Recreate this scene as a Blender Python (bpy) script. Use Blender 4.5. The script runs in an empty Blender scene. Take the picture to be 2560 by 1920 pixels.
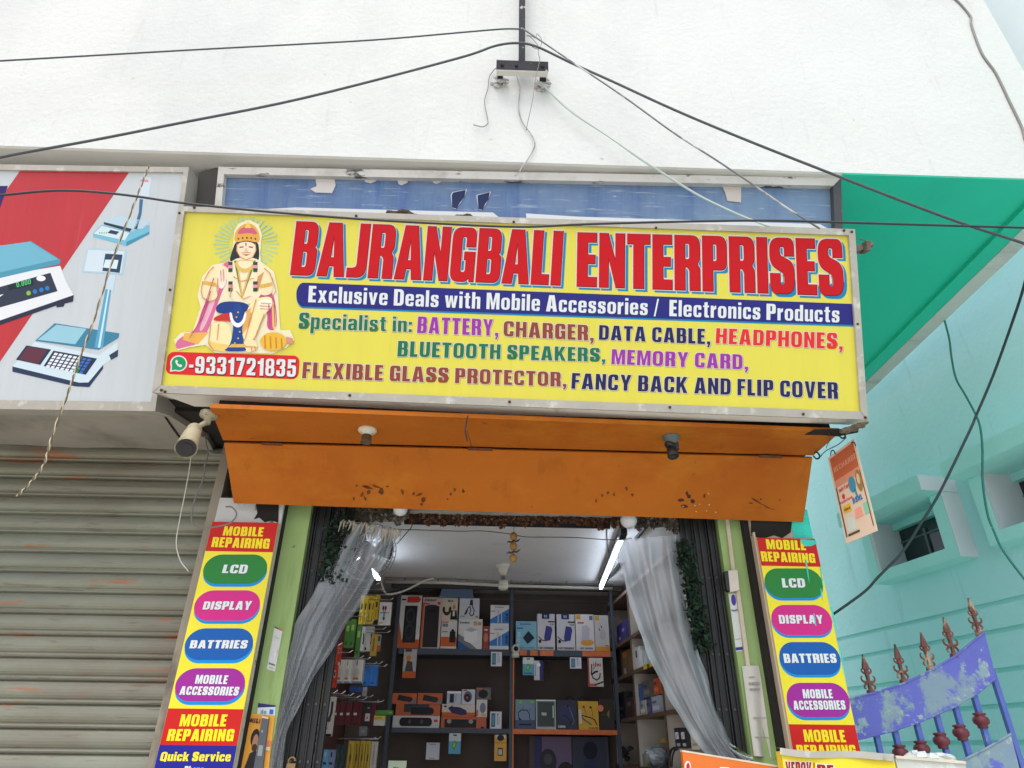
import bpy, math, random
from mathutils import Vector as V, Matrix, noise as mnoise
random.seed(7)
sc = bpy.context.scene
COL = sc.collection
R = math.radians

# ------------------------------------------------------------------ camera, world, sun
W2, H2, F, CX, CY = 2212.0, 1659.0, 1430.0, 1106.0, 829.5      # photo measured on a 2212 px wide grid
CAM = V((0.0, -3.15, 1.55))
PITCH, YAW, ROLL = R(29.0), R(1.5), R(0.67)
f_ = V((math.sin(YAW) * math.cos(PITCH), math.cos(YAW) * math.cos(PITCH), math.sin(PITCH)))
r0_ = V((math.cos(YAW), -math.sin(YAW), 0))
u0_ = r0_.cross(f_)
r_ = r0_ * math.cos(ROLL) + u0_ * math.sin(ROLL)
u_ = u0_ * math.cos(ROLL) - r0_ * math.sin(ROLL)
cd = bpy.data.cameras.new("camera")
cam = bpy.data.objects.new("camera", cd)
COL.objects.link(cam)
cam.matrix_world = Matrix(((r_.x, u_.x, -f_.x, CAM.x), (r_.y, u_.y, -f_.y, CAM.y), (r_.z, u_.z, -f_.z, CAM.z), (0, 0, 0, 1)))
cd.sensor_width = 36.0
cd.lens = F / W2 * 36.0
cd.clip_start = 0.05
cd.clip_end = 2000
sc.camera = cam

world = bpy.data.worlds.new("World")
sc.world = world
world.use_nodes = True
nt = world.node_tree
bg = nt.nodes["Background"]
sky = nt.nodes.new("ShaderNodeTexSky")
sky.sky_type = 'NISHITA'
sky.sun_disc = False
SUN_EL, SUN_AZ = R(66), R(198)      # azimuth from +y clockwise: behind the camera, a little to the left
sky.sun_elevation = SUN_EL
sky.sun_rotation = SUN_AZ
sky.air_density = 1.0
sky.dust_density = 2.0
sky.ozone_density = 0.6
hs_ = nt.nodes.new("ShaderNodeHueSaturation")      # thin overcast: the same sky with its blue washed out
hs_.inputs["Saturation"].default_value = 0.45
nt.links.new(sky.outputs[0], hs_.inputs["Color"])
nt.links.new(hs_.outputs[0], bg.inputs[0])
bg.inputs[1].default_value = 0.15
sl = bpy.data.lights.new("sun", 'SUN')
sl.energy = 1.5
sl.angle = R(40)
sl.color = (1.0, 0.96, 0.90)
so = bpy.data.objects.new("sun", sl)
COL.objects.link(so)
sd = V((math.sin(SUN_AZ) * math.cos(SUN_EL), math.cos(SUN_AZ) * math.cos(SUN_EL), math.sin(SUN_EL)))
so.rotation_euler = (-sd).to_track_quat('-Z', 'Y').to_euler()
so.location = (0, -8, 12)
sc.view_settings.view_transform = 'Standard'
sc.view_settings.look = 'None'
sc.view_settings.exposure = 0.8
sc.view_settings.gamma = 1.0
sc.cycles.max_bounces = 8
sc.cycles.transparent_max_bounces = 16
sc.cycles.use_denoising = True

# ------------------------------------------------------------------ picture grid -> points on real planes
def ray(px, py):
    return f_ + r_ * ((px - CX) / F) - u_ * ((py - CY) / F)
class Plane:
    def __init__(s, p0, n):
        s.p0 = V(p0); s.n = V(n).normalized()
    def at(s, px, py, off=0.0):
        d = ray(px, py)
        t = ((s.p0 + s.n * off) - CAM).dot(s.n) / d.dot(s.n)
        return CAM + d * t
def PY(px, py, y): return Plane((0, y, 0), (0, -1, 0)).at(px, py)
def PX(px, py, x): return Plane((x, 0, 0), (1, 0, 0)).at(px, py)
def PZ(px, py, z): return Plane((0, 0, z), (0, 0, -1)).at(px, py)
def crop(x0, y0, w, outw):           # pixel of an enlarged detail -> picture grid
    k = w / outw / 1.15732
    X0, Y0 = x0 / 1.15732, y0 / 1.15732
    return lambda a, b: (X0 + a * k, Y0 + b * k)
C3 = crop(0, 380, 640, 1361)
C4 = crop(400, 500, 900, 2212)
C5 = crop(1240, 480, 1000, 2212)
C6 = crop(380, 980, 900, 2212)
C7 = crop(1700, 980, 560, 2212)
CT = crop(1280, 0, 1280, 2212)
CTL = crop(0, 0, 1280, 2212)
L1 = crop(0, 1020, 720, 1327)
R6 = crop(1780, 1040, 780, 1470)
CW = crop(2100, 1080, 460, 1908)
CG = crop(2240, 1480, 320, 1207)
CB = crop(1180, 0, 300, 1131)
CR = crop(2080, 640, 480, 1731)
CI1 = crop(640, 1220, 660, 2212)
CI4 = crop(1240, 1220, 560, 2212)
SA = crop(960, 1440, 340, 2212)
SB = crop(1260, 1440, 300, 2212)
SC_ = crop(960, 1640, 340, 2014)
SD_ = crop(1270, 1640, 290, 1718)
SR = crop(1500, 1440, 280, 968)
SL_ = crop(720, 1440, 280, 968)
PL = crop(560, 1440, 240, 830)
PRT = crop(1780, 1280, 220, 570)
BB = crop(1680, 1780, 880, 2212)
BL_ = crop(520, 400, 780, 2212)

# ------------------------------------------------------------------ materials
def lin(c):
    o = []
    for x in c:
        x = x / 255.0
        o.append(x / 12.92 if x <= 0.04045 else ((x + 0.055) / 1.055) ** 2.4)
    return (o[0], o[1], o[2], 1.0)
MC = {}
def mat(name, c, rough=0.6, metal=0.0, var=0.0, scale=5.0, bump=0.0, bscale=40.0, bdist=0.004, dirt=(), spec=0.5, stretch=(1, 1, 1), trans=0.0):
    """c in sRGB 0-255; var = mottling; dirt = list of (sRGB, scale, lo, hi, stretch, amount)"""
    if name in MC: return MC[name]
    m = bpy.data.materials.new(name); m.use_nodes = True
    MC[name] = m
    n = m.node_tree.nodes; l = m.node_tree.links
    b = n["Principled BSDF"]
    b.inputs["Base Color"].default_value = lin(c)
    b.inputs["Roughness"].default_value = rough
    b.inputs["Metallic"].default_value = metal
    b.inputs["Specular IOR Level"].default_value = spec
    if not (var or bump or dirt): return m
    tc = n.new("ShaderNodeTexCoord")
    def noise(sc_, st, detail=6.0, rg=0.6):
        mp = n.new("ShaderNodeMapping"); mp.inputs["Scale"].default_value = st
        l.new(tc.outputs["Object"], mp.inputs[0])
        t = n.new("ShaderNodeTexNoise"); t.inputs["Scale"].default_value = sc_
        t.inputs["Detail"].default_value = detail; t.inputs["Roughness"].default_value = rg
        l.new(mp.outputs[0], t.inputs["Vector"])
        return t.outputs["Fac"]
    col = None
    if var:
        mx = n.new("ShaderNodeMix"); mx.data_type = 'RGBA'
        base = lin(c)
        mx.inputs["A"].default_value = tuple(x * (1 - var) for x in base[:3]) + (1,)
        mx.inputs["B"].default_value = tuple(min(1, x * (1 + var)) for x in base[:3]) + (1,)
        mr = n.new("ShaderNodeMapRange"); mr.inputs[1].default_value = 0.3; mr.inputs[2].default_value = 0.7
        l.new(noise(scale, stretch), mr.inputs[0]); l.new(mr.outputs[0], mx.inputs["Factor"])
        col = mx.outputs["Result"]
    for (dc, dsc, lo, hi, st, amt) in dirt:
        mx = n.new("ShaderNodeMix"); mx.data_type = 'RGBA'
        mr = n.new("ShaderNodeMapRange"); mr.inputs[1].default_value = lo; mr.inputs[2].default_value = hi
        mr.inputs[4].default_value = amt
        l.new(noise(dsc, st, 8.0, 0.65), mr.inputs[0]); l.new(mr.outputs[0], mx.inputs["Factor"])
        if col is None: mx.inputs["A"].default_value = lin(c)
        else: l.new(col, mx.inputs["A"])
        mx.inputs["B"].default_value = lin(dc)
        col = mx.outputs["Result"]
    if col is not None: l.new(col, b.inputs["Base Color"])
    if bump:
        bp = n.new("ShaderNodeBump"); bp.inputs["Strength"].default_value = bump
        bp.inputs["Distance"].default_value = bdist
        l.new(noise(bscale, stretch, 6.0, 0.6), bp.inputs["Height"]); l.new(bp.outputs[0], b.inputs["Normal"])
    return m
def flat(c, rough=0.5):
    return mat("ink_%02x%02x%02x_%d" % (int(c[0]), int(c[1]), int(c[2]), int(rough * 100)), c, rough, spec=.22)
def glow(name, c, strength):
    if name in MC: return MC[name]
    m = bpy.data.materials.new(name); m.use_nodes = True; MC[name] = m
    b = m.node_tree.nodes["Principled BSDF"]
    b.inputs["Base Color"].default_value = lin(c)
    b.inputs["Emission Color"].default_value = lin(c)
    b.inputs["Emission Strength"].default_value = strength
    return m
def plastic_film(name, tint, solid):
    m = bpy.data.materials.new(name); m.use_nodes = True
    n = m.node_tree.nodes; l = m.node_tree.links
    for x in list(n): n.remove(x)
    out = n.new("ShaderNodeOutputMaterial")
    tr = n.new("ShaderNodeBsdfTransparent"); tr.inputs[0].default_value = lin(tint)
    df = n.new("ShaderNodeBsdfDiffuse"); df.inputs[0].default_value = lin((226, 232, 240))
    tl = n.new("ShaderNodeBsdfTranslucent"); tl.inputs[0].default_value = lin((226, 232, 240))
    gl = n.new("ShaderNodeBsdfGlossy"); gl.inputs["Roughness"].default_value = 0.09
    ad = n.new("ShaderNodeMixShader"); ad.inputs[0].default_value = 0.35
    l.new(df.outputs[0], ad.inputs[1]); l.new(tl.outputs[0], ad.inputs[2])
    tc = n.new("ShaderNodeTexCoord")
    nz = n.new("ShaderNodeTexNoise"); nz.inputs["Scale"].default_value = 2.5; nz.inputs["Detail"].default_value = 3
    mp = n.new("ShaderNodeMapping"); mp.inputs["Scale"].default_value = (2.2, 1, 0.9)
    l.new(tc.outputs["Object"], mp.inputs[0]); l.new(mp.outputs[0], nz.inputs["Vector"])
    mr = n.new("ShaderNodeMapRange"); mr.inputs[1].default_value = 0.3; mr.inputs[2].default_value = 0.75
    mr.inputs[3].default_value = solid * 0.65; mr.inputs[4].default_value = min(1, solid * 1.3)
    l.new(nz.outputs["Fac"], mr.inputs[0])
    m1 = n.new("ShaderNodeMixShader"); l.new(mr.outputs[0], m1.inputs[0])
    l.new(tr.outputs[0], m1.inputs[1]); l.new(ad.outputs[0], m1.inputs[2])
    fr = n.new("ShaderNodeLayerWeight"); fr.inputs[0].default_value = 0.4
    m2 = n.new("ShaderNodeMixShader")
    l.new(fr.outputs["Fresnel"], m2.inputs[0]); l.new(m1.outputs[0], m2.inputs[1]); l.new(gl.outputs[0], m2.inputs[2])
    bp = n.new("ShaderNodeBump"); bp.inputs["Strength"].default_value = 0.45; bp.inputs["Distance"].default_value = 0.01
    n2 = n.new("ShaderNodeTexNoise"); n2.inputs["Scale"].default_value = 13; n2.inputs["Detail"].default_value = 3
    l.new(mp.outputs[0], n2.inputs["Vector"]); l.new(n2.outputs["Fac"], bp.inputs["Height"])
    l.new(bp.outputs[0], gl.inputs["Normal"]); l.new(bp.outputs[0], df.inputs["Normal"])
    l.new(m2.outputs[0], out.inputs[0])
    MC[name] = m
    return m

# ------------------------------------------------------------------ mesh builder and object helpers
ROOT = {}
class MB:
    def __init__(s, m=None):
        s.v = []; s.f = []; s.mi = []; s.mats = []; s.cur = 0
        if m: s.use(m)
    def use(s, m):
        if m not in s.mats: s.mats.append(m)
        s.cur = s.mats.index(m); return s
    def face(s, idx): s.f.append(tuple(idx)); s.mi.append(s.cur)
    def poly(s, pts):
        b = len(s.v); s.v += [V(p) for p in pts]; s.face(range(b, b + len(pts))); return s
    def prism(s, pts, vec):
        n = len(pts); b = len(s.v); vec = V(vec)
        s.v += [V(p) for p in pts] + [V(p) + vec for p in pts]
        s.face(range(b, b + n)); s.face([b + n + i for i in reversed(range(n))])
        for i in range(n):
            j = (i + 1) % n
            s.face((b + j, b + i, b + n + i, b + n + j))
        return s
    def box(s, a, c):
        x0, y0, z0 = a; x1, y1, z1 = c
        return s.prism([(x0, y0, z0), (x1, y0, z0), (x1, y0, z1), (x0, y0, z1)], (0, y1 - y0, 0))
    def bar(s, p, q, w, h, up=(0, 0, 1)):
        p = V(p); q = V(q); d = (q - p).normalized(); up = V(up)
        if abs(d.dot(up)) > 0.98: up = V((0, -1, 0))
        a = d.cross(up).normalized(); b = a.cross(d).normalized()
        a *= w / 2; b *= h / 2
        return s.prism([p - a - b, p + a - b, p + a + b, p - a + b], q - p)
    def tube(s, path, r, n=6, cap=True):
        path = [V(p) for p in path]; b = len(s.v); k = len(path)
        pa = None
        for i, p in enumerate(path):
            d = (path[min(i + 1, k - 1)] - path[max(i - 1, 0)])
            d = d.normalized() if d.length > 1e-9 else V((0, 0, 1))
            if pa is None:
                up = V((0, 0, 1)) if abs(d.z) < 0.9 else V((1, 0, 0))
                a = d.cross(up).normalized()
            else:
                a = (pa - d * pa.dot(d))
                a = a.normalized() if a.length > 1e-6 else d.orthogonal().normalized()
            pa = a; c = d.cross(a)
            rr = r[i] if isinstance(r, (list, tuple)) else r
            for j in range(n):
                t = 2 * math.pi * j / n
                s.v.append(p + a * (math.cos(t) * rr) + c * (math.sin(t) * rr))
        for i in range(k - 1):
            for j in range(n):
                j2 = (j + 1) % n
                s.face((b + i * n + j, b + i * n + j2, b + (i + 1) * n + j2, b + (i + 1) * n + j))
        if cap:
            s.face([b + j for j in reversed(range(n))]); s.face([b + (k - 1) * n + j for j in range(n)])
        return s
    def lathe(s, p0, ax, prof, n=20):
        ax = V(ax).normalized(); p0 = V(p0)
        return s.tube([p0 + ax * t for t, r in prof], [max(r, 1e-4) for t, r in prof], n) if False else s._lathe(p0, ax, prof, n)
    def _lathe(s, p0, ax, prof, n):
        a = ax.orthogonal().normalized(); c = ax.cross(a); b = len(s.v)
        for t, r in prof:
            for j in range(n):
                g = 2 * math.pi * j / n
                s.v.append(p0 + ax * t + a * (math.cos(g) * max(r, 1e-4)) + c * (math.sin(g) * max(r, 1e-4)))
        for i in range(len(prof) - 1):
            for j in range(n):
                j2 = (j + 1) % n
                s.face((b + i * n + j, b + i * n + j2, b + (i + 1) * n + j2, b + (i + 1) * n + j))
        s.face([b + j for j in reversed(range(n))]); s.face([b + (len(prof) - 1) * n + j for j in range(n)])
        return s
    def ball(s, c, r, n=14, m=8, sq=(1, 1, 1), jit=0.0):
        c = V(c); b = len(s.v)
        for i in range(m + 1):
            ph = math.pi * i / m
            for j in range(n):
                th = 2 * math.pi * j / n
                k = r * (1 + random.uniform(-jit, jit))
                s.v.append(c + V((math.sin(ph) * math.cos(th) * k * sq[0], math.sin(ph) * math.sin(th) * k * sq[1], math.cos(ph) * k * sq[2])))
        for i in range(m):
            for j in range(n):
                j2 = (j + 1) % n
                s.face((b + i * n + j, b + (i + 1) * n + j, b + (i + 1) * n + j2, b + i * n + j2))
        return s
    def grid(s, fn, nu, nv):
        b = len(s.v)
        for i in range(nu + 1):
            for j in range(nv + 1): s.v.append(V(fn(i / nu, j / nv)))
        for i in range(nu):
            for j in range(nv):
                a = b + i * (nv + 1) + j
                s.face((a, a + nv + 1, a + nv + 2, a + 1))
        return s
    def leaf(s, c, r):
        a = V((random.gauss(0, 1), random.gauss(0, 1), random.gauss(0, 1))).normalized()
        d = a.orthogonal().normalized()
        d = (Matrix.Rotation(random.uniform(0, 6.28), 3, a) @ d)
        e = a.cross(d)
        c = V(c); w = r * random.uniform(0.35, 0.6)
        return s.poly([c - d * r, c + e * w, c + d * r, c - e * w])
    def build(s, name, parent=None, smooth=False, loc=None):
        if parent is not None: o0 = ROOT[parent.name]
        elif loc is not None: o0 = V(loc)
        else:
            xs = [p.x for p in s.v]; ys = [p.y for p in s.v]; zs = [p.z for p in s.v]
            o0 = V(((min(xs) + max(xs)) / 2, (min(ys) + max(ys)) / 2, min(zs)))
        me = bpy.data.meshes.new(name)
        me.from_pydata([tuple(p - o0) for p in s.v], [], s.f)
        for m in s.mats: me.materials.append(m)
        me.polygons.foreach_set("material_index", s.mi)
        if smooth: me.polygons.foreach_set("use_smooth", [True] * len(s.f))
        me.update()
        o = bpy.data.objects.new(name, me); COL.objects.link(o)
        if parent is not None: o.parent = parent
        else: o.location = o0
        ROOT[o.name] = o0
        return o
def tag(o, label=None, cat=None, group=None, kind=None):
    if label: o["label"] = label
    if cat: o["category"] = cat
    if group: o["group"] = group
    if kind: o["kind"] = kind
    return o
def thing(name, label, cat, loc, group=None):
    o = bpy.data.objects.new(name, None); COL.objects.link(o)
    o.location = V(loc); o.empty_display_size = 0.1
    ROOT[o.name] = V(loc)
    return tag(o, label, cat, group)

# ------------------------------------------------------------------ flat lettering and printed shapes
def rp(pts, seg=6):
    out = []; n = len(pts)
    for i, p in enumerate(pts):
        r = p[2] if len(p) > 2 else 0
        P = V((p[0], p[1]))
        if r <= 0: out.append((P.x, P.y)); continue
        A = V(pts[i - 1][:2]); B = V(pts[(i + 1) % n][:2])
        da = (A - P); db = (B - P)
        k = min(r, da.length * 0.48, db.length * 0.48)
        p1 = P + da.normalized() * k; p2 = P + db.normalized() * k
        for j in range(seg + 1):
            t = j / seg
            q = p1 * (1 - t) ** 2 + P * 2 * t * (1 - t) + p2 * t * t
            out.append((q.x, q.y))
    return out
GL = {
 'B': (.62, [[(0,0),(.62,0,.2),(.62,.48,.12),(.55,.53,.03),(.60,.58,.1),(.60,1,.2),(0,1)], [(.26,.15),(.37,.15,.06),(.37,.44,.06),(.26,.44)], [(.26,.58),(.35,.58,.05),(.35,.85,.05),(.26,.85)]]),
 'A': (.70, [[(0,0),(.26,0),(.29,.19),(.41,.19),(.44,0),(.70,0),(.52,1),(.18,1)], [(.31,.35),(.39,.35),(.35,.74)]]),
 'J': (.50, [[(.24,1),(.50,1),(.50,0,.26),(0,0),(0,.17),(.15,.17,.05),(.24,.2,.05)]]),
 'R': (.62, [[(0,0),(.26,0),(.26,.42),(.30,.42,.05),(.36,.36,.04),(.36,0),(.62,0),(.62,.40,.1),(.55,.48,.04),(.62,.56,.1),(.62,1,.2),(0,1)], [(.26,.56),(.36,.56,.05),(.36,.85,.05),(.26,.85)]]),
 'N': (.62, [[(0,0),(.23,0),(.23,.52),(.40,0),(.62,0),(.62,1),(.39,1),(.39,.5),(.22,1),(0,1)]]),
 'G': (.62, [[(.62,.55),(.33,.55),(.33,.40),(.38,.40),(.38,.17,.06),(.26,.17,.06),(.26,.83,.06),(.37,.83,.06),(.37,.64),(.62,.64),(.62,1,.22),(0,1,.22),(0,0,.22),(.40,0,.1),(.48,.06),(.50,0),(.62,0)]]),
 'L': (.46, [[(0,0),(.46,0),(.46,.19),(.26,.19),(.26,1),(0,1)]]),
 'I': (.26, [[(0,0),(.26,0),(.26,1),(0,1)]]),
 'E': (.48, [[(0,0),(.48,0),(.48,.18),(.26,.18),(.26,.42),(.44,.42),(.44,.59),(.26,.59),(.26,.82),(.47,.82),(.47,1),(0,1)]]),
 'T': (.56, [[(.15,0),(.41,0),(.41,.81),(.56,.81),(.56,1),(0,1),(0,.81),(.15,.81)]]),
 'P': (.60, [[(0,0),(.26,0),(.26,.38),(.60,.38,.2),(.60,1,.2),(0,1)], [(.26,.54),(.35,.54,.05),(.35,.85,.05),(.26,.85)]]),
 'S': (.60, [[(0,.36),(0,0,.24),(.60,0,.24),(.60,.56,.24),(.25,.68,.1),(.25,.84,.05),(.36,.84,.05),(.36,.67),(.60,.67),(.60,1,.24),(0,1,.24),(0,.5,.24),(.35,.36,.1),(.35,.16,.05),(.25,.16,.05),(.25,.36)]]),
}
GL.update({
 'C': (.60, [[(.60,.36),(.60,0,.28),(0,0,.28),(0,1,.28),(.60,1,.28),(.60,.63),(.37,.63),(.37,.83,.07),(.24,.83,.07),(.24,.17,.07),(.37,.17,.07),(.37,.36)]]),
 'D': (.62, [[(0,0),(.62,0,.28),(.62,1,.28),(0,1)], [(.24,.17),(.38,.17,.09),(.38,.83,.09),(.24,.83)]]),
 'F': (.48, [[(0,0),(.24,0),(.24,.41),(.44,.41),(.44,.58),(.24,.58),(.24,.82),(.48,.82),(.48,1),(0,1)]]),
 'H': (.64, [[(0,0),(.24,0),(.24,.42),(.40,.42),(.40,0),(.64,0),(.64,1),(.40,1),(.40,.6),(.24,.6),(.24,1),(0,1)]]),
 'K': (.67, [[(0,0),(.24,0),(.24,.28),(.29,.38),(.42,0),(.68,0),(.43,.56),(.66,1),(.41,1),(.24,.64),(.24,1),(0,1)]]),
 'M': (.82, [[(0,0),(.21,0),(.21,.64),(.33,0),(.49,0),(.61,.64),(.61,0),(.82,0),(.82,1),(.54,1),(.41,.4),(.28,1),(0,1)]]),
 'O': (.64, [[(0,0,.28),(.64,0,.28),(.64,1,.28),(0,1,.28)], [(.24,.17,.09),(.40,.17,.09),(.40,.83,.09),(.24,.83,.09)]]),
 'Q': (.64, [[(0,0,.28),(.40,0),(.52,-.12),(.66,-.02),(.58,.08),(.64,.16),(.64,1,.28),(0,1,.28)], [(.24,.17,.09),(.40,.17,.09),(.40,.83,.09),(.24,.83,.09)]]),
 'U': (.62, [[(0,1),(0,0,.28),(.62,0,.28),(.62,1),(.38,1),(.38,.17,.09),(.24,.17,.09),(.24,1)]]),
 'V': (.66, [[(.21,0),(.45,0),(.66,1),(.42,1),(.33,.36),(.24,1),(0,1)]]),
 'W': (.92, [[(.14,0),(.38,0),(.46,.56),(.54,0),(.78,0),(.92,1),(.70,1),(.64,.42),(.55,1),(.37,1),(.28,.42),(.22,1),(0,1)]]),
 'X': (.66, [[(0,0),(.24,0),(.33,.28),(.42,0),(.66,0),(.46,.51),(.64,1),(.41,1),(.33,.74),(.25,1),(.02,1),(.20,.51)]]),
 'Y': (.66, [[(.21,0),(.45,0),(.45,.40),(.66,1),(.42,1),(.33,.66),(.24,1),(0,1),(.21,.40)]]),
 '0': (.58, [[(0,0,.28),(.58,0,.28),(.58,1,.28),(0,1,.28)], [(.22,.16,.08),(.36,.16,.08),(.36,.84,.08),(.22,.84,.08)]]),
 '1': (.38, [[(.15,0),(.38,0),(.38,1),(.2,1),(.13,.85),(0,.82),(0,.66),(.15,.66)]]),
 '2': (.56, [[(0,0),(.56,0),(.56,.18),(.30,.18),(.56,.52,.16),(.56,1,.27),(0,1,.27),(0,.66),(.22,.66),(.22,.84,.06),(.34,.84,.06),(.34,.58,.1),(0,.2)]]),
 '3': (.56, [[(0,.34),(0,0,.26),(.56,0,.26),(.56,.46,.12),(.48,.52,.04),(.56,.58,.12),(.56,1,.26),(0,1,.26),(0,.67),(.22,.67),(.22,.84,.05),(.34,.84,.05),(.34,.6,.05),(.22,.6),(.22,.44),(.34,.44,.05),(.34,.16,.05),(.22,.16,.05),(.22,.34)]]),
 '4': (.58, [[(.28,0),(.50,0),(.50,.2),(.58,.2),(.58,.37),(.50,.37),(.50,1),(.25,1),(0,.38),(0,.2),(.28,.2)], [(.17,.37),(.28,.37),(.28,.68)]]),
 '5': (.56, [[(0,.34),(0,0,.26),(.56,0,.26),(.56,.66,.24),(.24,.66),(.24,.82),(.52,.82),(.52,1),(.03,1),(.03,.46),(.34,.50,.08),(.34,.16,.05),(.22,.16,.05),(.22,.34)]]),
 '7': (.54, [[(.06,0),(.30,0),(.54,.84),(.54,1),(0,1),(0,.81),(.30,.81)]]),
 '8': (.56, [[(0,0,.26),(.56,0,.26),(.56,.47,.12),(.50,.52,.04),(.55,.57,.12),(.55,1,.26),(.01,1,.26),(.01,.57,.12),(.06,.52,.04),(0,.47,.12)], [(.21,.15,.06),(.35,.15,.06),(.35,.44,.06),(.21,.44,.06)], [(.21,.59,.06),(.35,.59,.06),(.35,.86,.06),(.21,.86,.06)]]),
 '9': (.56, [[(0,.32),(0,0,.26),(.56,0,.26),(.56,1,.26),(0,1,.26),(0,.40,.24),(.34,.40),(.34,.15,.05),(.22,.15,.05),(.22,.32)], [(.22,.55,.06),(.34,.55,.04),(.34,.85,.06),(.22,.85,.06)]]),
 ',': (.22, [[(0,.2),(.22,.2),(.22,0),(.12,-.2),(.0,-.17),(.08,0),(0,0)]]), '.': (.2, [[(0,0),(.2,0),(.2,.2),(0,.2)]]), ':': (.2, [[(0,0),(.2,0),(.2,.2),(0,.2)], [(0,.48),(.2,.48),(.2,.68),(0,.68)]]),
 '-': (.28, [[(0,.32),(.28,.32),(.28,.5),(0,.5)]]), '/': (.32, [[(0,-.05),(.11,-.05),(.32,1.03),(.21,1.03)]]), '&': (.66, [[(0,0,.2),(.4,0,.1),(.46,.06),(.52,0),(.68,0),(.56,.2),(.64,.45),(.48,.48),(.44,.34),(.3,.55),(.46,.7,.1),(.46,1,.18),(.06,1,.18),(.06,.66,.1),(.12,.55),(0,.4,.1)]]),
 'a': (.53, [[(0,0,.16),(.28,0,.06),(.32,.06),(.34,0),(.53,0),(.53,.74,.22),(.01,.74,.22),(.01,.51),(.21,.51),(.21,.61,.04),(.32,.61,.04),(.32,.46),(0,.43,.16)], [(.20,.13,.04),(.32,.15,.04),(.32,.33),(.20,.3,.04)]]),
 'b': (.53, [[(0,0),(.20,0),(.20,.06),(.25,0,.04),(.53,0,.2),(.53,.74,.2),(.25,.74,.04),(.21,.68),(.21,1),(0,1)], [(.21,.14,.04),(.32,.14,.05),(.32,.6,.05),(.21,.6,.04)]]),
 'c': (.51, [[(.51,.28),(.51,0,.22),(0,0,.22),(0,.74,.22),(.51,.74,.22),(.51,.46),(.31,.46),(.31,.6,.05),(.21,.6,.05),(.21,.14,.05),(.31,.14,.05),(.31,.28)]]),
 'd': (.53, [[(.53,0),(.33,0),(.33,.06),(.28,0,.04),(0,0,.2),(0,.74,.2),(.28,.74,.04),(.32,.68),(.32,1),(.53,1)], [(.21,.14,.05),(.32,.14,.04),(.32,.6,.04),(.21,.6,.05)]]),
 'e': (.53, [[(.52,.25),(.52,0,.2),(0,0,.22),(0,.74,.22),(.53,.74,.22),(.53,.33),(.21,.33),(.21,.13,.05),(.32,.13,.05),(.32,.25)], [(.21,.45),(.32,.45),(.32,.61,.05),(.21,.61,.05)]]),
 'f': (.38, [[(.09,0),(.30,0),(.30,.62),(.38,.62),(.38,.74),(.30,.74),(.30,.86,.05),(.38,.87),(.38,1),(.09,1,.2),(.09,.74),(0,.74),(0,.62),(.09,.62)]]),
 'h': (.53, [[(0,0),(.21,0),(.21,.6,.05),(.32,.6,.05),(.32,0),(.53,0),(.53,.74,.2),(.27,.74,.05),(.21,.68),(.21,1),(0,1)]]),
 'i': (.21, [[(0,0),(.21,0),(.21,.74),(0,.74)], [(0,.84),(.21,.84),(.21,1),(0,1)]]), 'l': (.21, [[(0,0),(.21,0),(.21,1),(0,1)]]),
 'k': (.57, [[(0,0),(.21,0),(.21,.2),(.26,.29),(.36,0),(.58,0),(.39,.44),(.56,.74),(.35,.74),(.21,.48),(.21,1),(0,1)]]),
 'm': (.84, [[(0,0),(.21,0),(.21,.6,.05),(.315,.6,.05),(.315,0),(.525,0),(.525,.6,.05),(.63,.6,.05),(.63,0),(.84,0),(.84,.74,.2),(.56,.74,.05),(.50,.69),(.44,.74,.05),(.27,.74,.05),(.21,.68),(.21,.74),(0,.74)]]),
 'n': (.53, [[(0,0),(.21,0),(.21,.6,.05),(.32,.6,.05),(.32,0),(.53,0),(.53,.74,.2),(.27,.74,.05),(.21,.68),(.21,.74),(0,.74)]]),
 'o': (.55, [[(0,0,.24),(.55,0,.24),(.55,.74,.24),(0,.74,.24)], [(.21,.14,.06),(.34,.14,.06),(.34,.6,.06),(.21,.6,.06)]]),
 'p': (.53, [[(0,-.25),(.21,-.25),(.21,.06),(.25,0,.04),(.53,0,.2),(.53,.74,.2),(.25,.74,.04),(.20,.68),(.20,.74),(0,.74)], [(.21,.14,.04),(.32,.14,.05),(.32,.6,.05),(.21,.6,.04)]]),
 'r': (.36, [[(0,0),(.21,0),(.21,.48,.08),(.36,.54),(.36,.75),(.26,.74,.05),(.20,.64),(.20,.74),(0,.74)]]),
 's': (.50, [[(0,.26),(0,0,.2),(.50,0,.2),(.50,.42,.18),(.21,.51,.06),(.21,.62,.03),(.30,.62,.03),(.30,.50),(.49,.50),(.49,.74,.2),(.01,.74,.2),(.01,.36,.18),(.30,.27,.06),(.30,.13,.03),(.20,.13,.03),(.20,.26)]]),
 't': (.38, [[(.08,.62),(0,.62),(0,.74),(.08,.74),(.08,.92),(.29,.95),(.29,.74),(.38,.74),(.38,.62),(.29,.62),(.29,.15,.03),(.38,.13),(.38,0),(.08,0,.16)]]),
 'u': (.53, [[(.53,.74),(.32,.74),(.32,.14,.05),(.21,.14,.05),(.21,.74),(0,.74),(0,0,.2),(.26,0,.05),(.33,.06),(.33,0),(.53,0)]]),
 'v': (.56, [[(.18,0),(.38,0),(.56,.74),(.35,.74),(.28,.3),(.21,.74),(0,.74)]]),
 'w': (.80, [[(.13,0),(.33,0),(.40,.42),(.47,0),(.67,0),(.80,.74),(.60,.74),(.55,.32),(.48,.74),(.32,.74),(.25,.32),(.20,.74),(0,.74)]]),
 'x': (.58, [[(0,0),(.22,0),(.29,.2),(.36,0),(.58,0),(.40,.38),(.56,.74),(.34,.74),(.29,.56),(.24,.74),(.02,.74),(.18,.38)]]),
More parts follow.
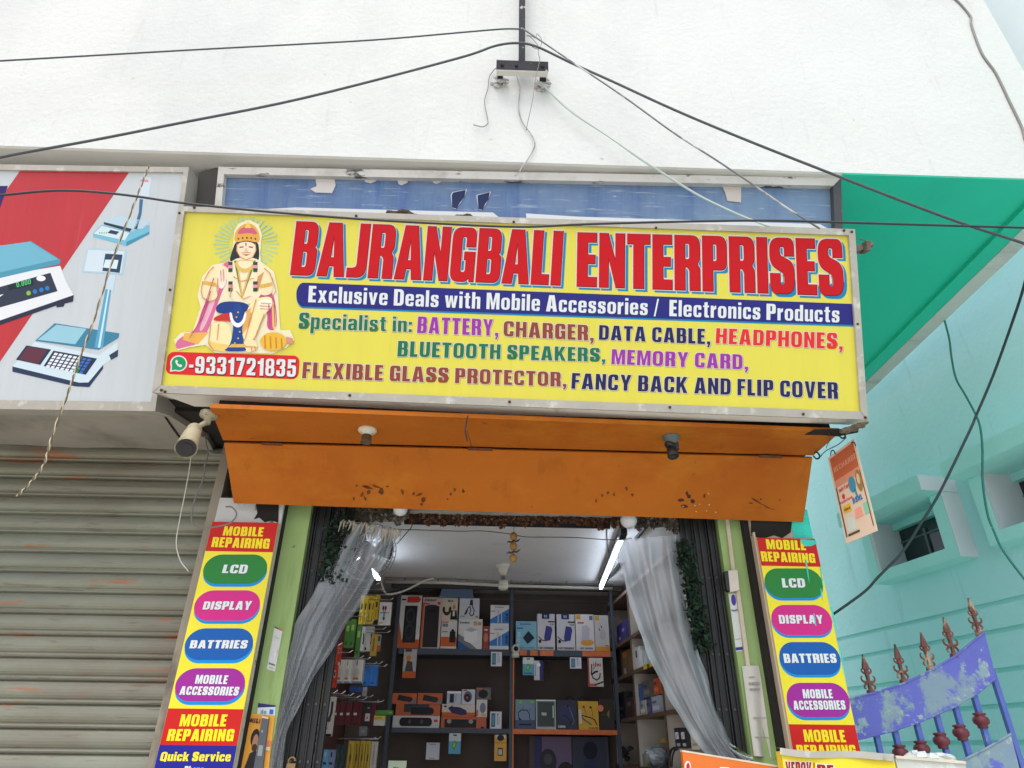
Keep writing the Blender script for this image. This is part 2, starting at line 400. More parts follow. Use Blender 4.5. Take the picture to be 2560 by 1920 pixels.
 'y': (.56, [[(.06,-.25),(.26,-.25,.06),(.36,0),(.56,.74),(.35,.74),(.28,.3),(.21,.74),(0,.74),(.19,.03),(.16,-.1),(.06,-.1)]]),
})
def eval_curve(cu):
    ob = bpy.data.objects.new("tmp", cu); COL.objects.link(ob)
    dg = bpy.context.evaluated_depsgraph_get(); dg.update()
    me = bpy.data.meshes.new_from_object(ob.evaluated_get(dg))
    vs = [(v.co.x, v.co.y) for v in me.vertices]; fs = [tuple(p.vertices) for p in me.polygons]
    bpy.data.objects.remove(ob); bpy.data.curves.remove(cu); bpy.data.meshes.remove(me)
    return vs, fs
TXC = {}
def text2d(body, offset=0.0, shear=0.0, sp=1.0):
    return heavy2d(body, (offset - .034) * 1.15 - .006, .10 if any(c.islower() for c in body) else .115)
def heavy2d(word, offset=0.0, gap=0.07):
    k = (word, offset, gap)
    if k not in TXC:
        x = 0; av = []; af = []
        for ch in word:
            if ch not in GL: x += .28; continue
            w, outs = GL[ch]; ck = ("glyph", ch, offset)
            if ck not in TXC:
                cu = bpy.data.curves.new("t", 'CURVE'); cu.dimensions = '2D'; cu.fill_mode = 'BOTH'; cu.offset = offset
                for o in outs:
                    pts = rp(o)
                    sp = cu.splines.new('POLY'); sp.points.add(len(pts) - 1); sp.use_cyclic_u = True
                    for i, p in enumerate(pts): sp.points[i].co = (p[0], p[1], 0, 1)
                TXC[ck] = eval_curve(cu)
            gv, gf = TXC[ck]; b = len(av)
            av += [(p[0] + x, p[1]) for p in gv]; af += [tuple(i + b for i in f) for f in gf]
            x += w + gap
        TXC[k] = (av, af)
    return TXC[k]
def cap_height(): return 1.0
def bil(q, s, t):       # q = TL,TR,BR,BL ; s to the right, t upwards
    return q[3] * ((1 - s) * (1 - t)) + q[2] * (s * (1 - t)) + q[1] * (s * t) + q[0] * ((1 - s) * t)
def put2d(mb, data, m, q, box, shift=(0, 0)):
    x0, x1, y0, y1 = box
    mb.use(m); b = len(mb.v)
    for (x, y) in data[0]: mb.v.append(bil(q, (x + shift[0] - x0) / (x1 - x0), (y + shift[1] - y0) / (y1 - y0)))
    for f in data[1]: mb.face([b + i for i in f])
def qd(pl, pts, off): return [pl.at(p[0], p[1], off * .4) for p in pts]
def lettering(mb, body, pl, pts, m, off=0.003, bold=0.02, outline=None, ow=0.035, shadow=None, sshift=(0.04, -0.04), shear=0.0, step=0.0012, sp=1.0):
    ref = text2d(body, 0.0, shear, sp)[0]
    box = (min(p[0] for p in ref), max(p[0] for p in ref), 0.0, 1.0)
    o = off
    if shadow:
        put2d(mb, text2d(body, bold + ow * 0.8, shear, sp), shadow, qd(pl, pts, o), box, sshift); o += step
    if outline:
        put2d(mb, text2d(body, bold + ow, shear, sp), outline, qd(pl, pts, o), box); o += step
    put2d(mb, text2d(body, bold, shear, sp), m, qd(pl, pts, o), box)
def rrect_pts(r, ar, seg=8):     # unit square rounded; r relative to height, ar = width/height
    rx = min(0.5, r / ar); ry = min(0.5, r); out = []
    for (cx, cy, a0) in ((1 - rx, 1 - ry, 0), (rx, 1 - ry, 90), (rx, ry, 180), (1 - rx, ry, 270)):
        for i in range(seg + 1):
            a = R(a0 + 90 * i / seg); out.append((cx + rx * math.cos(a), cy + ry * math.sin(a)))
    return out
def rrect(mb, pl, pts, m, off, r=0.5, ar=2.2):
    q = qd(pl, pts, off); mb.use(m)
    mb.poly([bil(q, s, t) for s, t in reversed(rrect_pts(r, ar))][::-1])
def ppoly(mb, pl, pts, m, off):
    mb.use(m); mb.poly([pl.at(p[0], p[1], off * .4) for p in pts])
def circ(c, rx, ry=None, n=20):
    ry = ry or rx
    return [(c[0] + rx * math.cos(2 * math.pi * i / n), c[1] + ry * math.sin(2 * math.pi * i / n)) for i in range(n)]
def chaikin(pts, it=2):
    for _ in range(it):
        q = []
        for a, b in zip(pts, pts[1:] + pts[:1]):
            q.append((a[0] * .75 + b[0] * .25, a[1] * .75 + b[1] * .25)); q.append((a[0] * .25 + b[0] * .75, a[1] * .25 + b[1] * .75))
        pts = q
    return pts
def smooth_path(pts, k=6):
    out = []; n = len(pts)
    for i in range(n - 1):
        p0 = V(pts[max(i - 1, 0)]); p1 = V(pts[i]); p2 = V(pts[i + 1]); p3 = V(pts[min(i + 2, n - 1)])
        for j in range(k):
            t = j / k
            out.append(0.5 * ((2 * p1) + (p2 - p0) * t + (2 * p0 - 5 * p1 + 4 * p2 - p3) * t * t + (3 * p1 - p0 - 3 * p2 + p3) * t ** 3))
    out.append(V(pts[-1])); return out
# ------------------------------------------------------------------ ground
asph = mat("pale_road_concrete", (194, 190, 182), 0.9, var=.18, scale=3, bump=.3, bscale=60, dirt=[((150, 142, 130), 1.2, .45, .7, (1, 1, 1), .6)])
conc = mat("concrete_slab", (196, 192, 184), 0.9, var=.12, scale=2, bump=.2, bscale=40, dirt=[((96, 90, 82), 2.5, .5, .75, (1, 1, 1), .6)])
tag(MB(asph).box((-400, -400, -0.3), (400, 400, -0.12)).build("road"), kind="structure")
tag(MB(conc).box((-12, -1.3, -0.12), (9, 0.0, 0.0)).build("pavement"), kind="structure")

# ------------------------------------------------------------------ the building that carries the shop
white = mat("white_plaster", (207, 208, 205), 0.85, var=.03, scale=1.6, bump=.42, bscale=30, bdist=.010,
            dirt=[((184, 186, 186), 1.1, .48, .75, (1, 1, .5), .6), ((150, 150, 146), 11, .68, .73, (1, 1, 1), .55), ((176, 176, 172), 5, .60, .75, (4, 1, .35), .35)], spec=.2)
grey_sof = mat("grey_soffit", (206, 204, 198), 0.9, var=.06, scale=3, bump=.2, dirt=[((120, 108, 92), 3, .55, .75, (.3, 2, 1), .6)])
green_sof = mat("green_paint", (30, 200, 164), 0.55, var=.05, scale=1.2, bump=.15, bscale=14, dirt=[((40, 176, 150), 2.5, .55, .8, (1, .4, 1), .6)])
shop = thing("shop_building", "white plastered building above the small phone shop, with grey shutter and green painted soffit", "building", (0, 0, 0))
ZS = 4.09; YW = -0.826; XR = 2.935
MB(white).box((-7, YW, ZS), (XR, YW + .16, 9.5)).build("upper_wall", shop)
xg = PZ(1817, 378, ZS).x
MB(grey_sof).box((-7, YW + .16, ZS + .02), (xg, 3.2, ZS + .2)).prism([(-7, YW + .002, ZS), (-7, YW + .16, ZS), (-7, YW + .16, ZS - .006), (-7, YW + .01, ZS - .006)], (xg + 7, 0, 0)).build("soffit", shop)
g = MB(green_sof).box((xg, YW + .003, ZS - .008), (XR - .10, 1.8, ZS + .18))
g.box((XR - .20, YW + .01, ZS - .03), (XR - .10, 1.8, ZS - .008))
tag(g.build("soffit", shop), "soffit painted bright green")
MB(grey_sof).box((XR - .10, YW + .02, ZS - .035), (XR, 1.8, ZS + .18)).build("drip_edge", shop)
wallm = mat("facade_plaster", (168, 164, 156), 0.9, var=.12, scale=4, bump=.3, dirt=[((86, 78, 66), 3, .48, .7, (1, 1, .5), .75)])
MB(wallm).box((-7, .14, 2.62), (PY(1755, 1140, .0).x, .34, ZS)).build("facade_wall", shop)
MB(mat("dark_lintel", (62, 58, 54), .9)).box((-1.3, .0, 2.66), (1.36, .14, 3.2)).build("lintel", shop)

# pillars
XL0 = PY(458.5, 1125, -.03).x; XL1 = PY(601.5, 1131, -.03).x
XG0 = PY(623, 1096, .06).x; XG1 = PY(673, 1096, .06).x
XR0 = PY(1633, 1158, -.03).x; XR1 = PY(1761, 1167, -.03).x
XH0 = PY(1549, 1119, .06).x; XH1 = PY(1597, 1123, .06).x
XB0 = PY(1622, 1150, 0).x
oldwhite = mat("flaking_whitewash", (205, 203, 200), .9, var=.06, scale=7, bump=.5, bscale=22, bdist=.01,
               dirt=[((46, 40, 34), 5, .56, .62, (1, 1, 1), .95), ((120, 112, 100), 9, .55, .7, (1, 1, 1), .6)])
greenp = mat("pale_green_paint", (150, 176, 112), .75, var=.05, scale=3, bump=.2, bscale=18, bdist=.005,
             dirt=[((118, 140, 70), 3, .55, .66, (3, 1, .5), .5), ((84, 100, 56), 14, .66, .7, (1, 1, 1), .8)])
darkrec = mat("black_gap_fill", (34, 30, 27), .95, var=.2, scale=8)
beige = mat("beige_board_edge", (188, 172, 148), .85, var=.1, scale=6, dirt=[((90, 72, 52), 16, .6, .68, (1, 1, .6), .8)])
MB(oldwhite).box((XL0 - .002, 0, 0), (XL1, .4, 2.62)).build("pillar", shop)
MB(darkrec).box((XL1 + .001, .016, 0), (XG0, .4, 2.62)).build("gap_shade_block", shop)  # dark block, the shade of the gap put into its colour
tag(MB(greenp).box((XG0, .06, 0), (XG1, .4, 2.62)).build("pillar", shop), "pale green pillar with flaking edges")
tag(MB(greenp).box((XH0, .06, 0), (XH1, .4, 2.62)).build("pillar", shop), "pale green pillar carrying a white conduit")
MB(darkrec).box((XH1, .016, 0), (XB0 + .001, .4, 2.62)).build("gap_shade_block", shop)
turq = mat("turquoise_render", (64, 208, 190), .85, var=.06, scale=5, bump=.7, bscale=24, bdist=.012, dirt=[((34, 140, 128), 16, .6, .68, (1, 1, 1), .7)])
MB(beige).box((XB0 + .001, 0, 0), (PY(1712, 1150, 0).x, .4, 2.62)).build("pillar", shop)
tag(MB(turq).box((PY(1712, 1150, 0).x, -.002, 0), (XR1 + .006, 2.66, 2.62)).build("pillar", shop), "corner pillar in rough turquoise render")
# broken-out holes above the two strip signs, their shade painted as flat dark patches
h = [PY(x, y, -.004) for x, y in ((1622, 1112), (1712, 1120), (1708, 1150), (1690, 1162), (1672, 1156), (1650, 1163), (1622, 1158))]
MB(darkrec).poly(h).build("broken_plaster", shop)
h = [PY(x, y, -.004) for x, y in ((552, 1085), (602, 1090), (601, 1129), (586, 1124), (572, 1128), (560, 1118), (548, 1122), (556, 1108))]
MB(darkrec).poly(h).build("broken_plaster", shop)
MB(beige).box((XB0 + .001, -.024, 0), (XR0, -.002, PY(1635, 1150, -.02).z)).build("side_batten", shop)
# interior shell
ceilm = mat("ceiling_plaster", (224, 225, 226), .85, var=.05, scale=2.5, bump=.4, bscale=20, bdist=.008, dirt=[((130, 126, 120), 5, .6, .75, (1, 1, 1), .5)])
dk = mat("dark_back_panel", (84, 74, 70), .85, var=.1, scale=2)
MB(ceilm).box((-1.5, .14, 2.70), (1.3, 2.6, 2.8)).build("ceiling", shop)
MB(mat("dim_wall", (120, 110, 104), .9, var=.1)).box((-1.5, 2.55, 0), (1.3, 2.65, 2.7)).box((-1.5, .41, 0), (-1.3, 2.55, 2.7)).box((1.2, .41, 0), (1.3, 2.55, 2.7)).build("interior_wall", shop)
MB(conc).box((-1.5, 0.0, 0.004), (1.2, 2.55, .12)).build("shop_floor", shop)
MB(mat("black_header_board", (26, 26, 30), .6)).prism([PY(873, 1131, .27), PY(1318, 1141, .27), PY(1318, 1085, .27), PY(873, 1080, .27)], (0, .015, 0)).build("header_board", shop)
# rolling shutter of the closed shop
slat = mat("shutter_metal", (132, 134, 118), .5, .15, var=.1, scale=3, stretch=(.5, 1, 3),
           dirt=[((112, 100, 86), 1.6, .42, .68, (.6, 1, 1.4), .75), ((164, 92, 50), 2.4, .60, .66, (.8, 1, 6), .7), ((140, 84, 54), 1.2, .60, .75, (1, 1, 1.2), .5), ((104, 92, 78), 20, .58, .66, (.25, 1, 3), .7)], bump=.12, bscale=12)
XSR = XL0 - .045
m = MB(slat); n = 34; ph = .0935; z0 = 2.92
for i in range(n):
    zt = z0 - i * ph
    if zt < .05: break
    prof = [(.098, zt), (.088, zt - .006), (.080, zt - .018), (.075, zt - .032), (.073, zt - .044), (.075, zt - .056), (.081, zt - .066), (.088, zt - .071), (.086, zt - .076), (.083, zt - .081), (.087, zt - .087), (.100, zt - .0915), (.104, zt - .0935)]
    for a, c in zip(prof[:-1], prof[1:]):
        m.poly([(-5, a[0], a[1]), (-5, c[0], c[1]), (XSR, c[0], c[1]), (XSR, a[0], a[1])])
m.build("rolling_shutter", shop, smooth=True)
gm = mat("shutter_guide_paint", (150, 140, 124), .8, var=.15, scale=4, dirt=[((70, 60, 50), 4, .5, .65, (1, 1, .4), .8)])
MB(gm).box((XL0 - .05, .012, 0), (XL0 - .003, .16, 2.92)).build("shutter_guide", shop)
hood = mat("stained_metal_sheet", (158, 152, 142), .7, .1, var=.1, scale=3, bump=.2, bscale=8, bdist=.02,
           dirt=[((96, 88, 76), 2.5, .5, .7, (1, 1, 1), .6), ((206, 202, 196), 26, .68, .72, (1, 1, 1), .5), ((50, 42, 34), 4, .70, .73, (.6, 1, 1), .8)])
zh = 2.905
a = PZ(352, 889, zh); b = PZ(418, 982, zh); c = PZ(470, 990, zh)
m = MB(hood)
m.grid(lambda s, t: V((-5, 0, zh)).lerp(V(((1 - t) * a.x + t * b.x, 0, zh)), s) + V((0, (1 - t) * -.47 + t * (.07 + .008 * math.sin(40 * s)), .006 * math.sin(3 * t + 9 * s))), 40, 6)
m.prism([a, b, c, PZ(448, 950, zh)], (0, 0, .03))
m.build("shutter_hood", shop)
MB(mat("void_shade", (40, 36, 33), .95)).box((b.x, -.3, 2.94), (XG1, .14, 3.05)).prism([(a.x, -.46, 2.96), (a.x + .3, -.46, 2.96), (XL1, .0, 2.96), (b.x, .0, 2.96)], (0, 0, .02)).build("dark_area_fill", shop)  # near-black filler painting the shade of the open area behind the hood

# ------------------------------------------------------------------ main sign
UP = V((0, -.301, .954)); NS = V((0, -.954, -.301))
alu = mat("weathered_aluminium", (178, 172, 162), .55, .25, var=.1, scale=6, bump=.1, dirt=[((226, 222, 214), 9, .55, .68, (1.5, 1, 1.5), .6), ((110, 92, 72), 14, .66, .74, (1, 1, 1), .7)])
rust = mat("rusty_screw", (84, 52, 34), .9)
MS = Plane((0, -.634, 2.853), NS)
oTL, oTR, oBR, oBL = (385, 445), (1847, 495), (1875, 907), (328, 848)
iTL, iTR, iBR, iBL = (398, 456.5), (1834, 508), (1860, 889), (347, 832)
o4 = [MS.at(*p) for p in (oTL, oTR, oBR, oBL)]
sign = thing("shop_sign", "long yellow lightbox sign with red heading, grey aluminium frame, tilted above the shop entrance", "sign", (0, -.634, 2.80))
boxm = mat("sign_casing", (176, 172, 164), .7, var=.06, scale=3, dirt=[((120, 112, 100), 5, .55, .7, (1, 1, 1), .5)])
MB(boxm).prism([p - NS * .004 for p in (o4[3], o4[2], o4[1], o4[0])], -NS * .15).build("casing", sign)
yel = mat("yellow_flex", (220, 208, 72), .38, var=.03, scale=3, stretch=(6, 1, .4), dirt=[((190, 170, 76), 5, .62, .85, (5, 1, .25), .45), ((150, 128, 80), 3.0, .72, .80, (10, 1, .3), .55)])
tz = 2.862; ft = [MS.at(oBL[0] + 8, oBL[1] - 1, -.006), MS.at(oBR[0] - 8, oBR[1] - 1, -.006)]
MB(mat("sign_underside_sheet", (226, 222, 214), .6, var=.05, scale=3, dirt=[((150, 140, 124), 6, .58, .7, (1, 1, 1), .6)])).prism([ft[0], ft[1], PZ(1857, 917, ft[1].z + .002), PZ(420, 878, ft[0].z + .002)], (0, 0, .003)).build("underside_sheet", sign)
MB(yel).poly([MS.at(*p, .0003) for p in (iTL, iTR, iBR, iBL)]).build("face_panel", sign)
m = MB(alu)
for q in ((oTL, oTR, iTR, iTL), (iBL, iBR, oBR, oBL)): m.prism([MS.at(*p, .012) for p in q], -NS * .012)
for q in ((oTL, iTL, iBL, oBL), (iTR, oTR, oBR, iBR)): m.prism([MS.at(*p, .0145) for p in q], -NS * .0145)
m.build("frame", sign)
for p in [C4(210, 45), C4(120, 80), C4(62, 552), C4(1205, 97), C4(1165, 1200), C4(8, 1168), C5(98, 165), C5(885, 198), C5(1925, 212), C5(1968, 220), C5(2000, 730), C5(2043, 1247), C5(75, 1160), C5(962, 1190), C4(30, 1178), C5(1700, 1228)]:
    c = MS.at(p[0], p[1], .0145)
    MB(rust).lathe(c - NS * .002, NS, [(0, .0065), (.004, .006), (.006, .003)], 8).build("screw", sign)
RED = flat((194, 10, 22), .4); BLUE = flat((22, 128, 178), .4); CREAM = flat((220, 208, 194), .4); MAROON = flat((110, 16, 34), .4)
NAVY = flat((40, 40, 120), .35); WHITE = flat((220, 222, 222), .4); INK = flat((24, 24, 30), .5)
for word, q in (("BAJRANGBALI", [(640, 477.5), (1217, 499), (1210, 616), (626, 593)]), ("ENTERPRISES", [(1247, 501.5), (1817, 516.5), (1823, 639), (1245, 618)])):
    ref = heavy2d(word, 0.0, .055)[0]; box = (min(p[0] for p in ref), max(p[0] for p in ref), 0, 1)
    m = MB(BLUE)
    put2d(m, heavy2d(word, .016, .055), BLUE, qd(MS, q, .0020), box, (.075, -.045))
    put2d(m, heavy2d(word, .026, .055), CREAM, qd(MS, q, .0032), box)
    put2d(m, heavy2d(word, .006, .055), MAROON, qd(MS, q, .0044), box, (.010, -.006))
    put2d(m, heavy2d(word, -.003, .055), RED, qd(MS, q, .0056), box)
    m.build("heading_lettering", sign)
m = MB(BLUE)
b0 = [(655, 610.5), (1841, 656.5), (1845.5, 702), (655, 662)]
def leftround(off, dy, mt):
    TL, TR, BR, BL = [(p[0], p[1] + dy) for p in b0]
    cap = [(655 + 16 * math.cos(R(a)) * 1.0, 0) for a in range(90, 271, 15)]
    pts = [BL, BR, TR, TL]
    for i, t in enumerate(range(0, 13)):
        ang = R(90 + 15 * t); cx = 656; cyy = 636 + dy
        pts.append((cx + 16 * math.cos(ang), cyy - 26 * math.sin(ang) * (1 if True else 1)))
    ppoly(m, MS, [BL, BR, TR] + [(656 + 16 * math.cos(R(90 + 15 * t)), 636.3 + dy - 25.8 * math.sin(R(90 + 15 * t))) for t in range(13)], mt, off)
leftround(.0018, 4.0, BLUE); leftround(.0030, 0, NAVY)
m.build("slogan_band", sign)
m = MB(WHITE)
lettering(m, "Exclusive Deals with Mobile Accessories /  Electronics Products", MS, [(669, 617), (1812, 661.7), (1812, 697), (667, 653)], WHITE, .0042, bold=.034)
m.build("slogan_lettering", sign)
GRN = flat((28, 112, 76), .4); PUR = flat((152, 52, 160), .4); BRN = flat((140, 66, 52), .4); DNV = flat((32, 36, 84), .4); RD2 = flat((222, 44, 44), .4)
SHD = flat((150, 140, 70), .5)
for body, q, c in (
    ("Specialist in:", [(648.6, 674.6), (888.8, 685), (888, 717.5), (646, 710.5)], GRN),
    ("BATTERY,", [(904.6, 683.4), (1075, 690), (1075, 726), (902, 719.6)], PUR),
    ("CHARGER,", [(1090, 693), (1281, 702.5), (1281, 736.5), (1089, 726.5)], BRN),
    ("DATA CABLE,", [(1296, 702), (1533, 710.5), (1533, 744), (1295, 734)], DNV),
    ("HEADPHONES,", [(1549, 708.6), (1819, 719.5), (1819, 755), (1547.5, 742)], RD2),
    ("BLUETOOTH SPEAKERS,", [(861.7, 736), (1306, 752), (1306, 782), (859.6, 770.2)], GRN),
    ("MEMORY CARD,", [(1323.5, 754), (1614.5, 766), (1614.5, 798.5), (1322, 786.7)], PUR),
    ("FLEXIBLE GLASS PROTECTOR,", [(656.7, 781.8), (1222, 804), (1222, 835.5), (654, 817)], BRN),
    ("FANCY BACK AND FLIP COVER", [(1237.5, 805.4), (1808, 825.7), (1809, 862), (1235.6, 839.8)], DNV)):
    m = MB(c)
    lettering(m, body, MS, q, c, .0018, bold=.034, outline=CREAM, ow=.034, shadow=SHD, sshift=(.03, -.03))
    m.build("list_lettering", sign)
# telephone plate with its round messaging emblem
m = MB(RED)
rrect(m, MS, [(363, 759.5), (648, 768.5), (644.4, 819.8), (356.5, 808)], flat((216, 40, 44), .4), .0018, r=.28, ar=5.6)
lettering(m, "-9331721835", MS, [(411, 769), (639, 776.5), (637.4, 814.5), (409, 806)], WHITE, .0030, bold=.036, shadow=flat((90, 20, 24), .5), sshift=(.03, -.04), ow=.02)
c = C4(115, 1004)
ppoly(m, MS, circ(c, 18.5, 17.5), WHITE, .0032); ppoly(m, MS, [(c[0] - 17, c[1] + 6), (c[0] - 19, c[1] + 18), (c[0] - 5, c[1] + 16)], WHITE, .0033)
ppoly(m, MS, circ(c, 15.5, 14.8), flat((26, 150, 90), .4), .0044); ppoly(m, MS, [(c[0] - 14, c[1] + 4), (c[0] - 15.5, c[1] + 14.5), (c[0] - 4, c[1] + 13)], flat((26, 150, 90), .4), .0045)
hs = [(-6.5, -7), (-3.5, -8), (-1.5, -3.5), (-3.2, -1.5), (1.2, 3.2), (3.4, 1.6), (7.6, 4), (6.8, 7), (3.5, 8.4), (-1.5, 6), (-5.6, 1.2), (-7.4, -3.6)]
ppoly(m, MS, [(c[0] + x, c[1] + y) for x, y in hs], WHITE, .0056)
m.build("phone_plate", sign)
# printed seated figure: a plain crowned figure kneeling on one knee
m = MB(WHITE); K = [0.0016]
def P4(pts, c, rough=.45):
    K[0] += .00022; pts = chaikin(list(pts)) if 5 <= len(pts) < 30 else pts; ppoly(m, MS, [C4(*p) for p in pts], flat(c, rough), K[0])
for i in range(36):
    a = R(10 * i); a1 = a - R(2.0); a2 = a + R(2.0)
    if 60 < (10 * i) < 120: continue
    cx, cy = 530, 270; k0, k1 = 105, 205 - 12 * (i % 2)
    P4([(cx + k0 * math.cos(a1), cy + k0 * math.sin(a1) * .85), (cx + k1 * math.cos(a1 - .01), cy + k1 * math.sin(a1) * .82), (cx + k1 * math.cos(a2 + .01), cy + k1 * math.sin(a2) * .82), (cx + k0 * math.cos(a2), cy + k0 * math.sin(a2) * .85)], (176, 206, 160))
CRM = (236, 226, 190)
P4([(440, 330), (450, 262), (456, 190), (480, 146), (545, 120), (606, 150), (626, 215), (616, 330), (622, 380), (700, 440), (725, 560), (730, 660), (740, 800), (800, 800), (826, 860), (780, 905), (690, 945), (560, 940), (340, 940), (280, 890), (180, 905), (110, 925), (85, 860), (130, 815), (200, 810), (250, 660), (230, 590), (260, 470), (320, 400), (404, 384), (436, 366)], CRM)
P4([(350, 430), (400, 380), (440, 372), (420, 470), (360, 620), (300, 800), (240, 885), (150, 905), (100, 920), (95, 870), (150, 830), (220, 800), (260, 660), (320, 560)], (214, 110, 150))
P4([(372, 400), (402, 380), (350, 600), (262, 810), (236, 800), (300, 640)], (236, 180, 200))
P4([(150, 818), (300, 812), (232, 888), (140, 858)], (232, 176, 84))
P4([(600, 570), (690, 560), (712, 640), (722, 800), (652, 800), (664, 690), (620, 640)], (206, 90, 140))
P4([(676, 600), (706, 640), (716, 795), (690, 795), (690, 680)], (240, 200, 120))
P4([(440, 320), (470, 240), (600, 240), (612, 330), (604, 380), (560, 360), (470, 360), (424, 385)], (44, 52, 56))       # hair
P4([(452, 250), (470, 175), (540, 135), (600, 170), (618, 250), (590, 262), (530, 246), (480, 262)], (226, 168, 74))    # crown
P4([(470, 215), (490, 175), (540, 158), (585, 178), (602, 218), (540, 200)], (206, 96, 120))
P4([(520, 172), (540, 132), (562, 172)], (240, 200, 104))
for k in range(5): P4([C for C in circ((482 + 26 * k, 238 - 6 * math.sin(k * .8)), 6, 7, 8)], (120, 60, 50))
P4([(474, 268), (530, 252), (586, 268), (590, 310), (570, 350), (530, 368), (492, 350), (470, 310)], (244, 222, 190))   # face
P4([(488, 288), (512, 284), (514, 291), (490, 294)], (60, 40, 40)); P4([(546, 284), (572, 288), (570, 294), (546, 291)], (60, 40, 40))
P4([(524, 262), (532, 262), (531, 284), (525, 284)], (190, 60, 60)); P4([(522, 296), (536, 296), (540, 318), (518, 318)], (226, 196, 164)); P4([(506, 334), (552, 334), (530, 343)], (176, 84, 76))
P4([(470, 352), (590, 352), (650, 410), (660, 470), (600, 640), (440, 640), (400, 470), (420, 400)], (240, 226, 190))    # torso
P4([(320, 410), (420, 400), (400, 480), (340, 520), (360, 600), (300, 628), (250, 590), (262, 500)], (242, 222, 176))    # raised arm
P4([(268, 495), (345, 510), (350, 534), (264, 520)], (222, 178, 90))
P4([(362, 430), (384, 416), (408, 440), (408, 500), (388, 548), (360, 540), (352, 480)], (246, 226, 214))                # hand
P4([(590, 420), (650, 420), (694, 500), (690, 580), (620, 590), (600, 540)], (242, 222, 180))
P4([(612, 520), (688, 505), (690, 528), (614, 545)], (222, 178, 90))
P4([(600, 470), (640, 440), (604, 560), (590, 540)], (206, 150, 96))
for dx, cc in ((0, (60, 120, 70)), (12, (220, 180, 90))):
    P4([(455 + dx, 372), (466 + dx, 372), (508, 590), (500, 600)], cc); P4([(588 - dx, 372), (577 - dx, 372), (500, 590), (508, 600)], cc)
P4([(452, 368), (598, 368), (570, 430), (520, 450), (474, 430)], (224, 184, 96)); P4([(470, 372), (580, 372), (556, 412), (520, 424), (490, 412)], (246, 226, 190))
for yy in (380, 420, 500, 540): P4([(420, yy), (446, yy), (444, yy + 22), (420, yy + 22)], (52, 74, 60)); P4([(572, yy), (600, yy), (598, yy + 22), (572, yy + 22)], (52, 74, 60))
for yy in (400, 520): P4([(420, yy), (446, yy), (444, yy + 18), (420, yy + 18)], (226, 150, 170)); P4([(572, yy), (600, yy), (598, yy + 18), (572, yy + 18)], (226, 150, 170))
P4([(350, 640), (410, 620), (540, 630), (560, 690), (500, 720), (400, 700), (340, 690)], (34, 62, 130))                 # belt
P4([(330, 720), (410, 690), (520, 700), (530, 780), (420, 740), (330, 745)], (198, 52, 50))
P4([(310, 750), (430, 745), (450, 900), (380, 930), (300, 900)], (242, 224, 170))
P4([(300, 860), (340, 880), (440, 890), (440, 935), (330, 925), (296, 900)], (238, 200, 110))
P4([(545, 640), (600, 600), (690, 590), (690, 660), (640, 700), (580, 860), (520, 880), (500, 800)], (248, 226, 170))   # bent leg
P4([(596, 640), (620, 610), (690, 612), (684, 672), (620, 690)], (252, 240, 220))
P4([(520, 690), (560, 660), (540, 780), (505, 830)], (226, 168, 90))
P4([(500, 870), (580, 850), (606, 910), (560, 935), (520, 930)], (246, 220, 170))
P4([(458, 640), (496, 640), (516, 700), (500, 770), (516, 900), (540, 930), (380, 930), (430, 900), (452, 790), (444, 700)], (34, 70, 140))
P4([(424, 690), (440, 690), (450, 740), (478, 762), (508, 740), (520, 690), (534, 694), (520, 756), (480, 790), (436, 760)], (240, 240, 236))
P4([(440, 885), (520, 885), (536, 905), (420, 905)], (222, 178, 90))
P4([(610, 860), (650, 818), (720, 810), (770, 840), (782, 880), (740, 920), (670, 930), (625, 900)], (230, 180, 60))    # round golden pot
for k in range(4): P4([(640 + 34 * k, 832 + 6 * k), (648 + 34 * k, 830 + 6 * k), (652 + 34 * k, 912), (642 + 34 * k, 914)], (196, 130, 40))
P4([(776, 840), (815, 850), (818, 880), (780, 886)], (214, 140, 120))
def ln(pts, c=(206, 140, 84), w=3):
    for a, b in zip(pts[:-1], pts[1:]):
        dx, dy = b[0] - a[0], b[1] - a[1]; L = math.hypot(dx, dy) or 1; nx, ny = -dy / L * w, dx / L * w
        P4([(a[0] - nx, a[1] - ny), (b[0] - nx * .6, b[1] - ny * .6), (b[0] + nx * .6, b[1] + ny * .6), (a[0] + nx, a[1] + ny)], c)
for q in ([(262, 500), (252, 560), (262, 600), (300, 626), (356, 606)], [(330, 410), (300, 440), (272, 490)], [(356, 480), (350, 560), (372, 590)], [(372, 432), (376, 500)], [(388, 424), (392, 500)], [(690, 480), (712, 560), (690, 592)], [(640, 420), (676, 450), (694, 500)],
          [(450, 470), (500, 500), (580, 480)], [(470, 560), (510, 610), (560, 590)], [(440, 520), (430, 600)], [(312, 755), (298, 880), (330, 925)], [(360, 760), (350, 860)], [(590, 610), (560, 720), (520, 860)], [(640, 700), (600, 800), (580, 860)], [(560, 690), (540, 780)], [(530, 900), (600, 905)], [(560, 905), (566, 930)], [(580, 900), (588, 926)], [(610, 650), (680, 655)], [(614, 668), (676, 672)], [(620, 634), (684, 636)],
          [(474, 268), (470, 310), (492, 350), (530, 368), (570, 350), (590, 310), (586, 268)], [(500, 326), (530, 322), (560, 326)]): ln(q)
for q in ([(330, 480), (290, 600), (240, 760)], [(310, 560), (264, 720), (180, 850)], [(700, 640), (706, 780)], [(668, 640), (676, 790)]): ln(q, (176, 60, 110), 3)
for x, y in ((300, 512), (322, 516), (640, 530), (664, 524), (480, 690), (470, 720), (490, 810), (480, 850), (460, 880)): P4(circ((x, y), 6, 6, 8), (222, 170, 60))
m.build("printed_figure", sign)

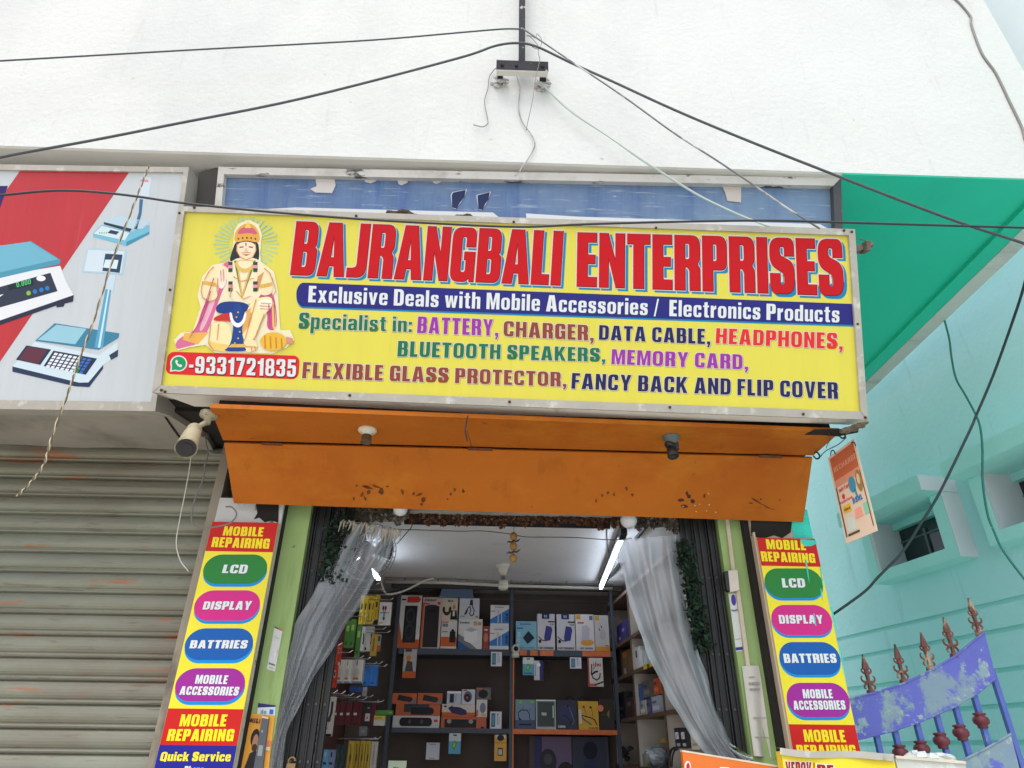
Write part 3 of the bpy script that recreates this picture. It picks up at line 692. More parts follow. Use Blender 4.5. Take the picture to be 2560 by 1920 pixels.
# dried mud clumps on the top of the sign
mud = mat("dry_mud", (72, 56, 46), .95, var=.3, scale=30, bump=.8, bscale=50, bdist=.01)
for (x0, x1, y0, lab) in ((1405, 1575, 74, "long dark dried mud clump on the top edge of the yellow sign"), (1830, 1920, 98, "short crumbly mud clump right of the long clump on the yellow sign")):
    m = MB(mud); k = 9
    for i in range(k):
        p = C4(x0 + (x1 - x0) * (i + .5) / k, y0 + 14 * math.sin(i) * .6 + i * 2)
        m.ball(MS.at(p[0], p[1] + 2, -.02), random.uniform(.012, .02), 8, 6, (1.4, 1, .9), .2)
    tag(m.build("mud_clump", smooth=True), lab, "mud clump")

# ------------------------------------------------------------------ old blue board behind the main sign
NB = NS
BP = Plane((0, -.766, 4.085), NB)
board = thing("old_signboard", "old blue painted signboard with peeling frame, mostly hidden behind the yellow sign", "signboard", (0, -.64, 3.6))
bluep = mat("scrubbed_blue_paint", (100, 126, 166), .8, var=.10, scale=3, stretch=(5, 1, .4),
            dirt=[((70, 98, 158), 3.2, .5, .68, (6, 1, .3), .7), ((150, 170, 190), 1.4, .45, .7, (1, 1, 1), .6), ((186, 198, 208), 10, .57, .66, (.45, 1, 8), .55), ((204, 212, 216), 30, .66, .70, (.6, 1, 2.5), .6), ((112, 146, 166), .9, .5, .7, (1, 1, 1), .5)])
peel = mat("peeling_frame_paint", (204, 200, 194), .8, .0, var=.05, scale=8, bump=.4, bscale=20, dirt=[((66, 66, 68), 8, .57, .61, (.5, 1, 1.4), .95), ((140, 132, 122), 5, .5, .7, (1, 1, 1), .5)])
bo = [(472, 360), (1817, 384), (1822, 540), (458, 500)]; bi = [(484, 376), (1800, 401), (1806, 540), (474, 500)]
MB(bluep).prism([BP.at(*p, -.006) for p in bi], -NB * .02).build("panel", board)
m = MB(peel)
m.prism([BP.at(*p, .03) for p in (bo[0], bo[1], bi[1], bi[0])], -NB * .05)
m.prism([BP.at(*p, .0285) for p in (bo[0], bi[0], bi[3], bo[3])], -NB * .05); m.build("frame", board)
drk = mat("blackened_frame", (70, 72, 76), .8, var=.2, dirt=[((190, 186, 180), 9, .6, .65, (1, 1, 1), .8)])
MB(drk).prism([BP.at(*p, .0285) for p in (bi[1], bo[1], bo[2], bi[2])], -NB * .05).build("frame", board)
m = MB(flat((40, 52, 92), .5))
for q in ([(1735, 228), (1832, 208), (1822, 262), (1790, 300), (1760, 348), (1728, 340), (1724, 250)], [(1908, 248), (2002, 224), (1992, 280), (1968, 310), (1945, 358), (1916, 350), (1908, 270)]):
    ppoly(m, BP, [(BL_(*p)[0] + (1 if i % 2 else -1), BL_(*p)[1]) for i, p in enumerate(q)], flat((222, 228, 232), .5), -.0045)
    cxx = sum(p[0] for p in q) / len(q); cyy = sum(p[1] for p in q) / len(q)
    ppoly(m, BP, [BL_(cxx + (p[0] - cxx) * .93, cyy + (p[1] - cyy) * .95) for p in q], flat((40, 52, 92), .5), -.0030)
m.build("lettering_remnant", board)
m = MB(flat((222, 224, 226), .7))
ppoly(m, BP, [BL_(*p) for p in ((620, 336), (2020, 372), (2080, 420), (2080, 520), (300, 440), (330, 352))], flat((222, 224, 226), .7), -.0044)
x0 = CT(60, 922); x1 = CT(1330, 968)
ppoly(m, BP, [x0, (1250, 468), x1, CT(1370, 990), (1790, 530), (1140, 500)], flat((226, 228, 230), .7), -.0044)
m.build("white_patch", board)
m = MB(flat((206, 200, 196), .8))
ppoly(m, BP, [BL_(*p) for p in ((760, 122), (895, 118), (905, 180), (880, 235), (760, 230), (724, 205), (770, 185))], flat((214, 208, 206), .8), -.0030); m.build("bare_patch", board); m = MB()
ppoly(m, BP, [CT(*p) for p in ((905, 800), (990, 798), (990, 875), (930, 868), (920, 830))], flat((206, 196, 190), .8), -.0030); m.build("bare_patch", board)
for q in ((1100, 125, 100, 40), (1330, 130, 80, 50), (1580, 135, 70, 35), (630, 112, 50, 20)):
    m = MB(); ppoly(m, BP, [BL_(q[0] + q[2] * s + random.uniform(-8, 8), q[1] + q[3] * t) for s, t in ((0, 0), (1, 0), (1, .6), (.6, 1), (.2, .8))], flat((208, 204, 204), .8), -.0032); m.build("bare_patch", board)
MB(flat((90, 88, 86), .8)).poly([BP.at(*p, -.03) for p in ((430, 372), (474, 360), (462, 520), (420, 520))]).build("backing_edge", board)

# ------------------------------------------------------------------ left sign with scales
LS = Plane((0, -.474, 2.90), NS)
ls = thing("scale_shop_sign", "white and red lightbox sign with printed weighing scales, left of the yellow sign", "sign", (-1.4, -.474, 2.86))
lo = [(-260, 351), (408, 361), (335, 888), (-260, 880)]; li = [(-260, 363), (396, 372), (326, 868), (-260, 861)]
MB(boxm).prism([LS.at(*p, -.004) for p in (lo[3], lo[2], lo[1], lo[0])], -NS * .2).build("casing", ls)
sflex = mat("white_flex", (196, 202, 206), .4, var=.03, scale=3, stretch=(8, 1, .3), dirt=[((176, 168, 152), 3.0, .6, .8, (7, 1, .22), .5)])
MB(sflex).poly([LS.at(*p, .0003) for p in li]).build("face_panel", ls)
m = MB(alu)
m.prism([LS.at(*p, .012) for p in (lo[0], lo[1], li[1], li[0])], -NS * .012); m.prism([LS.at(*p, .012) for p in (li[3], li[2], lo[2], lo[3])], -NS * .012)
m.prism([LS.at(*p, .0145) for p in (lo[1], lo[2], li[2], li[1])], -NS * .0145); m.build("frame", ls)
def L3(m, pts, c, off, rough=.42): ppoly(m, LS, [C3(*p) for p in pts], c if not isinstance(c, tuple) else flat(c, rough), off)
redflex = mat("red_flex", (186, 36, 46), .4, var=.06, scale=3, stretch=(9, 1, .4), dirt=[((232, 214, 208), 7, .74, .77, (3, 1, .7), .8), ((226, 90, 96), 3, .6, .8, (6, 1, .3), .5)])
m = MB(redflex)
L3(m, [(115, 88), (690, 102), (0, 1115), (-420, 1730), (-640, 1240), (0, 250)], redflex, .0022); L3(m, [(-640, 180), (42, 180), (0, 300), (-640, 1230)], (52, 36, 104), .0024)
m.build("colour_stripes", ls)
m = MB()      # big scale at the left edge
L3(m, [(-260, 700), (320, 605), (352, 690), (392, 762), (388, 786), (-260, 985)], (228, 230, 234), .0034)
L3(m, [(-260, 560), (0, 505), (165, 474), (322, 574), (318, 596), (-260, 730)], (78, 150, 176), .0040); L3(m, [(-260, 545), (0, 498), (160, 476), (310, 570), (-260, 700)], (112, 178, 200), .0046)
L3(m, [(-260, 790), (268, 642), (306, 740), (-260, 900)], (52, 58, 76), .0040); L3(m, [(40, 706), (174, 670), (180, 706), (46, 736)], (30, 44, 54), .0046)
lettering(m, "0.000", LS, [C3(86, 692), C3(162, 674), C3(164, 702), C3(90, 720)], flat((90, 200, 120), .4), .0052, bold=.02)
ppoly(m, LS, circ(C3(218, 672), 10, 6), flat((236, 238, 240), .4), .0046)
for x, y, c in ((152, 750, (130, 190, 60)), (186, 742, (40, 120, 190)), (220, 733, (40, 120, 190)), (251, 724, (40, 120, 190))): ppoly(m, LS, circ(C3(x, y), 5, 5, 12), flat(c, .4), .0046)
L3(m, [(-260, 830), (20, 755), (-40, 800), (-260, 862)], (230, 238, 244), .0046)
L3(m, [(-260, 985), (392, 760), (388, 795), (344, 806), (338, 822), (300, 826), (300, 816), (-260, 1010)], (44, 48, 70), .0040); m.build("printed_scale", ls)
m = MB()      # upper scale
L3(m, [(752, 134), (806, 136), (792, 240), (738, 230)], (206, 220, 230), .0024); L3(m, [(748, 146), (790, 148), (788, 160), (746, 158)], (222, 150, 150), .0030)
L3(m, [(742, 250), (760, 252), (752, 330), (728, 412), (712, 408), (738, 320)], (62, 110, 150), .0030)
L3(m, [(495, 432), (540, 386), (690, 425), (796, 388), (793, 436), (672, 500), (495, 452)], (120, 186, 208), .0024); L3(m, [(552, 362), (640, 338), (800, 372), (756, 408), (700, 410), (556, 376)], (186, 210, 222), .0030)
L3(m, [(552, 372), (700, 408), (690, 424), (552, 384)], (44, 60, 78), .0036); L3(m, [(498, 434), (542, 392), (688, 430), (664, 470)], (206, 226, 234), .0030); L3(m, [(588, 414), (634, 424), (618, 440), (572, 430)], (52, 64, 84), .0036)
for x in (530, 542, 554, 566): ppoly(m, LS, circ(C3(x, 430), 1.6, 2.2, 8), flat((150, 190, 110), .4), .0036)
L3(m, [(672, 500), (793, 436), (794, 424), (672, 478)], (64, 146, 178), .0032); m.build("printed_scale", ls)
m = MB()      # lower scale
L3(m, [(460, 512), (676, 522), (654, 652), (438, 640)], (176, 206, 222), .0024); L3(m, [(470, 520), (662, 528), (644, 642), (446, 632)], (208, 222, 232), .0030)
L3(m, [(560, 540), (652, 546), (636, 642), (544, 632)], (48, 70, 98), .0036); L3(m, [(560, 572), (630, 574), (620, 622), (548, 614)], (214, 232, 240), .0042)
L3(m, [(576, 650), (616, 654), (600, 740), (566, 736)], (196, 218, 230), .0024); L3(m, [(560, 730), (590, 732), (546, 1044), (502, 1040)], (90, 164, 200), .0036); L3(m, [(574, 732), (582, 732), (532, 1040), (520, 1040)], (206, 228, 238), .0042)
L3(m, [(66, 1140), (186, 1008), (525, 1080), (626, 1010), (626, 1082), (548, 1132), (470, 1225), (420, 1226)], (206, 222, 232), .0024)
L3(m, [(290, 910), (634, 964), (630, 988), (526, 1052), (186, 1004)], (64, 130, 160), .0030); L3(m, [(300, 918), (460, 940), (400, 1022), (200, 998)], (150, 198, 214), .0036)
L3(m, [(66, 1140), (420, 1226), (470, 1225), (548, 1132), (548, 1152), (474, 1250), (400, 1246), (66, 1168)], (44, 58, 88), .0030)
L3(m, [(140, 1028), (272, 1050), (214, 1132), (84, 1104)], (40, 56, 84), .0036); L3(m, [(150, 1034), (252, 1050), (204, 1126), (98, 1102)], (98, 52, 66), .0040)
L3(m, [(284, 1056), (516, 1098), (456, 1184), (232, 1138)], (40, 52, 78), .0036)
for i in range(8):
    for j in range(5):
        s = (i + .5) / 9.2; t = (j + .5) / 5
        x = 284 + s * 232 - t * 52; y = 1056 + s * 42 + t * 82
        L3(m, [(x, y), (x + 18, y + 3), (x + 10, y + 15), (x - 8, y + 12)], (226, 232, 238) if i < 6 else ((60, 150, 90) if j > 2 and i == 6 else (60, 110, 190)), .0042)
L3(m, [(580, 1080), (628, 1050), (626, 1086), (590, 1106)], (50, 64, 84), .0034); m.build("printed_scale", ls)
# ------------------------------------------------------------------ strip signs on both pillars
SP = Plane((0, -.03, 0), (0, -1, 0))
YEL2 = mat("yellow_print", (238, 222, 30), .35, var=.05, scale=3, dirt=[((206, 186, 60), 5, .58, .8, (2, 1, .4), .5)]); RED2 = mat("red_print", (200, 28, 24), .4, var=.05, scale=3, spec=.25)
PGRN = flat((44, 128, 56), .35); PPNK = flat((208, 44, 132), .35); PBLU = flat((22, 92, 170), .35); PPUR = flat((160, 42, 150), .35); SKY = flat((22, 140, 210), .35); DBL = flat((34, 34, 140), .35)
LET = flat((222, 228, 230), .4); LETY = flat((246, 226, 40), .4)
def strip_sign(M, name_label, corners, hdr, pills, texts, red2, blue2, slopes):
    TL, TR, BRt, BLt = [M(*p) for p in corners]
    A = SP.at(*TL); Bv = SP.at(*TR)
    zt = (A.z + Bv.z) / 2; x0, x1 = A.x, Bv.x
    t = thing("strip_sign", name_label, "sign", ((x0 + x1) / 2, -.03, .45))
    MB(mat("sign_board_edge", (206, 190, 150), .8, var=.1)).box((x0, -.0295, .45), (x1, -.003, zt)).build("board", t)
    def zpx(y, x=None): return SP.at((TL[0] + TR[0]) / 2 if x is None else x, M(0, y)[1]).z
    def rect(z0, z1, m, off, nm):
        mb = MB(m); mb.poly([(x0 + .001, -.03 - off * .4, z0), (x1 - .001, -.03 - off * .4, z0), (x1 - .001, -.03 - off * .4, z1), (x0 + .001, -.03 - off * .4, z1)]); return mb.build(nm, t)
    zh_ = SP.at(*M(*hdr)).z
    rect(.45, zh_, YEL2, .0008, "yellow_panel"); rect(zh_, zt, RED2, .0012, "red_header")
    z2 = SP.at(*M(*red2)).z; zb = SP.at(*M(*blue2)).z
    rect(zb, z2, RED2, .0012, "red_header"); rect(.46, zb, DBL, .0012, "blue_footer")
    for (xl, xr, y0, y1, c, sh) in pills:
        mb = MB(c); ym = (y0 + y1) / 2
        def Q(dy):
            return [M(xl + slopes[0] * (y0 - ym), y0 + dy), M(xr + slopes[1] * (y0 - ym), y0 + dy), M(xr + slopes[1] * (y1 - ym), y1 + dy), M(xl + slopes[0] * (y1 - ym), y1 + dy)]
        rrect(mb, SP, Q(sh), SKY, .0012, r=.5, ar=1.95); rrect(mb, SP, Q(0), c, .0020, r=.5, ar=1.95)
        mb.build("badge", t)
    for body, q, c, dark in texts:
        mb = MB(c); lettering(mb, body, SP, [M(*p) for p in q], c, .0030, bold=.045, shadow=dark, ow=.012, sshift=(.02, -.03), step=.001)
        mb.build("lettering", t)
    return t
sh = flat((70, 20, 60), .5); shr = None
strip_sign(L1, "vertical yellow strip sign with round coloured badges on the pillar beside the grey shutter", [(978, 520), (1283, 533), (1075, 1659), (708, 1659)], (1100, 662),
    [(937, 1230, 675, 810, PGRN, 14), (895, 1197, 840, 980, PPNK, 15), (852, 1165, 1015, 1161, PBLU, 16), (808, 1128, 1199, 1352, PPUR, 17)],
    [("MOBILE", [(1038, 545), (1215, 550), (1208, 592), (1028, 587)], LETY, None), ("REPAIRING", [(985, 595), (1243, 603), (1236, 648), (975, 640)], LETY, None),
     ("LCD", [(1036, 722), (1142, 722), (1133, 763), (1025, 760)], LET, sh), ("DISPLAY", [(945, 892), (1160, 890), (1150, 930), (935, 928)], LET, sh), ("BATTRIES", [(884, 1070), (1142, 1070), (1133, 1108), (875, 1107)], LET, sh),
     ("MOBILE", [(908, 1230), (1052, 1232), (1043, 1272), (899, 1270)], LET, sh), ("ACCESSORIES", [(837, 1282), (1103, 1285), (1094, 1325), (827, 1321)], LET, sh),
     ("MOBILE", [(840, 1412), (1047, 1412), (1036, 1467), (828, 1466)], LETY, None), ("REPAIRING", [(782, 1480), (1080, 1480), (1070, 1535), (769, 1533)], LETY, None),
     ("Quick Service", [(748, 1585), (1065, 1585), (1058, 1628), (738, 1626)], LETY, None), (". Phone .", [(838, 1650), (957, 1650), (950, 1682), (830, 1682)], LET, None)],
    (940, 1386), (910, 1554), (-.237, -.185))
rs = strip_sign(R6, "vertical yellow strip sign with round coloured badges, splashed with turquoise paint on its top corner", [(208, 567), (487, 585), (705, 1590), (372, 1567)], (370, 708),
    [(248, 522, 718, 857, PGRN, 13), (280, 565, 890, 1033, PPNK, 13), (318, 605, 1065, 1219, PBLU, 14), (353, 648, 1257, 1419, PPUR, 15)],
    [("MOBILE", [(255, 581), (437, 588), (441, 632), (262, 627)], LETY, None), ("REPAIRING", [(230, 638), (480, 648), (486, 692), (238, 684)], LETY, None),
     ("LCD", [(330, 765), (432, 765), (438, 808), (336, 808)], LET, sh), ("DISPLAY", [(315, 938), (516, 938), (522, 978), (321, 978)], LET, sh), ("BATTRIES", [(337, 1120), (579, 1120), (587, 1163), (344, 1163)], LET, sh),
     ("MOBILE", [(427, 1288), (562, 1288), (569, 1330), (433, 1330)], LET, sh), ("ACCESSORIES", [(382, 1342), (622, 1340), (630, 1383), (389, 1384)], LET, sh),
     ("MOBILE", [(431, 1478), (619, 1480), (630, 1537), (440, 1535)], LETY, None), ("REPAIRING", [(398, 1550), (670, 1550), (681, 1603), (406, 1603)], LETY, None)],
    (520, 1454), (560, 1700), (.165, .217))
m = MB(turq)
ppoly(m, SP, [R6(*p) for p in ((415, 581), (490, 586), (494, 600), (470, 612), (440, 614), (424, 602))], turq, .0055)
for q in (((444, 668), (452, 720), (460, 790), (452, 760), (440, 690)), ((508, 712), (514, 712), (526, 800), (520, 800)), ((510, 810), (516, 818), (524, 872), (514, 850)), ((478, 930), (482, 930), (492, 990), (486, 985)), ((560, 900), (566, 900), (590, 1010), (584, 1010)), ((600, 1080), (606, 1080), (630, 1222), (626, 1222))):
    m.build("paint_splash", rs); m = MB(turq); ppoly(m, SP, [R6(*p) for p in q], turq, .0055)
m.build("paint_splash", rs)

# ------------------------------------------------------------------ orange canopy boards
ora = mat("orange_paint", (184, 102, 26), .75, var=.07, scale=2.2, bump=.5, bscale=3.5, bdist=.03,
          dirt=[((160, 78, 12), 1.3, .46, .70, (1, 1, 1), .7), ((196, 126, 34), 1.9, .54, .7, (1, 2, 1), .55), ((150, 84, 24), 5, .58, .68, (1.6, 1, .8), .5), ((70, 38, 24), 16, .68, .72, (.7, 1, 1), .6)], spec=.25)
can = thing("shop_canopy", "orange painted wooden canopy boards sloping back under the yellow sign", "canopy", (0, -.3, 2.56))
ZC = 2.79
s4 = [PZ(*p, ZC) for p in ((459, 888), (1808, 940), (1757, 984), (482, 951))]
s4[0].y -= .03; s4[1].y -= .03
MB(ora).prism(s4, (0, 0, .02)).build("soffit_board", can)
p4 = [PZ(484, 957, ZC - .012), PZ(1755, 989, ZC - .012)]
MB(mat("gap_dark", (48, 34, 26), .9)).prism([s4[0] + V((0, .07, .02)), s4[1] + V((0, .07, .02)), s4[1] + V((0, .07, .14)), s4[0] + V((0, .07, .14))], (0, .015, 0)).build("gap_closer", can)  # added dark boards, shutting out light that showed through the canopy gaps
MB(MC["gap_dark"]).prism([s4[3] + V((.004, -.03, .022)), s4[2] + V((-.004, -.03, .022)), s4[2] + V((-.012, .09, .022)), s4[3] + V((.012, .09, .022))], (0, 0, .01)).build("gap_closer", can)
nC = (p4[1] - p4[0]).cross(PY(1120, 1107, -.05) - p4[0]).normalized()
if nC.y > 0: nC = -nC
CP = Plane(p4[0], nC); p4 += [CP.at(1735, 1128), CP.at(505, 1087)]
MB(ora).prism(p4, -nC * .014).build("sloping_board", can)
dkb = mat("hinge_paint", (96, 54, 22), .8, var=.3, scale=40)
m = MB(dkb)
for x0, x1, x in ((565, 610, 0), (1010, 1064, 0), (1640, 1690, 0)):
    y = 957 + (x0 - 484) * .0252
    m = MB(dkb); m.prism([CP.at(x0, y - 3, .003), CP.at(x1, y - 1.6, .003), CP.at(x1, y + 4, .003), CP.at(x0, y + 2.6, .003)], -nC * .004); m.build("hinge", can)
m = MB(mat("soot_marks", (112, 58, 18), .9, var=.35, scale=20, dirt=[((60, 32, 20), 9, .5, .6, (1, 1, 1), .9)])); rnd = random.Random(3)
def blot(x, y, rx, ry, a=0):
    pts = []
    for i in range(9):
        t = 2 * math.pi * i / 9; k = rnd.uniform(.55, 1.15)
        u, w = rx * k * math.cos(t), ry * k * math.sin(t)
        pts.append((x + u * math.cos(a) - w * math.sin(a), y + u * math.sin(a) + w * math.cos(a)))
    ppoly(m, CP, pts, m.mats[0], .003 + rnd.uniform(0, .002))
for x, y, rx, ry, a in ((1258, 575, 10, 8, 0), (1320, 585, 40, 9, .3), (1375, 580, 34, 8, .4), (1410, 610, 20, 22, .8), (1330, 615, 12, 18, .3), (1290, 630, 9, 15, .4), (1310, 655, 9, 15, -.4), (1240, 655, 8, 14, -.3), (1445, 580, 10, 6, 0), (1540, 615, 10, 22, -.3), (1608, 625, 8, 14, .2), (1640, 632, 24, 10, -.4), (1668, 660, 14, 24, .3), (1655, 690, 12, 10, 0), (1860, 600, 12, 14, 0), (1836, 628, 9, 14, .2), (1912, 610, 10, 16, 0), (1815, 658, 7, 7, 0)):
    p = C6(x, y); blot(p[0], p[1], rx * .35, ry * .35, a)
for x, y, rx, ry, a in ((1290, 10, 16, 22, 0), (1050, 70, 14, 20, .2), (1105, 50, 14, 16, .4), (1165, 65, 12, 22, .1), (988, 125, 12, 22, -.1), (1345, 65, 14, 20, .2), (1885, 60, 18, 40, -.3), (1830, 120, 44, 22, -.2), (1940, 130, 34, 22, .5), (1860, 180, 40, 20, .1), (1905, 85, 20, 26, 0), (2060, 80, 12, 26, .1), (355, 185, 12, 8, 0)):
    p = CI4(x, y); blot(p[0], p[1], rx * .219, ry * .219, a)
for x, y, rx, ry, a in ((760, 1080, 70, 9, .55), (850, 1130, 60, 8, .5), (920, 1160, 20, 5, .3), (700, 1098, 30, 6, .1), (985, 1068, 16, 7, 0), (800, 1060, 16, 9, 0), (150, 695, 4, 14, .5)):
    p = C7(x, y); blot(p[0], p[1], rx * .219, ry * .219, a)
m.build("stain", can)
m = MB(flat((206, 196, 176), .8))
for x, y in ((1848, 180), (1965, 172), (2105, 165), (2098, 55), (2080, 225), (1975, 232), (2012, 158), (2170, 238)):
    p = CI4(x, y); ppoly(m, CP, [(p[0] + dx * rnd.uniform(.6, 1.3), p[1] + dy) for dx, dy in ((-1.4, -.8), (1.5, -.4), (1.8, .9), (-.8, 1.4))], m.mats[0], .006)
m.build("paint_fleck", can)
m = MB(darkrec)     # torn dark corner at the canopy's right end
pp = [C7(*p) for p in ((1235, 425), (1330, 375), (1440, 372), (1620, 370), (1770, 330), (1760, 400), (1560, 440), (1400, 425))]
m.prism([PZ(x, y, ZC - .004) for x, y in pp], (0, 0, .003)); m.build("rotten_corner", can)
m = MB(mat("torn_packing", (120, 108, 92), .9, var=.3, scale=20))
for i in range(12):
    p = C7(1640 + 14 * i + rnd.uniform(-15, 15), 395 - 7 * i + rnd.uniform(-18, 18)); m.ball(PZ(p[0], p[1], ZC - .006), rnd.uniform(.008, .02), 7, 5, (1.5, 1.2, .5), .3)
m.build("torn_packing", can, smooth=False)

# ------------------------------------------------------------------ lamp holders under the canopy
def lathe_thing(): pass
cer = mat("dirty_ceramic", (214, 204, 184), .45, var=.06, scale=20, dirt=[((110, 84, 60), 18, .55, .7, (1, 1, 1), .6)])
bake = mat("brown_bakelite", (96, 74, 58), .5, var=.25, scale=20)
c = PZ(794, 927, ZC)
t = thing("lamp_holder", "white ceramic bulb holder without a bulb under the left half of the orange canopy", "lamp holder", c)
MB(cer).lathe(c, (0, 0, -1), [(-.002, .040), (.008, .042), (.016, .036), (.022, .022), (.030, .021)], 22).build("base", t, smooth=True)
MB(bake).lathe(c, (0, 0, -1), [(.030, .021), (.060, .023), (.064, .026), (.066, .023), (.056, .018)], 20).build("socket", t, smooth=True)
c = PZ(1449, 943, ZC)
gr2 = mat("grey_plastic", (92, 100, 98), .5, var=.1); blk = mat("black_plastic", (36, 34, 36), .45, var=.2, scale=20)
t = thing("lamp_holder", "broken black angle bulb holder under the right half of the orange canopy", "lamp holder", c)
MB(gr2).lathe(c, (0, 0, -1), [(-.002, .040), (.006, .040), (.010, .034), (.034, .024), (.036, .008)], 18).build("base", t, smooth=True)
MB(blk).lathe(c + V((-.004, 0, -.034)), (-.5, -.1, -1), [(0, .020), (.012, .026), (.022, .018)], 14).box((c.x + .006, c.y - .012, c.z - .066), (c.x + .028, c.y + .008, c.z - .03)).build("elbow", t)
MB(blk).lathe(c + V((-.006, -.004, -.05)), (.04, -.25, -1), [(0, .010), (.012, .012), (.016, .022), (.055, .025), (.058, .022), (.045, .016)], 18).build("socket", t, smooth=True)

# ------------------------------------------------------------------ bullet camera at the canopy's left corner
cc_ = mat("aged_cream_plastic", (168, 158, 130), .6, var=.12, scale=12, dirt=[((88, 70, 50), 18, .50, .64, (1, 1, 1), .8)])
c = PZ(452, 893, 2.80)
t = thing("security_camera", "dirty cream bullet security camera hanging below the left corner of the yellow sign", "security camera", c)
MB(cc_).lathe(c, (0, 0, -1), [(-.004, .036), (.012, .037), (.020, .032), (.026, .016), (.05, .014)], 20).build("mount", t, smooth=True)
A = PY(420, 928, c.y - .03); B = PY(402, 968, c.y - .15)
ax = (B - A).normalized()
MB(cc_).lathe(A, ax, [(-.012, .010), (-.008, .028), (0, .030), ((B - A).length, .041), ((B - A).length + .004, .0425), ((B - A).length - .002, .038)], 26).build("housing", t, smooth=True)
L_ = (B - A).length
MB(blk).lathe(A, ax, [(L_ - .02, .038), (L_ + .001, .0375)], 26).lathe(A, ax, [(L_ + .001, .024), (L_ + .004, .024), (L_ + .004, .020), (L_ + .003, .018)], 20).build("front_glass", t, smooth=False)
MB(cc_).tube([c + V((0, 0, -.045)), (c + A) / 2 + V((.01, 0, -.01)), A - ax * .004], .011, 8).build("swivel_arm", t, smooth=True)
wirew = mat("white_wire", (208, 204, 196), .6); wireg = mat("grey_wire", (122, 120, 116), .6); wireb = mat("black_wire", (36, 38, 42), .5); wirec = mat("weathered_cable", (72, 78, 84), .55, var=.15, scale=40, dirt=[((214, 214, 212), 9, .70, .73, (1, 1, 1), .8)]); wiret = mat("teal_wire", (44, 120, 112), .55, var=.1, scale=20, dirt=[((120, 210, 196), 12, .62, .68, (1, 1, 1), .8)])
tag(MB(wireg).tube(smooth_path([PY(*L1(x, y), -.12) for x, y in ((945, 130), (960, 200), (1000, 215), (1030, 212))]), .004).tube(smooth_path([PY(*L1(x, y), -.10) for x, y in ((960, 205), (945, 260), (935, 330), (905, 400), (886, 470), (886, 525), (920, 555), (990, 548), (1060, 530), (1090, 490), (1070, 458), (1040, 455))]), .0038).build("camera_cable"), "grey cable looping from the bullet camera past the shutter to the strip sign", "cable")
tag(MB(wirew).tube(smooth_path([PY(*L1(x, y), -.14) for x, y in ((880, 225), (868, 310), (845, 430), (828, 515), (812, 620), (830, 700), (868, 752))]), .0022).build("loose_wire"), "thin white loose wire hanging in front of the shutter below the camera", "wire")

# ------------------------------------------------------------------ hanging recharge card
a = PZ(*R6(545, 196), 2.72); b = PZ(*R6(668, 104), 2.76)
d = (b - a); d.z = 0; nrm = V((d.y, -d.x, 0)).normalized()
if nrm.x > 0: nrm = -nrm
KP = Plane(a, nrm)
t = thing("hanging_card", "faded red and white plastic recharge card hanging at the right end of the orange canopy", "card", a)
q = [KP.at(*R6(*p)) for p in ((545, 198), (668, 106), (778, 540), (632, 602))]
MB(mat("card_plastic", (214, 190, 166), .4, var=.03)).prism(q, -nrm * .006).build("panel", t)
m = MB()
def kq(u, w): return bil([KP.at(*R6(*p), .0012) for p in ((545, 198), (668, 106), (778, 540), (632, 602))], u, w)
def kpoly(pts, c, o=0): m.use(flat(c, .45)); m.poly([kq(u, w) + nrm * o for u, w in pts])
kpoly([(.06, .70), (.94, .70), (.94, .97), (.06, .97)], (186, 96, 62)); kpoly([(.06, .62), (.94, .62), (.94, .70), (.06, .70)], (206, 138, 108))
kpoly([(.05, .06), (.09, .06), (.09, .62), (.05, .62)], (90, 70, 60)); kpoly([(.92, .06), (.95, .06), (.95, .66), (.92, .66)], (120, 70, 60))
kpoly([(.60 + .12 * math.cos(i * .5), .56 + .09 * math.sin(i * .5)) for i in range(12)], (64, 136, 160), .0004); kpoly([(.62, .50), (.68, .50), (.70, .40), (.64, .40)], (64, 136, 160), .0004)
kpoly([(.84 + .10 * math.cos(i * .5), .56 + .12 * math.sin(i * .5)) for i in range(12)], (150, 116, 70), .0004); kpoly([(.83 + .05 * math.cos(i * .5), .58 + .06 * math.sin(i * .5)) for i in range(12)], (214, 178, 140), .0008)
kpoly([(.14, .31), (.40, .31), (.40, .39), (.14, .39)], (222, 170, 50)); kpoly([(.12, .10), (.44, .10), (.42, .24), (.20, .26)], (196, 200, 184)); kpoly([(.78, .20), (.96, .20), (.96, .32), (.78, .32)], (130, 190, 160)); kpoly([(.46, .20), (.72, .20), (.70, .30), (.50, .30)], (226, 150, 130)); kpoly([(.12, .06), (.5, .06), (.5, .085), (.12, .085)], (84, 72, 56))
kpoly([(.24 + .05 * math.cos(i * .6), .49 + .03 * math.sin(i * .6)) for i in range(10)], (204, 50, 46)); 
for body, u0, u1, w0, w1, c in (("RECHARGE", .12, .92, .79, .85, (206, 140, 110)), ("airtel", .14, .5, .555, .60, (206, 50, 46)), ("vodafone", .10, .52, .425, .455, (206, 60, 54)), ("BSNL", .5, .82, .36, .42, (40, 110, 160)), ("idea", .18, .37, .33, .365, (90, 70, 30))):
    ref = text2d(body)[0]; bx = (min(p[0] for p in ref), max(p[0] for p in ref), 0, cap_height())
    put2d(m, text2d(body, .03), flat(c, .45), [kq(u0, w1) + nrm * .0008, kq(u1, w1) + nrm * .0008, kq(u1, w0) + nrm * .0008, kq(u0, w0) + nrm * .0008], bx)
m.build("printed_face", t)
m = MB(wireb)
for P in (a + d * .18, a + d * .9):
    m.tube([P + V((0, -.004, -.02)) + V((0, .02 * math.sin(k * .7), .022 - .022 * math.cos(k * .7))) for k in range(8)], .0025)
m.build("hook", t)
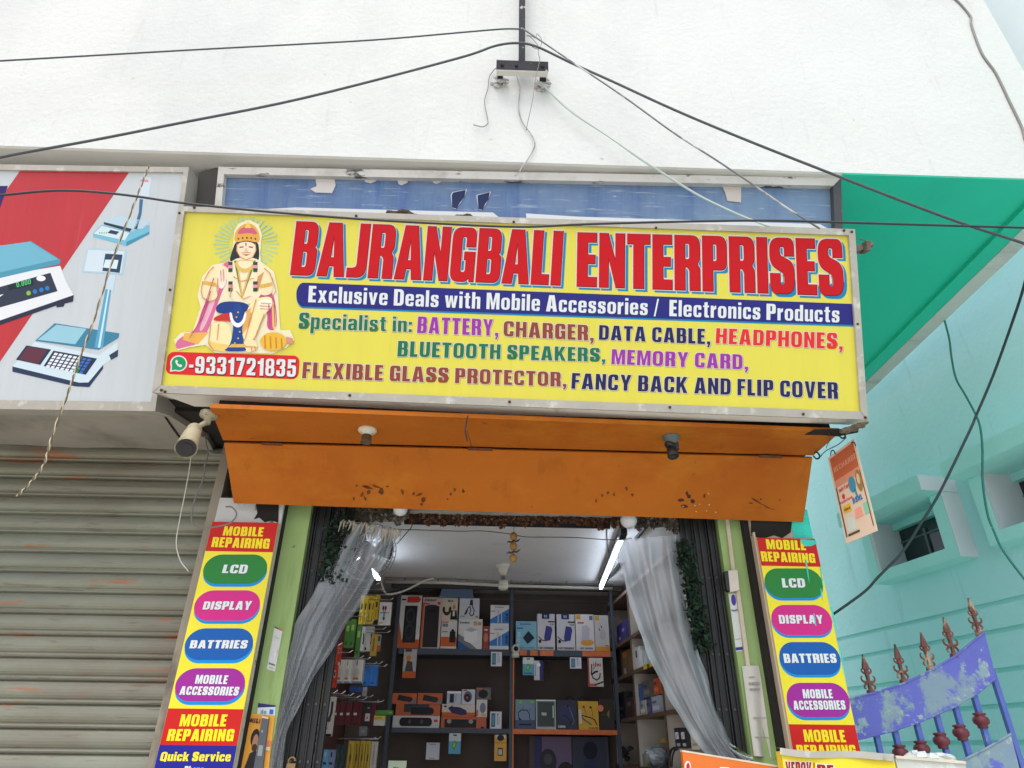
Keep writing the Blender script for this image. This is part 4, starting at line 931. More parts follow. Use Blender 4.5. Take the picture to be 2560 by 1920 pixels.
m = MB(wireb); m.tube(smooth_path([PZ(*C7(*p), 2.775) for p in ((1320, 635), (1350, 660), (1380, 640), (1360, 600), (1330, 595))]), .004)
m.tube(smooth_path([PZ(*C7(*p), 2.765) for p in ((1380, 645), (1430, 590), (1480, 560), (1560, 520), (1620, 470), (1640, 450))]), .002)
m.tube(smooth_path([PZ(*C7(*p), 2.775) for p in ((1570, 430), (1600, 455), (1630, 445), (1625, 410))]), .004)
m.tube(smooth_path([PZ(*C7(*p), 2.78) for p in ((1470, 400), (1480, 470), (1455, 520), (1445, 555))]), .0015)
tag(m.build("hook_wire"), "black hooks and twisted wire that carry the hanging recharge card", "wire")
m = MB(wireb); m.tube(smooth_path([PZ(*C6(*p), ZC - .01 - .03 * i) for i, p in enumerate(((1940, 145), (1930, 200), (1925, 240), (1938, 300)))]), .003)
m.tube([PZ(*C6(1935, 240), ZC - .06), PZ(*C6(1955, 300), ZC - .07), PZ(*C6(1970, 358), ZC - .08)], .0012)
tag(m.build("dangling_wire"), "short twisted dark wire dangling from the middle of the orange canopy", "wire")

# ------------------------------------------------------------------ cables over the front
def cable(name, label, m_, pts, y, r, sub=6, group=None):
    P = [PY(p[0], p[1], y[i] if isinstance(y, list) else y) for i, p in enumerate(pts)]
    o = MB(m_).tube(smooth_path(P, sub), r, 7).build(name, smooth=True)
    return tag(o, label, "cable", group)
lo_ = (-60, 134.5)
cable("overhead_cable", "thin black upper cable from the steel post to the left end of the white wall", wirec, [lo_, (0, 131.5), (420, 107.5), (655, 95), (825, 85), (1020, 68), (1090, 62.5), (1128, 63)], -.98, .0044)
cable("overhead_cable", "cable falling from the steel post to the top of the yellow sign, whitened halfway", mat("greyed_cable", (110, 114, 118), .55, dirt=[((214, 214, 210), 4, .5, .6, (1, 1, 1), .8)]), [(1128, 64), (1136, 66.5), (1236, 134), (1346, 208), (1456, 287.5), (1546, 345), (1640, 408), (1701, 450), (1771, 494)], -.985, .0042)
cable("overhead_cable", "thick black cable from the left eave over the steel post down across the green soffit", wirec, [(-60, 361), (0, 340), (200, 303), (377, 268), (655, 212), (985, 127), (1070, 99), (1120, 93), (1160, 101), (1236, 137), (1321, 175), (1456, 237), (1606, 300), (1801, 377), (1951, 435), (2086, 485), (2212, 526), (2290, 560), (2600, 690), (3300, 960)], -.96, .0064)
cable("sign_cable", "black cable crossing both lightbox signs along the top edge of the yellow one", mat("black_cable", (44, 48, 54), .5, dirt=[((170, 170, 170), 14, .68, .7, (1, 1, 1), .6)]), [(-60, 423), (0, 421.8), (81, 414), (142, 411.6), (211, 415), (296.6, 424.6), (390, 438), (553, 455), (767.5, 472.4), (950, 483), (1123, 490), (1266.8, 484.3), (1462, 479), (1657.5, 476.5), (1800, 480), (1935.6, 484), (2212, 492), (2280, 494), (2700, 505), (3400, 520)], -1.0, .0054)
for k, (lab, dx) in enumerate((("upper of two thin white wires slanting from the post bracket to the yellow sign", 0), ("lower of two thin white wires slanting from the post bracket to the yellow sign", -5))):
    cable("thin_wire", lab, [wirew, mat("pale_green_wire", (150, 178, 168), .6)][k], [(1161 + dx * .2, 172), (1231 + dx * .5, 237 - dx * .3), (1316 + dx * .2, 295 - dx * .2), (1396 + dx, 350), (1491 + dx, 410), (1536 + dx * .3, 435 - dx * .2), (1606 + dx, 467), (1663 + dx, 489)], [-.86, -.87, -.88, -.89, -.9, -.91, -.92, -.93], .0026)
cable("wall_cable", "grey cable running down the right edge of the white wall", wireg, [(2040, -14), (2066, 0), (2096, 35), (2098.5, 55), (2121, 115), (2151, 155 + 3), (2181, 220), (2206, 272), (2214, 300), (2230, 350), (2238, 386)], YW - .006, .0062)
cable("drooping_cable", "black cable drooping in front of the cyan house down to the right strip sign", mat("teal_black_cable", (28, 48, 50), .5), [(2232, 536), (2212, 617.7), (2190, 687), (2147, 807), (2108.7, 898), (2093.6, 933), (2031, 1062), (1991.6, 1127), (1950, 1191.5), (1898, 1245.7), (1866.6, 1279), (1800, 1327)], [-.955, -.8, -.62, -.42, -.32, -.3, -.2, -.14, -.08, -.03, 0, .06], .0062)
cable("drooping_cable", "turquoise stained cable hanging in front of the cyan house from the green soffit", wiret, [(2040, 692), (2044, 706), (2051, 735), (2056, 776), (2065.6, 819), (2084.7, 852.5), (2108.7, 898), (2118, 927), (2122, 970), (2122.8, 1041.5), (2133, 1110), (2147.8, 1150), (2166.6, 1189.4), (2212, 1250), (2270, 1320), (2420, 1480)], PZ(2041, 695, ZS - .035).y - .01, .0062)
# twisted pair hanging down the left sign
base = smooth_path([PY(p[0], p[1], -.92) for p in ((322, 357), (310, 388), (284.4, 454), (243.8, 560), (203, 690), (170.6, 779), (150, 840), (113.8, 938), (95.5, 1002), (68, 1040), (37, 1072))], 22)
m = MB(mat("twisted_wire_beige", (186, 170, 140), .6)); k_ = MB(mat("twisted_wire_grey", (96, 88, 80), .6))
m2 = MB(m.mats[0])
for ph, mm in ((0, m.mats[0]), (math.pi, k_.mats[0])):
    m2.use(mm); m2.tube([p + V((math.cos(i * .62 + ph) * .0026, math.sin(i * .62 + ph) * .0026, 0)) for i, p in enumerate(base)], .0025, 5)
tag(m2.build("twisted_wire", smooth=True), "beige twisted pair of wires hanging down across the left sign with scales", "wire")

# ------------------------------------------------------------------ steel post on the white wall
steel = mat("painted_angle_steel", (40, 40, 46), .9, .0, var=.1, scale=10, dirt=[((190, 188, 186), 14, .60, .63, (1, 1, 1), .9)])
pa = Plane((0, YW - .085, 0), (0, -1, 0))
a = PY(1127.5, 140, YW - .085); 
post = thing("wire_post", "dark angle steel post on a peeling bracket at the top of the white wall", "post", (a.x, YW - .1, a.z - .1))
MB(steel).box((a.x - .017, YW - .085, a.z), (a.x + .017, YW - .077, a.z + 2.2)).box((a.x - .017, YW - .077, a.z), (a.x - .010, YW - .045, a.z + 2.2)).build("post", post)
x0 = PY(1072, 150, YW - .085).x; x1 = PY(1184, 150, YW - .085).x; zb0 = PY(1128, 160, YW - .085).z
br = MB(steel).box((x0, YW - .10, zb0 + .012), (x1, YW - .092, a.z + .012))
br.box((x0 + .006, YW - .092, zb0 + .02), (x0 + .036, YW, zb0 + .03)).box((x1 - .042, YW - .092, zb0 + .012), (x1 - .008, YW, zb0 + .03))
br.build("bracket", post)
MB(peel).box((x0 + .002, YW - .098, zb0 + .006), (x1 - .002, YW - .066, zb0 + .012)).build("bracket_lip", post)
for xx in (x0 + .03, x0 + .105, x1 - .03): MB(steel).lathe((xx, YW - .10, (zb0 + a.z) / 2 + .004), (0, -1, 0), [(0, .009), (.006, .009), (.010, .005)], 8).build("bolt", post)
mort = mat("rough_mortar", (190, 188, 186), .95, var=.12, scale=20, bump=1, bscale=30, bdist=.02); m = MB(mort)
for i in range(26):
    m.ball((random.choice((x0 + .02, x1 - .02)) + random.gauss(0, .02), YW - random.choice((.004, .01, .03)), zb0 + .016 + random.gauss(0, .016)), random.uniform(.010, .022), 8, 6, (1.4, .6, .8), .25)
m.build("mortar_pad", post, smooth=True)
for lab, mm, pts, r, y in (("twisted grey wire stub hanging left of the post bracket on the white wall", wireg, ((225, 640), (165, 720), (150, 830), (118, 960), (145, 1110), (147, 1165), (100, 1195), (12, 1175)), .0024, YW - .015),
    ("frayed grey white wire hanging below the middle of the post bracket to the eave", mat("frayed_wire", (168, 166, 162), .7, dirt=[((110, 106, 100), 14, .5, .6, (1, 1, 1), .8)]), ((420, 715), (447, 800), (450, 860), (440, 1030), (480, 1160), (560, 1270), (592, 1370), (520, 1510), (462, 1590), (450, 1622)), .003, YW - .012),
    ("thin looping grey wire tied to the steel post", wireg, ((510, 340), (545, 345), (600, 400), (625, 440), (626, 510), (638, 570), (600, 735), (570, 950), (530, 1130), (510, 1228)), .0020, YW - .11),
    ("small curled wire loop beside the steel post", wireg, ((515, 335), (560, 340), (600, 358), (612, 318), (655, 370), (652, 420), (620, 462), (565, 440)), .0018, YW - .115)):
    tag(MB(mm).tube(smooth_path([PY(*CB(*p), y) for p in pts], 6), r, 6).build("stub_wire", smooth=True), lab, "wire")
# bracket arm at the right end of the main sign
t = tag(MB(mat("rusty_arm", (104, 92, 80), .8, var=.3, scale=20)).bar(MS.at(*C5(1985, 325), -.06), MS.at(*C5(2075, 285), -.06), .02, .03).bar(MS.at(*C5(2020, 318), -.08), MS.at(*C5(2062, 296), -.02), .02, .045).tube(smooth_path([MS.at(*C5(*p), -.05) for p in ((1990, 258), (2040, 268), (2065, 285), (2050, 325), (2030, 330))]), .002).build("bracket_arm"), "small rusty bracket sticking out of the right end of the yellow sign", "bracket")

# ------------------------------------------------------------------ cyan house on the right
cyan = mat("cyan_render", (188, 238, 240), .85, var=.03, scale=1.2, bump=.35, bscale=22, bdist=.01, dirt=[((160, 226, 224), 1.1, .5, .75, (1, 1, .6), .5), ((132, 176, 174), 3.5, .58, .8, (3, 3, .3), .4), ((120, 150, 146), 24, .70, .74, (1, 1, 1), .4)])
cyan2 = mat("cyan_trim", (176, 236, 230), .85, var=.03, scale=2, bump=.3, bscale=26, bdist=.01)
palew = mat("skylit_trim_side", (206, 210, 216), .85, var=.02, scale=3, bump=.2)  # paler copy of the trim, sky light put into the colour
dv = ray(780, 1620); dv.z = 0; dv.normalize()       # away from the camera
CW0 = V((3.10, 1.59, 0)); nC2 = V((-dv.y, dv.x, 0))
if nC2.x > 0: nC2 = -nC2
CWP = Plane(CW0, nC2)
def cw(s, z, e=0.0): return CW0 - dv * s + nC2 * e + V((0, 0, z))      # s towards the camera
house = thing("cyan_house", "pale cyan rendered house with boxed windows beyond the purple gate", "house", cw(0, 0))
def sz(px, py, e=0.0):
    p = CWP.at(px, py, e); q = p - CW0
    return -q.dot(dv), p.z
W_H = 5.15
m = MB(cyan)
s1, z1 = sz(*CG(700, 160)); 
gro = []
for c in ((700, 160), (680, 418), (1000, 735), (1000, 1075), (900, 1420)): gro.append(sz(*CG(*c))[1])
gro = sorted(gro)
edges = [0.0]
for zg in gro: edges += [zg - .014, zg + .014]
edges.append(W_H)
win = []
# window openings (s range, z range)
E = .14
nb = sz(*CW(1250, 1287), E); nt_ = sz(*CW(1052, 612), E); ib = sz(*CW(1088, 1210), E); fb = sz(*CW(345, 1602), E); it_ = sz(*CW(935, 660), E)
fi = sz(*CW(398, 1448), E)
S0, S1, Z0, Z1 = fb[0], nb[0], nb[1], nt_[1]
IS0, IS1, IZ0, IZ1 = fi[0], ib[0], ib[1], it_[1]
fb2 = sz(*CW(1562, 1196), E); fi2 = sz(*CW(1652, 1010), E)
dS = fb2[0] - S0
def wallbox(sa, sb, za, zb, e0, e1, mm, mb=None):
    mb = mb or MB(mm); mb.use(mm)
    mb.prism([cw(sa, za, e1), cw(sb, za, e1), cw(sb, zb, e1), cw(sa, zb, e1)], nC2 * (e0 - e1)); return mb
SA_, SB_ = -9, 5.0
# solid wall split round the two openings and along the shallow grooves
mb = MB(cyan)
openings = [(IS0, IS1), (IS0 + dS, IS1 + dS)]
for i in range(0, len(edges) - 1, 2):
    za, zb = edges[i], edges[i + 1]
    segs = [(za, zb)]
    for (a_, b_) in segs:
        if b_ <= IZ0 or a_ >= IZ1:
            wallbox(SA_, SB_, a_, b_, -.25, 0, cyan, mb)
        else:
            if a_ < IZ0: wallbox(SA_, SB_, a_, IZ0, -.25, 0, cyan, mb)
            if b_ > IZ1: wallbox(SA_, SB_, IZ1, b_, -.25, 0, cyan, mb)
            lo2, hi2 = max(a_, IZ0), min(b_, IZ1)
            xs = [SA_, openings[0][0], openings[0][1], openings[1][0], openings[1][1], SB_]
            for k in (0, 2, 4): wallbox(xs[k], xs[k + 1], lo2, hi2, -.25, 0, cyan, mb)
for zg in gro: wallbox(SA_, SB_, zg - .014, zg + .014, -.25, -.018, cyan2, mb)
mb.build("wall", house)
# eave slab high on the house
za = sz(*CR(1500, 430))[1]
wallbox(-9, 5, W_H, W_H + .12, -.3, .10, cyan2).build("eave", house)
wallbox(-9, 5, W_H + .12, W_H + 1.2, -.3, .04, mat("pale_upper_wall", (224, 232, 232), .85, var=.02)).build("upper_storey", house)
glass = mat("dark_window", (44, 56, 60), .15, var=.15, scale=6); gril = mat("window_bar", (96, 112, 112), .5)
for k, ds in enumerate((0, dS)):
    fr = MB(cyan2)
    a0, a1, b0_, b1 = S0 + ds, S1 + ds, IS0 + ds, IS1 + ds
    for (x0, x1, y0, y1) in ((a0, b0_, Z0, Z1), (b1, a1, Z0, Z1), (b0_, b1, Z0, IZ0), (b0_, b1, IZ1, Z1)):
        wallbox(x0, x1, y0, y1, .0, E, cyan2, fr)
    w_ = fr.build("window_frame", house)
    wallbox(a1, a1 + .004, Z0, Z1, .0, E + .002, palew).build("lit_reveal_face", w_)
    hd = wallbox(a0 - .03, a1 + .002, Z1 + .001, Z1 + .11, .0, E + .15, cyan2)
    h_ = hd.build("window_hood", house)
    wallbox(a1 + .002, a1 + .006, Z1 + .003, Z1 + .108, .0, E + .148, palew).build("lit_end_face", h_)
    g_ = wallbox(b0_ - .04, b1 + .04, IZ0 - .02, IZ1 + .02, -.13, -.11, glass); pn = g_.build("window", house)
    rv = MB(palew); wallbox(b0_, b0_ + .03, IZ0, IZ1, -.109, E - .004, palew, rv); wallbox(b0_ + .03, b1, IZ1 - .05, IZ1, -.109, -.06, cyan2, rv); rv.build("inner_surround", pn)
    gb = MB(gril)
    for sb in (.42, .78): wallbox(b0_ + (b1 - b0_) * sb, b0_ + (b1 - b0_) * sb + .018, IZ0, IZ1 - .1, -.108, -.095, gril, gb)
    wallbox(b0_, b1, IZ0 + .22, IZ0 + .232, -.109, -.10, gril, gb)
    gb.build("window_grille", pn)

# ------------------------------------------------------------------ purple gate
YGt = .45
GP = Plane((0, YGt, 0), (0, -1, 0))
purp = mat("peeling_purple_paint", (106, 106, 194), .65, var=.06, scale=3, bump=.3, bscale=30, bdist=.006,
           dirt=[((140, 158, 166), 3.4, .50, .535, (1, 1, 1), .95), ((122, 134, 186), 1.8, .5, .7, (1, 1, 1), .6), ((148, 166, 172), 13, .57, .59, (1, 1, 1), .9), ((180, 192, 190), 26, .60, .64, (1, 1, 1), .6)])
purb = mat("purple_bar_paint", (92, 106, 184), .55, var=.08, scale=6, dirt=[((150, 164, 180), 10, .6, .66, (1, 1, .5), .6)])
cop = mat("copper_brown_paint", (132, 72, 66), .45, .2, var=.2, scale=14, dirt=[((206, 172, 140), 14, .52, .60, (1, 1, 1), .85)])
mar = mat("maroon_collar", (120, 46, 56), .45, var=.15, scale=14)
t = thing("iron_gate", "purple peeling iron gate with copper fleur spear tips in front of the cyan house", "gate", GP.at(*R6(1000, 1659)) * 1.0)
def gp(p, e=0): return GP.at(*R6(*p), e)
top = [(560, 1352), (660, 1330), (770, 1303), (900, 1262), (1030, 1200), (1145, 1132), (1230, 1062), (1285, 1018)]
bot = [(1338, 1232), (1250, 1305), (1150, 1365), (1000, 1432), (850, 1484), (700, 1520), (560, 1548)]
tp = [gp(p, .02) for p in top]; bt = [gp(p, .02) for p in reversed(bot)]
def band(tps, bts):
    m = MB(purp); n = 24
    def samp(L, s):
        f = s * (len(L) - 1); i = min(int(f), len(L) - 2); return L[i].lerp(L[i + 1], f - i)
    m.grid(lambda s, w: samp(bts, s).lerp(samp(tps, s), w), n, 2)
    m.grid(lambda s, w: samp(bts, s).lerp(samp(tps, s), w) + V((0, .006, 0)), n, 2)
    P = [samp(tps, i / n) for i in range(n + 1)]
    m.tube(P, .006, 6); m.tube([samp(bts, i / n) for i in range(n + 1)], .006, 6); return m
band(tp, bt).build("curved_band", t)
lb_top = [(1000, 1690), (1190, 1618), (1300, 1562), (1408, 1498)]; lb_bot = [(1450, 1668), (1300, 1730), (1190, 1760), (1000, 1800)]
band([gp(p, .02) for p in lb_top], [gp(p, .02) for p in reversed(lb_bot)]).build("curved_band", t)
bars = [((775, 1508), (800, 1610)), ((862, 1488), (892, 1612)), ((965, 1452), (1008, 1640)), ((1060, 1418), (1104, 1650)), ((1147, 1372), (1208, 1618)), ((1235, 1322), (1303, 1566)), ((1330, 1240), (1402, 1502))]
for p, q in bars:
    a, b = gp(p), gp(q); zlow = max(.15, b.z - .0)
    MB(purb).box((a.x - .012, YGt - .012, 0.2), (a.x + .012, YGt + .012, a.z + .05)).build("bar", t)
for p in ((888, 1588), (988, 1568), (1080, 1530), (1172, 1492), (1267, 1435)):
    c = gp(p)
    MB(mar).lathe(c + V((0, 0, -.035)), (0, 0, 1), [(0, .020), (.006, .024), (.012, .022), (.022, .034), (.036, .038), (.048, .033), (.056, .021), (.060, .029), (.068, .029), (.070, .018)], 18).build("collar", t, smooth=True)
for bs, tip in (((750, 1303), (712, 1122)), ((905, 1252), (856, 1075)), ((1030, 1192), (980, 1018)), ((1142, 1130), (1092, 948)), ((1258, 1020), (1217, 857))):
    a = gp(bs); b = gp(tip); h = b.z - a.z; x = a.x; th = .016
    m = MB(cop)
    def fl(pts): m.prism([(x + u * h, YGt - th / 2, a.z + w * h) for u, w in pts], (0, th, 0))
    fl([(-.035, .36), (-.03, .10), (.03, .10), (.035, .36), (.055, .56), (.0, .62), (-.055, .56)])
    fl([(-.09, .60), (0, .57), (.09, .60), (.075, .70), (.02, .90), (0, 1.0), (-.02, .90), (-.075, .70)])
    m.ball((x, YGt, a.z + .60 * h), .05 * h, 10, 6)
    for s_ in (-1, 1):
        for pth, r0 in ((((.0, .30), (.09, .26), (.17, .30), (.19, .38), (.15, .42)), .030), (((.0, .28), (.08, .23), (.14, .17), (.15, .11), (.11, .09)), .028), (((.02, .50), (.08, .50), (.13, .54), (.13, .60), (.10, .62)), .026)):
            P = smooth_path([V((x + s_ * u * h, YGt, a.z + w * h)) for u, w in pth], 4)
            m.tube(P, [1.35 * r0 * h * (1 - .6 * i / (len(P) - 1)) for i in range(len(P))], 7)
    m.lathe((x, YGt, a.z - .02), (0, 0, 1), [(0, .018), (.012, .022), (.03, .020), (.032, .012), (.12 * h + .02, .010)], 12)
    m.build("spear_finial", t, smooth=False)

# ------------------------------------------------------------------ boards standing at the lower right
YB = -.42
ob = mat("orange_board", (212, 108, 34), .6, var=.06, scale=5, bump=.15, bscale=30, dirt=[((226, 140, 60), 9, .6, .66, (1, 1, 1), .5)])
A = PY(1474, 1624, YB); B = PY(1690, 1659, YB)
t = thing("counter_board", "orange printed counter board at the bottom edge beside the shop entrance", "board", ((A.x + B.x) / 2, YB, 0))
MB(ob).prism([(A.x, YB, 0), (B.x, YB, 0), (B.x, YB, B.z), (A.x, YB, A.z)], (0, .03, 0)).build("panel", t)
MB(mat("pale_board_edge", (206, 190, 168), .8, var=.1, scale=20)).prism([(A.x, YB - .001, A.z), (B.x, YB - .001, B.z), (B.x, YB - .001, B.z + .006), (A.x, YB - .001, A.z + .006)], (0, .032, 0)).build("top_edge", t)
m = MB(WHITE); Pb = Plane((0, YB, 0), (0, -1, 0))
ppoly(m, Pb, [BB(*p) for p in ((78, 420), (80, 330), (92, 308), (108, 310), (118, 330), (122, 420))], WHITE, .0015)
ppoly(m, Pb, [BB(*p) for p in ((86, 420), (90, 334), (98, 318), (106, 320), (112, 336), (114, 420))], RED2, .0027)
ppoly(m, Pb, [BB(*p) for p in ((300, 420), (302, 346), (360, 348), (362, 420))], WHITE, .0015)
m.build("lettering", t)
YB2 = -.50
A = PY(1686, 1616, YB2); B = PY(1929, 1632, YB2)
t = thing("yellow_board", "yellow stall board with bent aluminium top strip below the right strip sign", "board", ((A.x + B.x) / 2, YB2, 0))
yb = mat("yellow_stall_board", (232, 206, 40), .5, var=.06, scale=4, bump=.2, bscale=6, bdist=.02)
MB(yb).prism([(A.x, YB2, 0), (B.x, YB2, 0), (B.x, YB2, B.z - .01), (A.x, YB2, A.z - .01)], (0, .05, 0)).build("panel", t)
Pb = Plane((0, YB2, 0), (0, -1, 0))
m = MB(alu)
def seg(sx, e): 
    x = 1685 + (1931 - 1685) * sx; y = 1615 + 16 * sx + 3 * math.sin(sx * 7) - 4 * sx ** 6
    return x, y
m.grid(lambda s, w: Pb.at(seg(s, 0)[0], seg(s, 0)[1] + 15 * w, .006 + .004 * math.sin(s * 9)), 24, 1)
m.grid(lambda s, w: Pb.at(seg(s, 0)[0], seg(s, 0)[1], .006 + .004 * math.sin(s * 9)) + V((0, .06 * w, 0)), 24, 1)
m.build("top_strip", t)
m = MB(WHITE); dr = flat((150, 34, 34), .5)
for body, q in (("VEROV", [(715, 312), (872, 316), (872, 405), (722, 400)]), ("RE", [(915, 330), (1010, 334), (1012, 412), (920, 408)])):
    lettering(m, body, Pb, [BB(*p) for p in q], dr, .0022, bold=.05, outline=WHITE, ow=.05)
ppoly(m, Pb, [BB(*p) for p in ((888, 318), (896, 318), (898, 420), (890, 420))], dr, .003)
m.build("lettering", t)
cs = mat("dusty_glass_case", (196, 196, 190), .25, .1, var=.1, scale=12, dirt=[((120, 96, 70), 10, .62, .68, (1, 1, 1), .8), ((230, 232, 232), 6, .55, .6, (1, 1, 1), .6)])
A = PY(1933, 1634, -.45); B = PY(2084, 1646, -.45)
t = thing("display_case", "dusty glass display case with crumpled packing on top, beside the yellow stall board", "display case", ((A.x + B.x) / 2, -.45, 0))
MB(cs).prism([(A.x, -.45, 0), (B.x, -.45, 0), (B.x, -.45, B.z), (A.x, -.45, A.z)], (0, .3, 0)).build("body", t)
m = MB(mat("case_edge_tape", (206, 196, 176), .6, var=.1, scale=20)); m.prism([(A.x, -.456, A.z - .006), (B.x, -.456, B.z - .006), (B.x, -.456, B.z + .003), (A.x, -.456, A.z + .003)], (0, .312, 0)); m.build("top_rim", t)
m = MB(mat("crumpled_film", (200, 206, 208), .2, var=.2, scale=18))
for i in range(7):
    f = .45 + .5 * i / 6; m.ball((A.x + (B.x - A.x) * f, -.40 + random.uniform(-.02, .05), A.z + (B.z - A.z) * f + .006), random.uniform(.02, .035), 9, 6, (1.3, 1, .55), .3)
m.build("crumpled_packing", t)
m = MB(mat("rust_patch", (116, 74, 50), .8)); m.ball((A.x + (B.x - A.x) * .66, -.43, B.z + .004), .014, 8, 5, (1.6, 1, .4), .2); m.build("rust_patch", t)
# ------------------------------------------------------------------ shop interior: back shelves
YK = 2.15
bluem = mat("chipped_blue_steel", (62, 70, 82), .55, .1, var=.12, scale=8, dirt=[((62, 60, 60), 10, .6, .66, (1, 1, 1), .7)])
orm = mat("orange_shelf_trim", (206, 104, 48), .5, var=.1, scale=14, dirt=[((232, 170, 120), 40, .6, .66, (1, 1, 1), .6)])
zA = PY(1100, 1403, YK).z; zB = PY(1100, 1574.5, YK).z
tA = abs(PY(1100, 1416, YK).z - zA); tB = abs(PY(1100, 1585, YK).z - zB)
xl = PY(846, 1574, YK).x; xm = PY(1104, 1500, YK).x; xr = PY(1329, 1500, YK).x
rack = thing("shelf_rack", "blue grey steel display rack with orange trims across the back of the shop", "shelf rack", (xm, YK, .12))
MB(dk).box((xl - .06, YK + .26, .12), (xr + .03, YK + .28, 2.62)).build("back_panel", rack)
for x, w in ((xl - .03, .03), (xm, .022), (xr + .012, .025)):
    MB(bluem).box((x - w / 2, YK + .005, .12), (x + w / 2, YK + .03, 2.66)).build("post", rack)
MB(orm).box((xm + .0125, YK + .002, .12), (xm + .021, YK + .004, zA - tA)).build("trim", rack)
for (x0, x1, z, t_, c) in ((xl, xm - .012, zA, tA, bluem), (xm + .012, xr, zA, tA, bluem), (xl, xm - .012, zB, tB, bluem), (xm + .022, xr, zB, tB, orm)):
    MB(c).box((x0, YK + .004, z - t_), (x1, YK + .255, z)).build("shelf_board", rack)
m = MB(orm)
for a, b in ((285, 420), (480, 620), (665, 910), (1445, 1960)):
    p = PY(*SB(a, 1425), YK); q = PY(*SB(b, 1425), YK); m.box((p.x, YK + .001, zA - tA + .002), (q.x, YK + .003, zA - .003))
m.build("trim", rack)
MB(mat("dim_beam", (70, 66, 66), .7)).box((xl - .1, YK - .002, 2.655), (xr + .1, YK + .04, 2.695)).build("top_rail", rack)

def decorate(mb, o, ux, uz, n, decor):
    """o = lower-left corner, ux/uz edge vectors of the printed face, n = its outward normal"""
    k = [.0008]
    for d in decor:
        k[0] += .0003; off = n * k[0]
        P = lambda u, w: o + ux * u + uz * w + off
        if d[0] == 't':
            body, u0, v0, u1, v1, c = d[1:7]
            ref = text2d(body)[0]; bx = (min(p[0] for p in ref), max(p[0] for p in ref), 0, cap_height())
            q = [P(u0, v1), P(u1, v1), P(u1, v0), P(u0, v0)]
            if len(d) > 7: q = [P(u0, v0), P(u0, v1), P(u1, v1), P(u1, v0)]
            put2d(mb, text2d(body, .03), flat(c, .45), q, bx)
        else:
            c = d[-1]; mb.use(flat(c, .45))
            if d[0] == 'r': u0, v0, u1, v1 = d[1:5]; mb.poly([P(u0, v0), P(u1, v0), P(u1, v1), P(u0, v1)])
            elif d[0] == 'e': cx, cy, rx, ry = d[1:5]; mb.poly([P(cx + rx * math.cos(i * math.pi / 8), cy + ry * math.sin(i * math.pi / 8)) for i in range(16)])
            elif d[0] == 'p': mb.poly([P(*p) for p in d[1]])
            elif d[0] == 'l':
                pts = [P(*p) for p in d[1]]; w = d[2]
                for a, b in zip(pts[:-1], pts[1:]):
                    sdir = (b - a).cross(n).normalized() * w / 2; ext = (b - a).normalized() * w * .4
                    mb.poly([a - sdir - ext, b - sdir + ext, b + sdir + ext, a + sdir - ext])
def carton(name, label, cat, o, ux, uz, n, depth, c, decor, group=None, rough=.5):
    """printed carton: the box is the thing, its printed face a part"""
    o = V(o); body = MB(mat("card_%02x%02x%02x" % c, c, rough, var=.04, scale=12)).prism([o, o + ux, o + ux + uz, o + uz], -n * depth)
    ob = tag(body.build(name), label, cat, group)
    if decor:
        mb = MB(); decorate(mb, o, ux, uz, n, decor); mb.build("printed_front", ob)
    return ob
NY = V((0, -1, 0))
def sbox(x0, x1, yt, yb, label, c, decor=(), zb=None, y=YK + .012, depth=.14, name="product_box", cat="box", group=None):
    A = PY(x0, yb, y); B = PY(x1, yb, y); z0 = zb if zb is not None else A.z
    zt = PY((x0 + x1) / 2, yt, y).z
    return carton(name, label, cat, (A.x + .001, y, z0 + .0005), V((B.x - A.x - .002, 0, 0)), V((0, 0, zt - z0 - .001)), NY, depth, c, decor, group), zt
O_ = (196, 92, 40); W_ = (206, 204, 202); K_ = (28, 28, 32); G_ = (120, 120, 124); N_ = (40, 44, 100); B_ = (60, 120, 190); R__ = (190, 56, 44); Y_ = (214, 166, 50)
spk = lambda: [('r', 0, 0, 1, .16, O_), ('p', [(0, .16), (.18, .16), (0, .5)], O_), ('p', [(.3, .86), (.85, .86), (.97, .92), (.85, .98), (.3, .98)], R__), ('r', .22, .1, .82, .80, K_), ('e', .52, .60, .22, .15, (50, 50, 54)), ('e', .52, .60, .14, .10, K_), ('e', .52, .30, .22, .15, (50, 50, 54)), ('e', .52, .30, .14, .10, K_), ('r', .04, .9, .25, .93, K_)]
sbox(857, 904, 1286, 1401, "tall orange and white speaker carton showing two black cones, leftmost on the upper back shelf", W_, spk(), zb=zA)
sbox(906, 949.5, 1290, 1401, "tall speaker carton with one dark cabinet picture, second on the upper back shelf", (190, 172, 168), [('r', .0, 0, .1, .9, O_), ('r', .12, .02, .88, .82, (44, 36, 42)), ('e', .5, .80, .38, .05, (44, 36, 42)), ('r', .25, .70, .75, .76, K_), ('t', "KRIGHT", .1, .92, .7, .96, K_), ('r', .05, .85, .35, .88, R__), ('e', .85, .88, .08, .03, R__)], zb=zA)
_, zt = sbox(950.5, 985.5, 1341, 1401, "small white and orange torch speaker carton under the headphone carton", W_, [('r', 0, .08, 1, .42, O_), ('t', "MO", .08, .78, .4, .9, K_), ('r', .05, .93, .45, .97, R__), ('r', .55, .22, .92, .62, K_), ('e', .73, .64, .1, .06, K_), ('r', .08, .58, .4, .62, G_)], zb=zA)
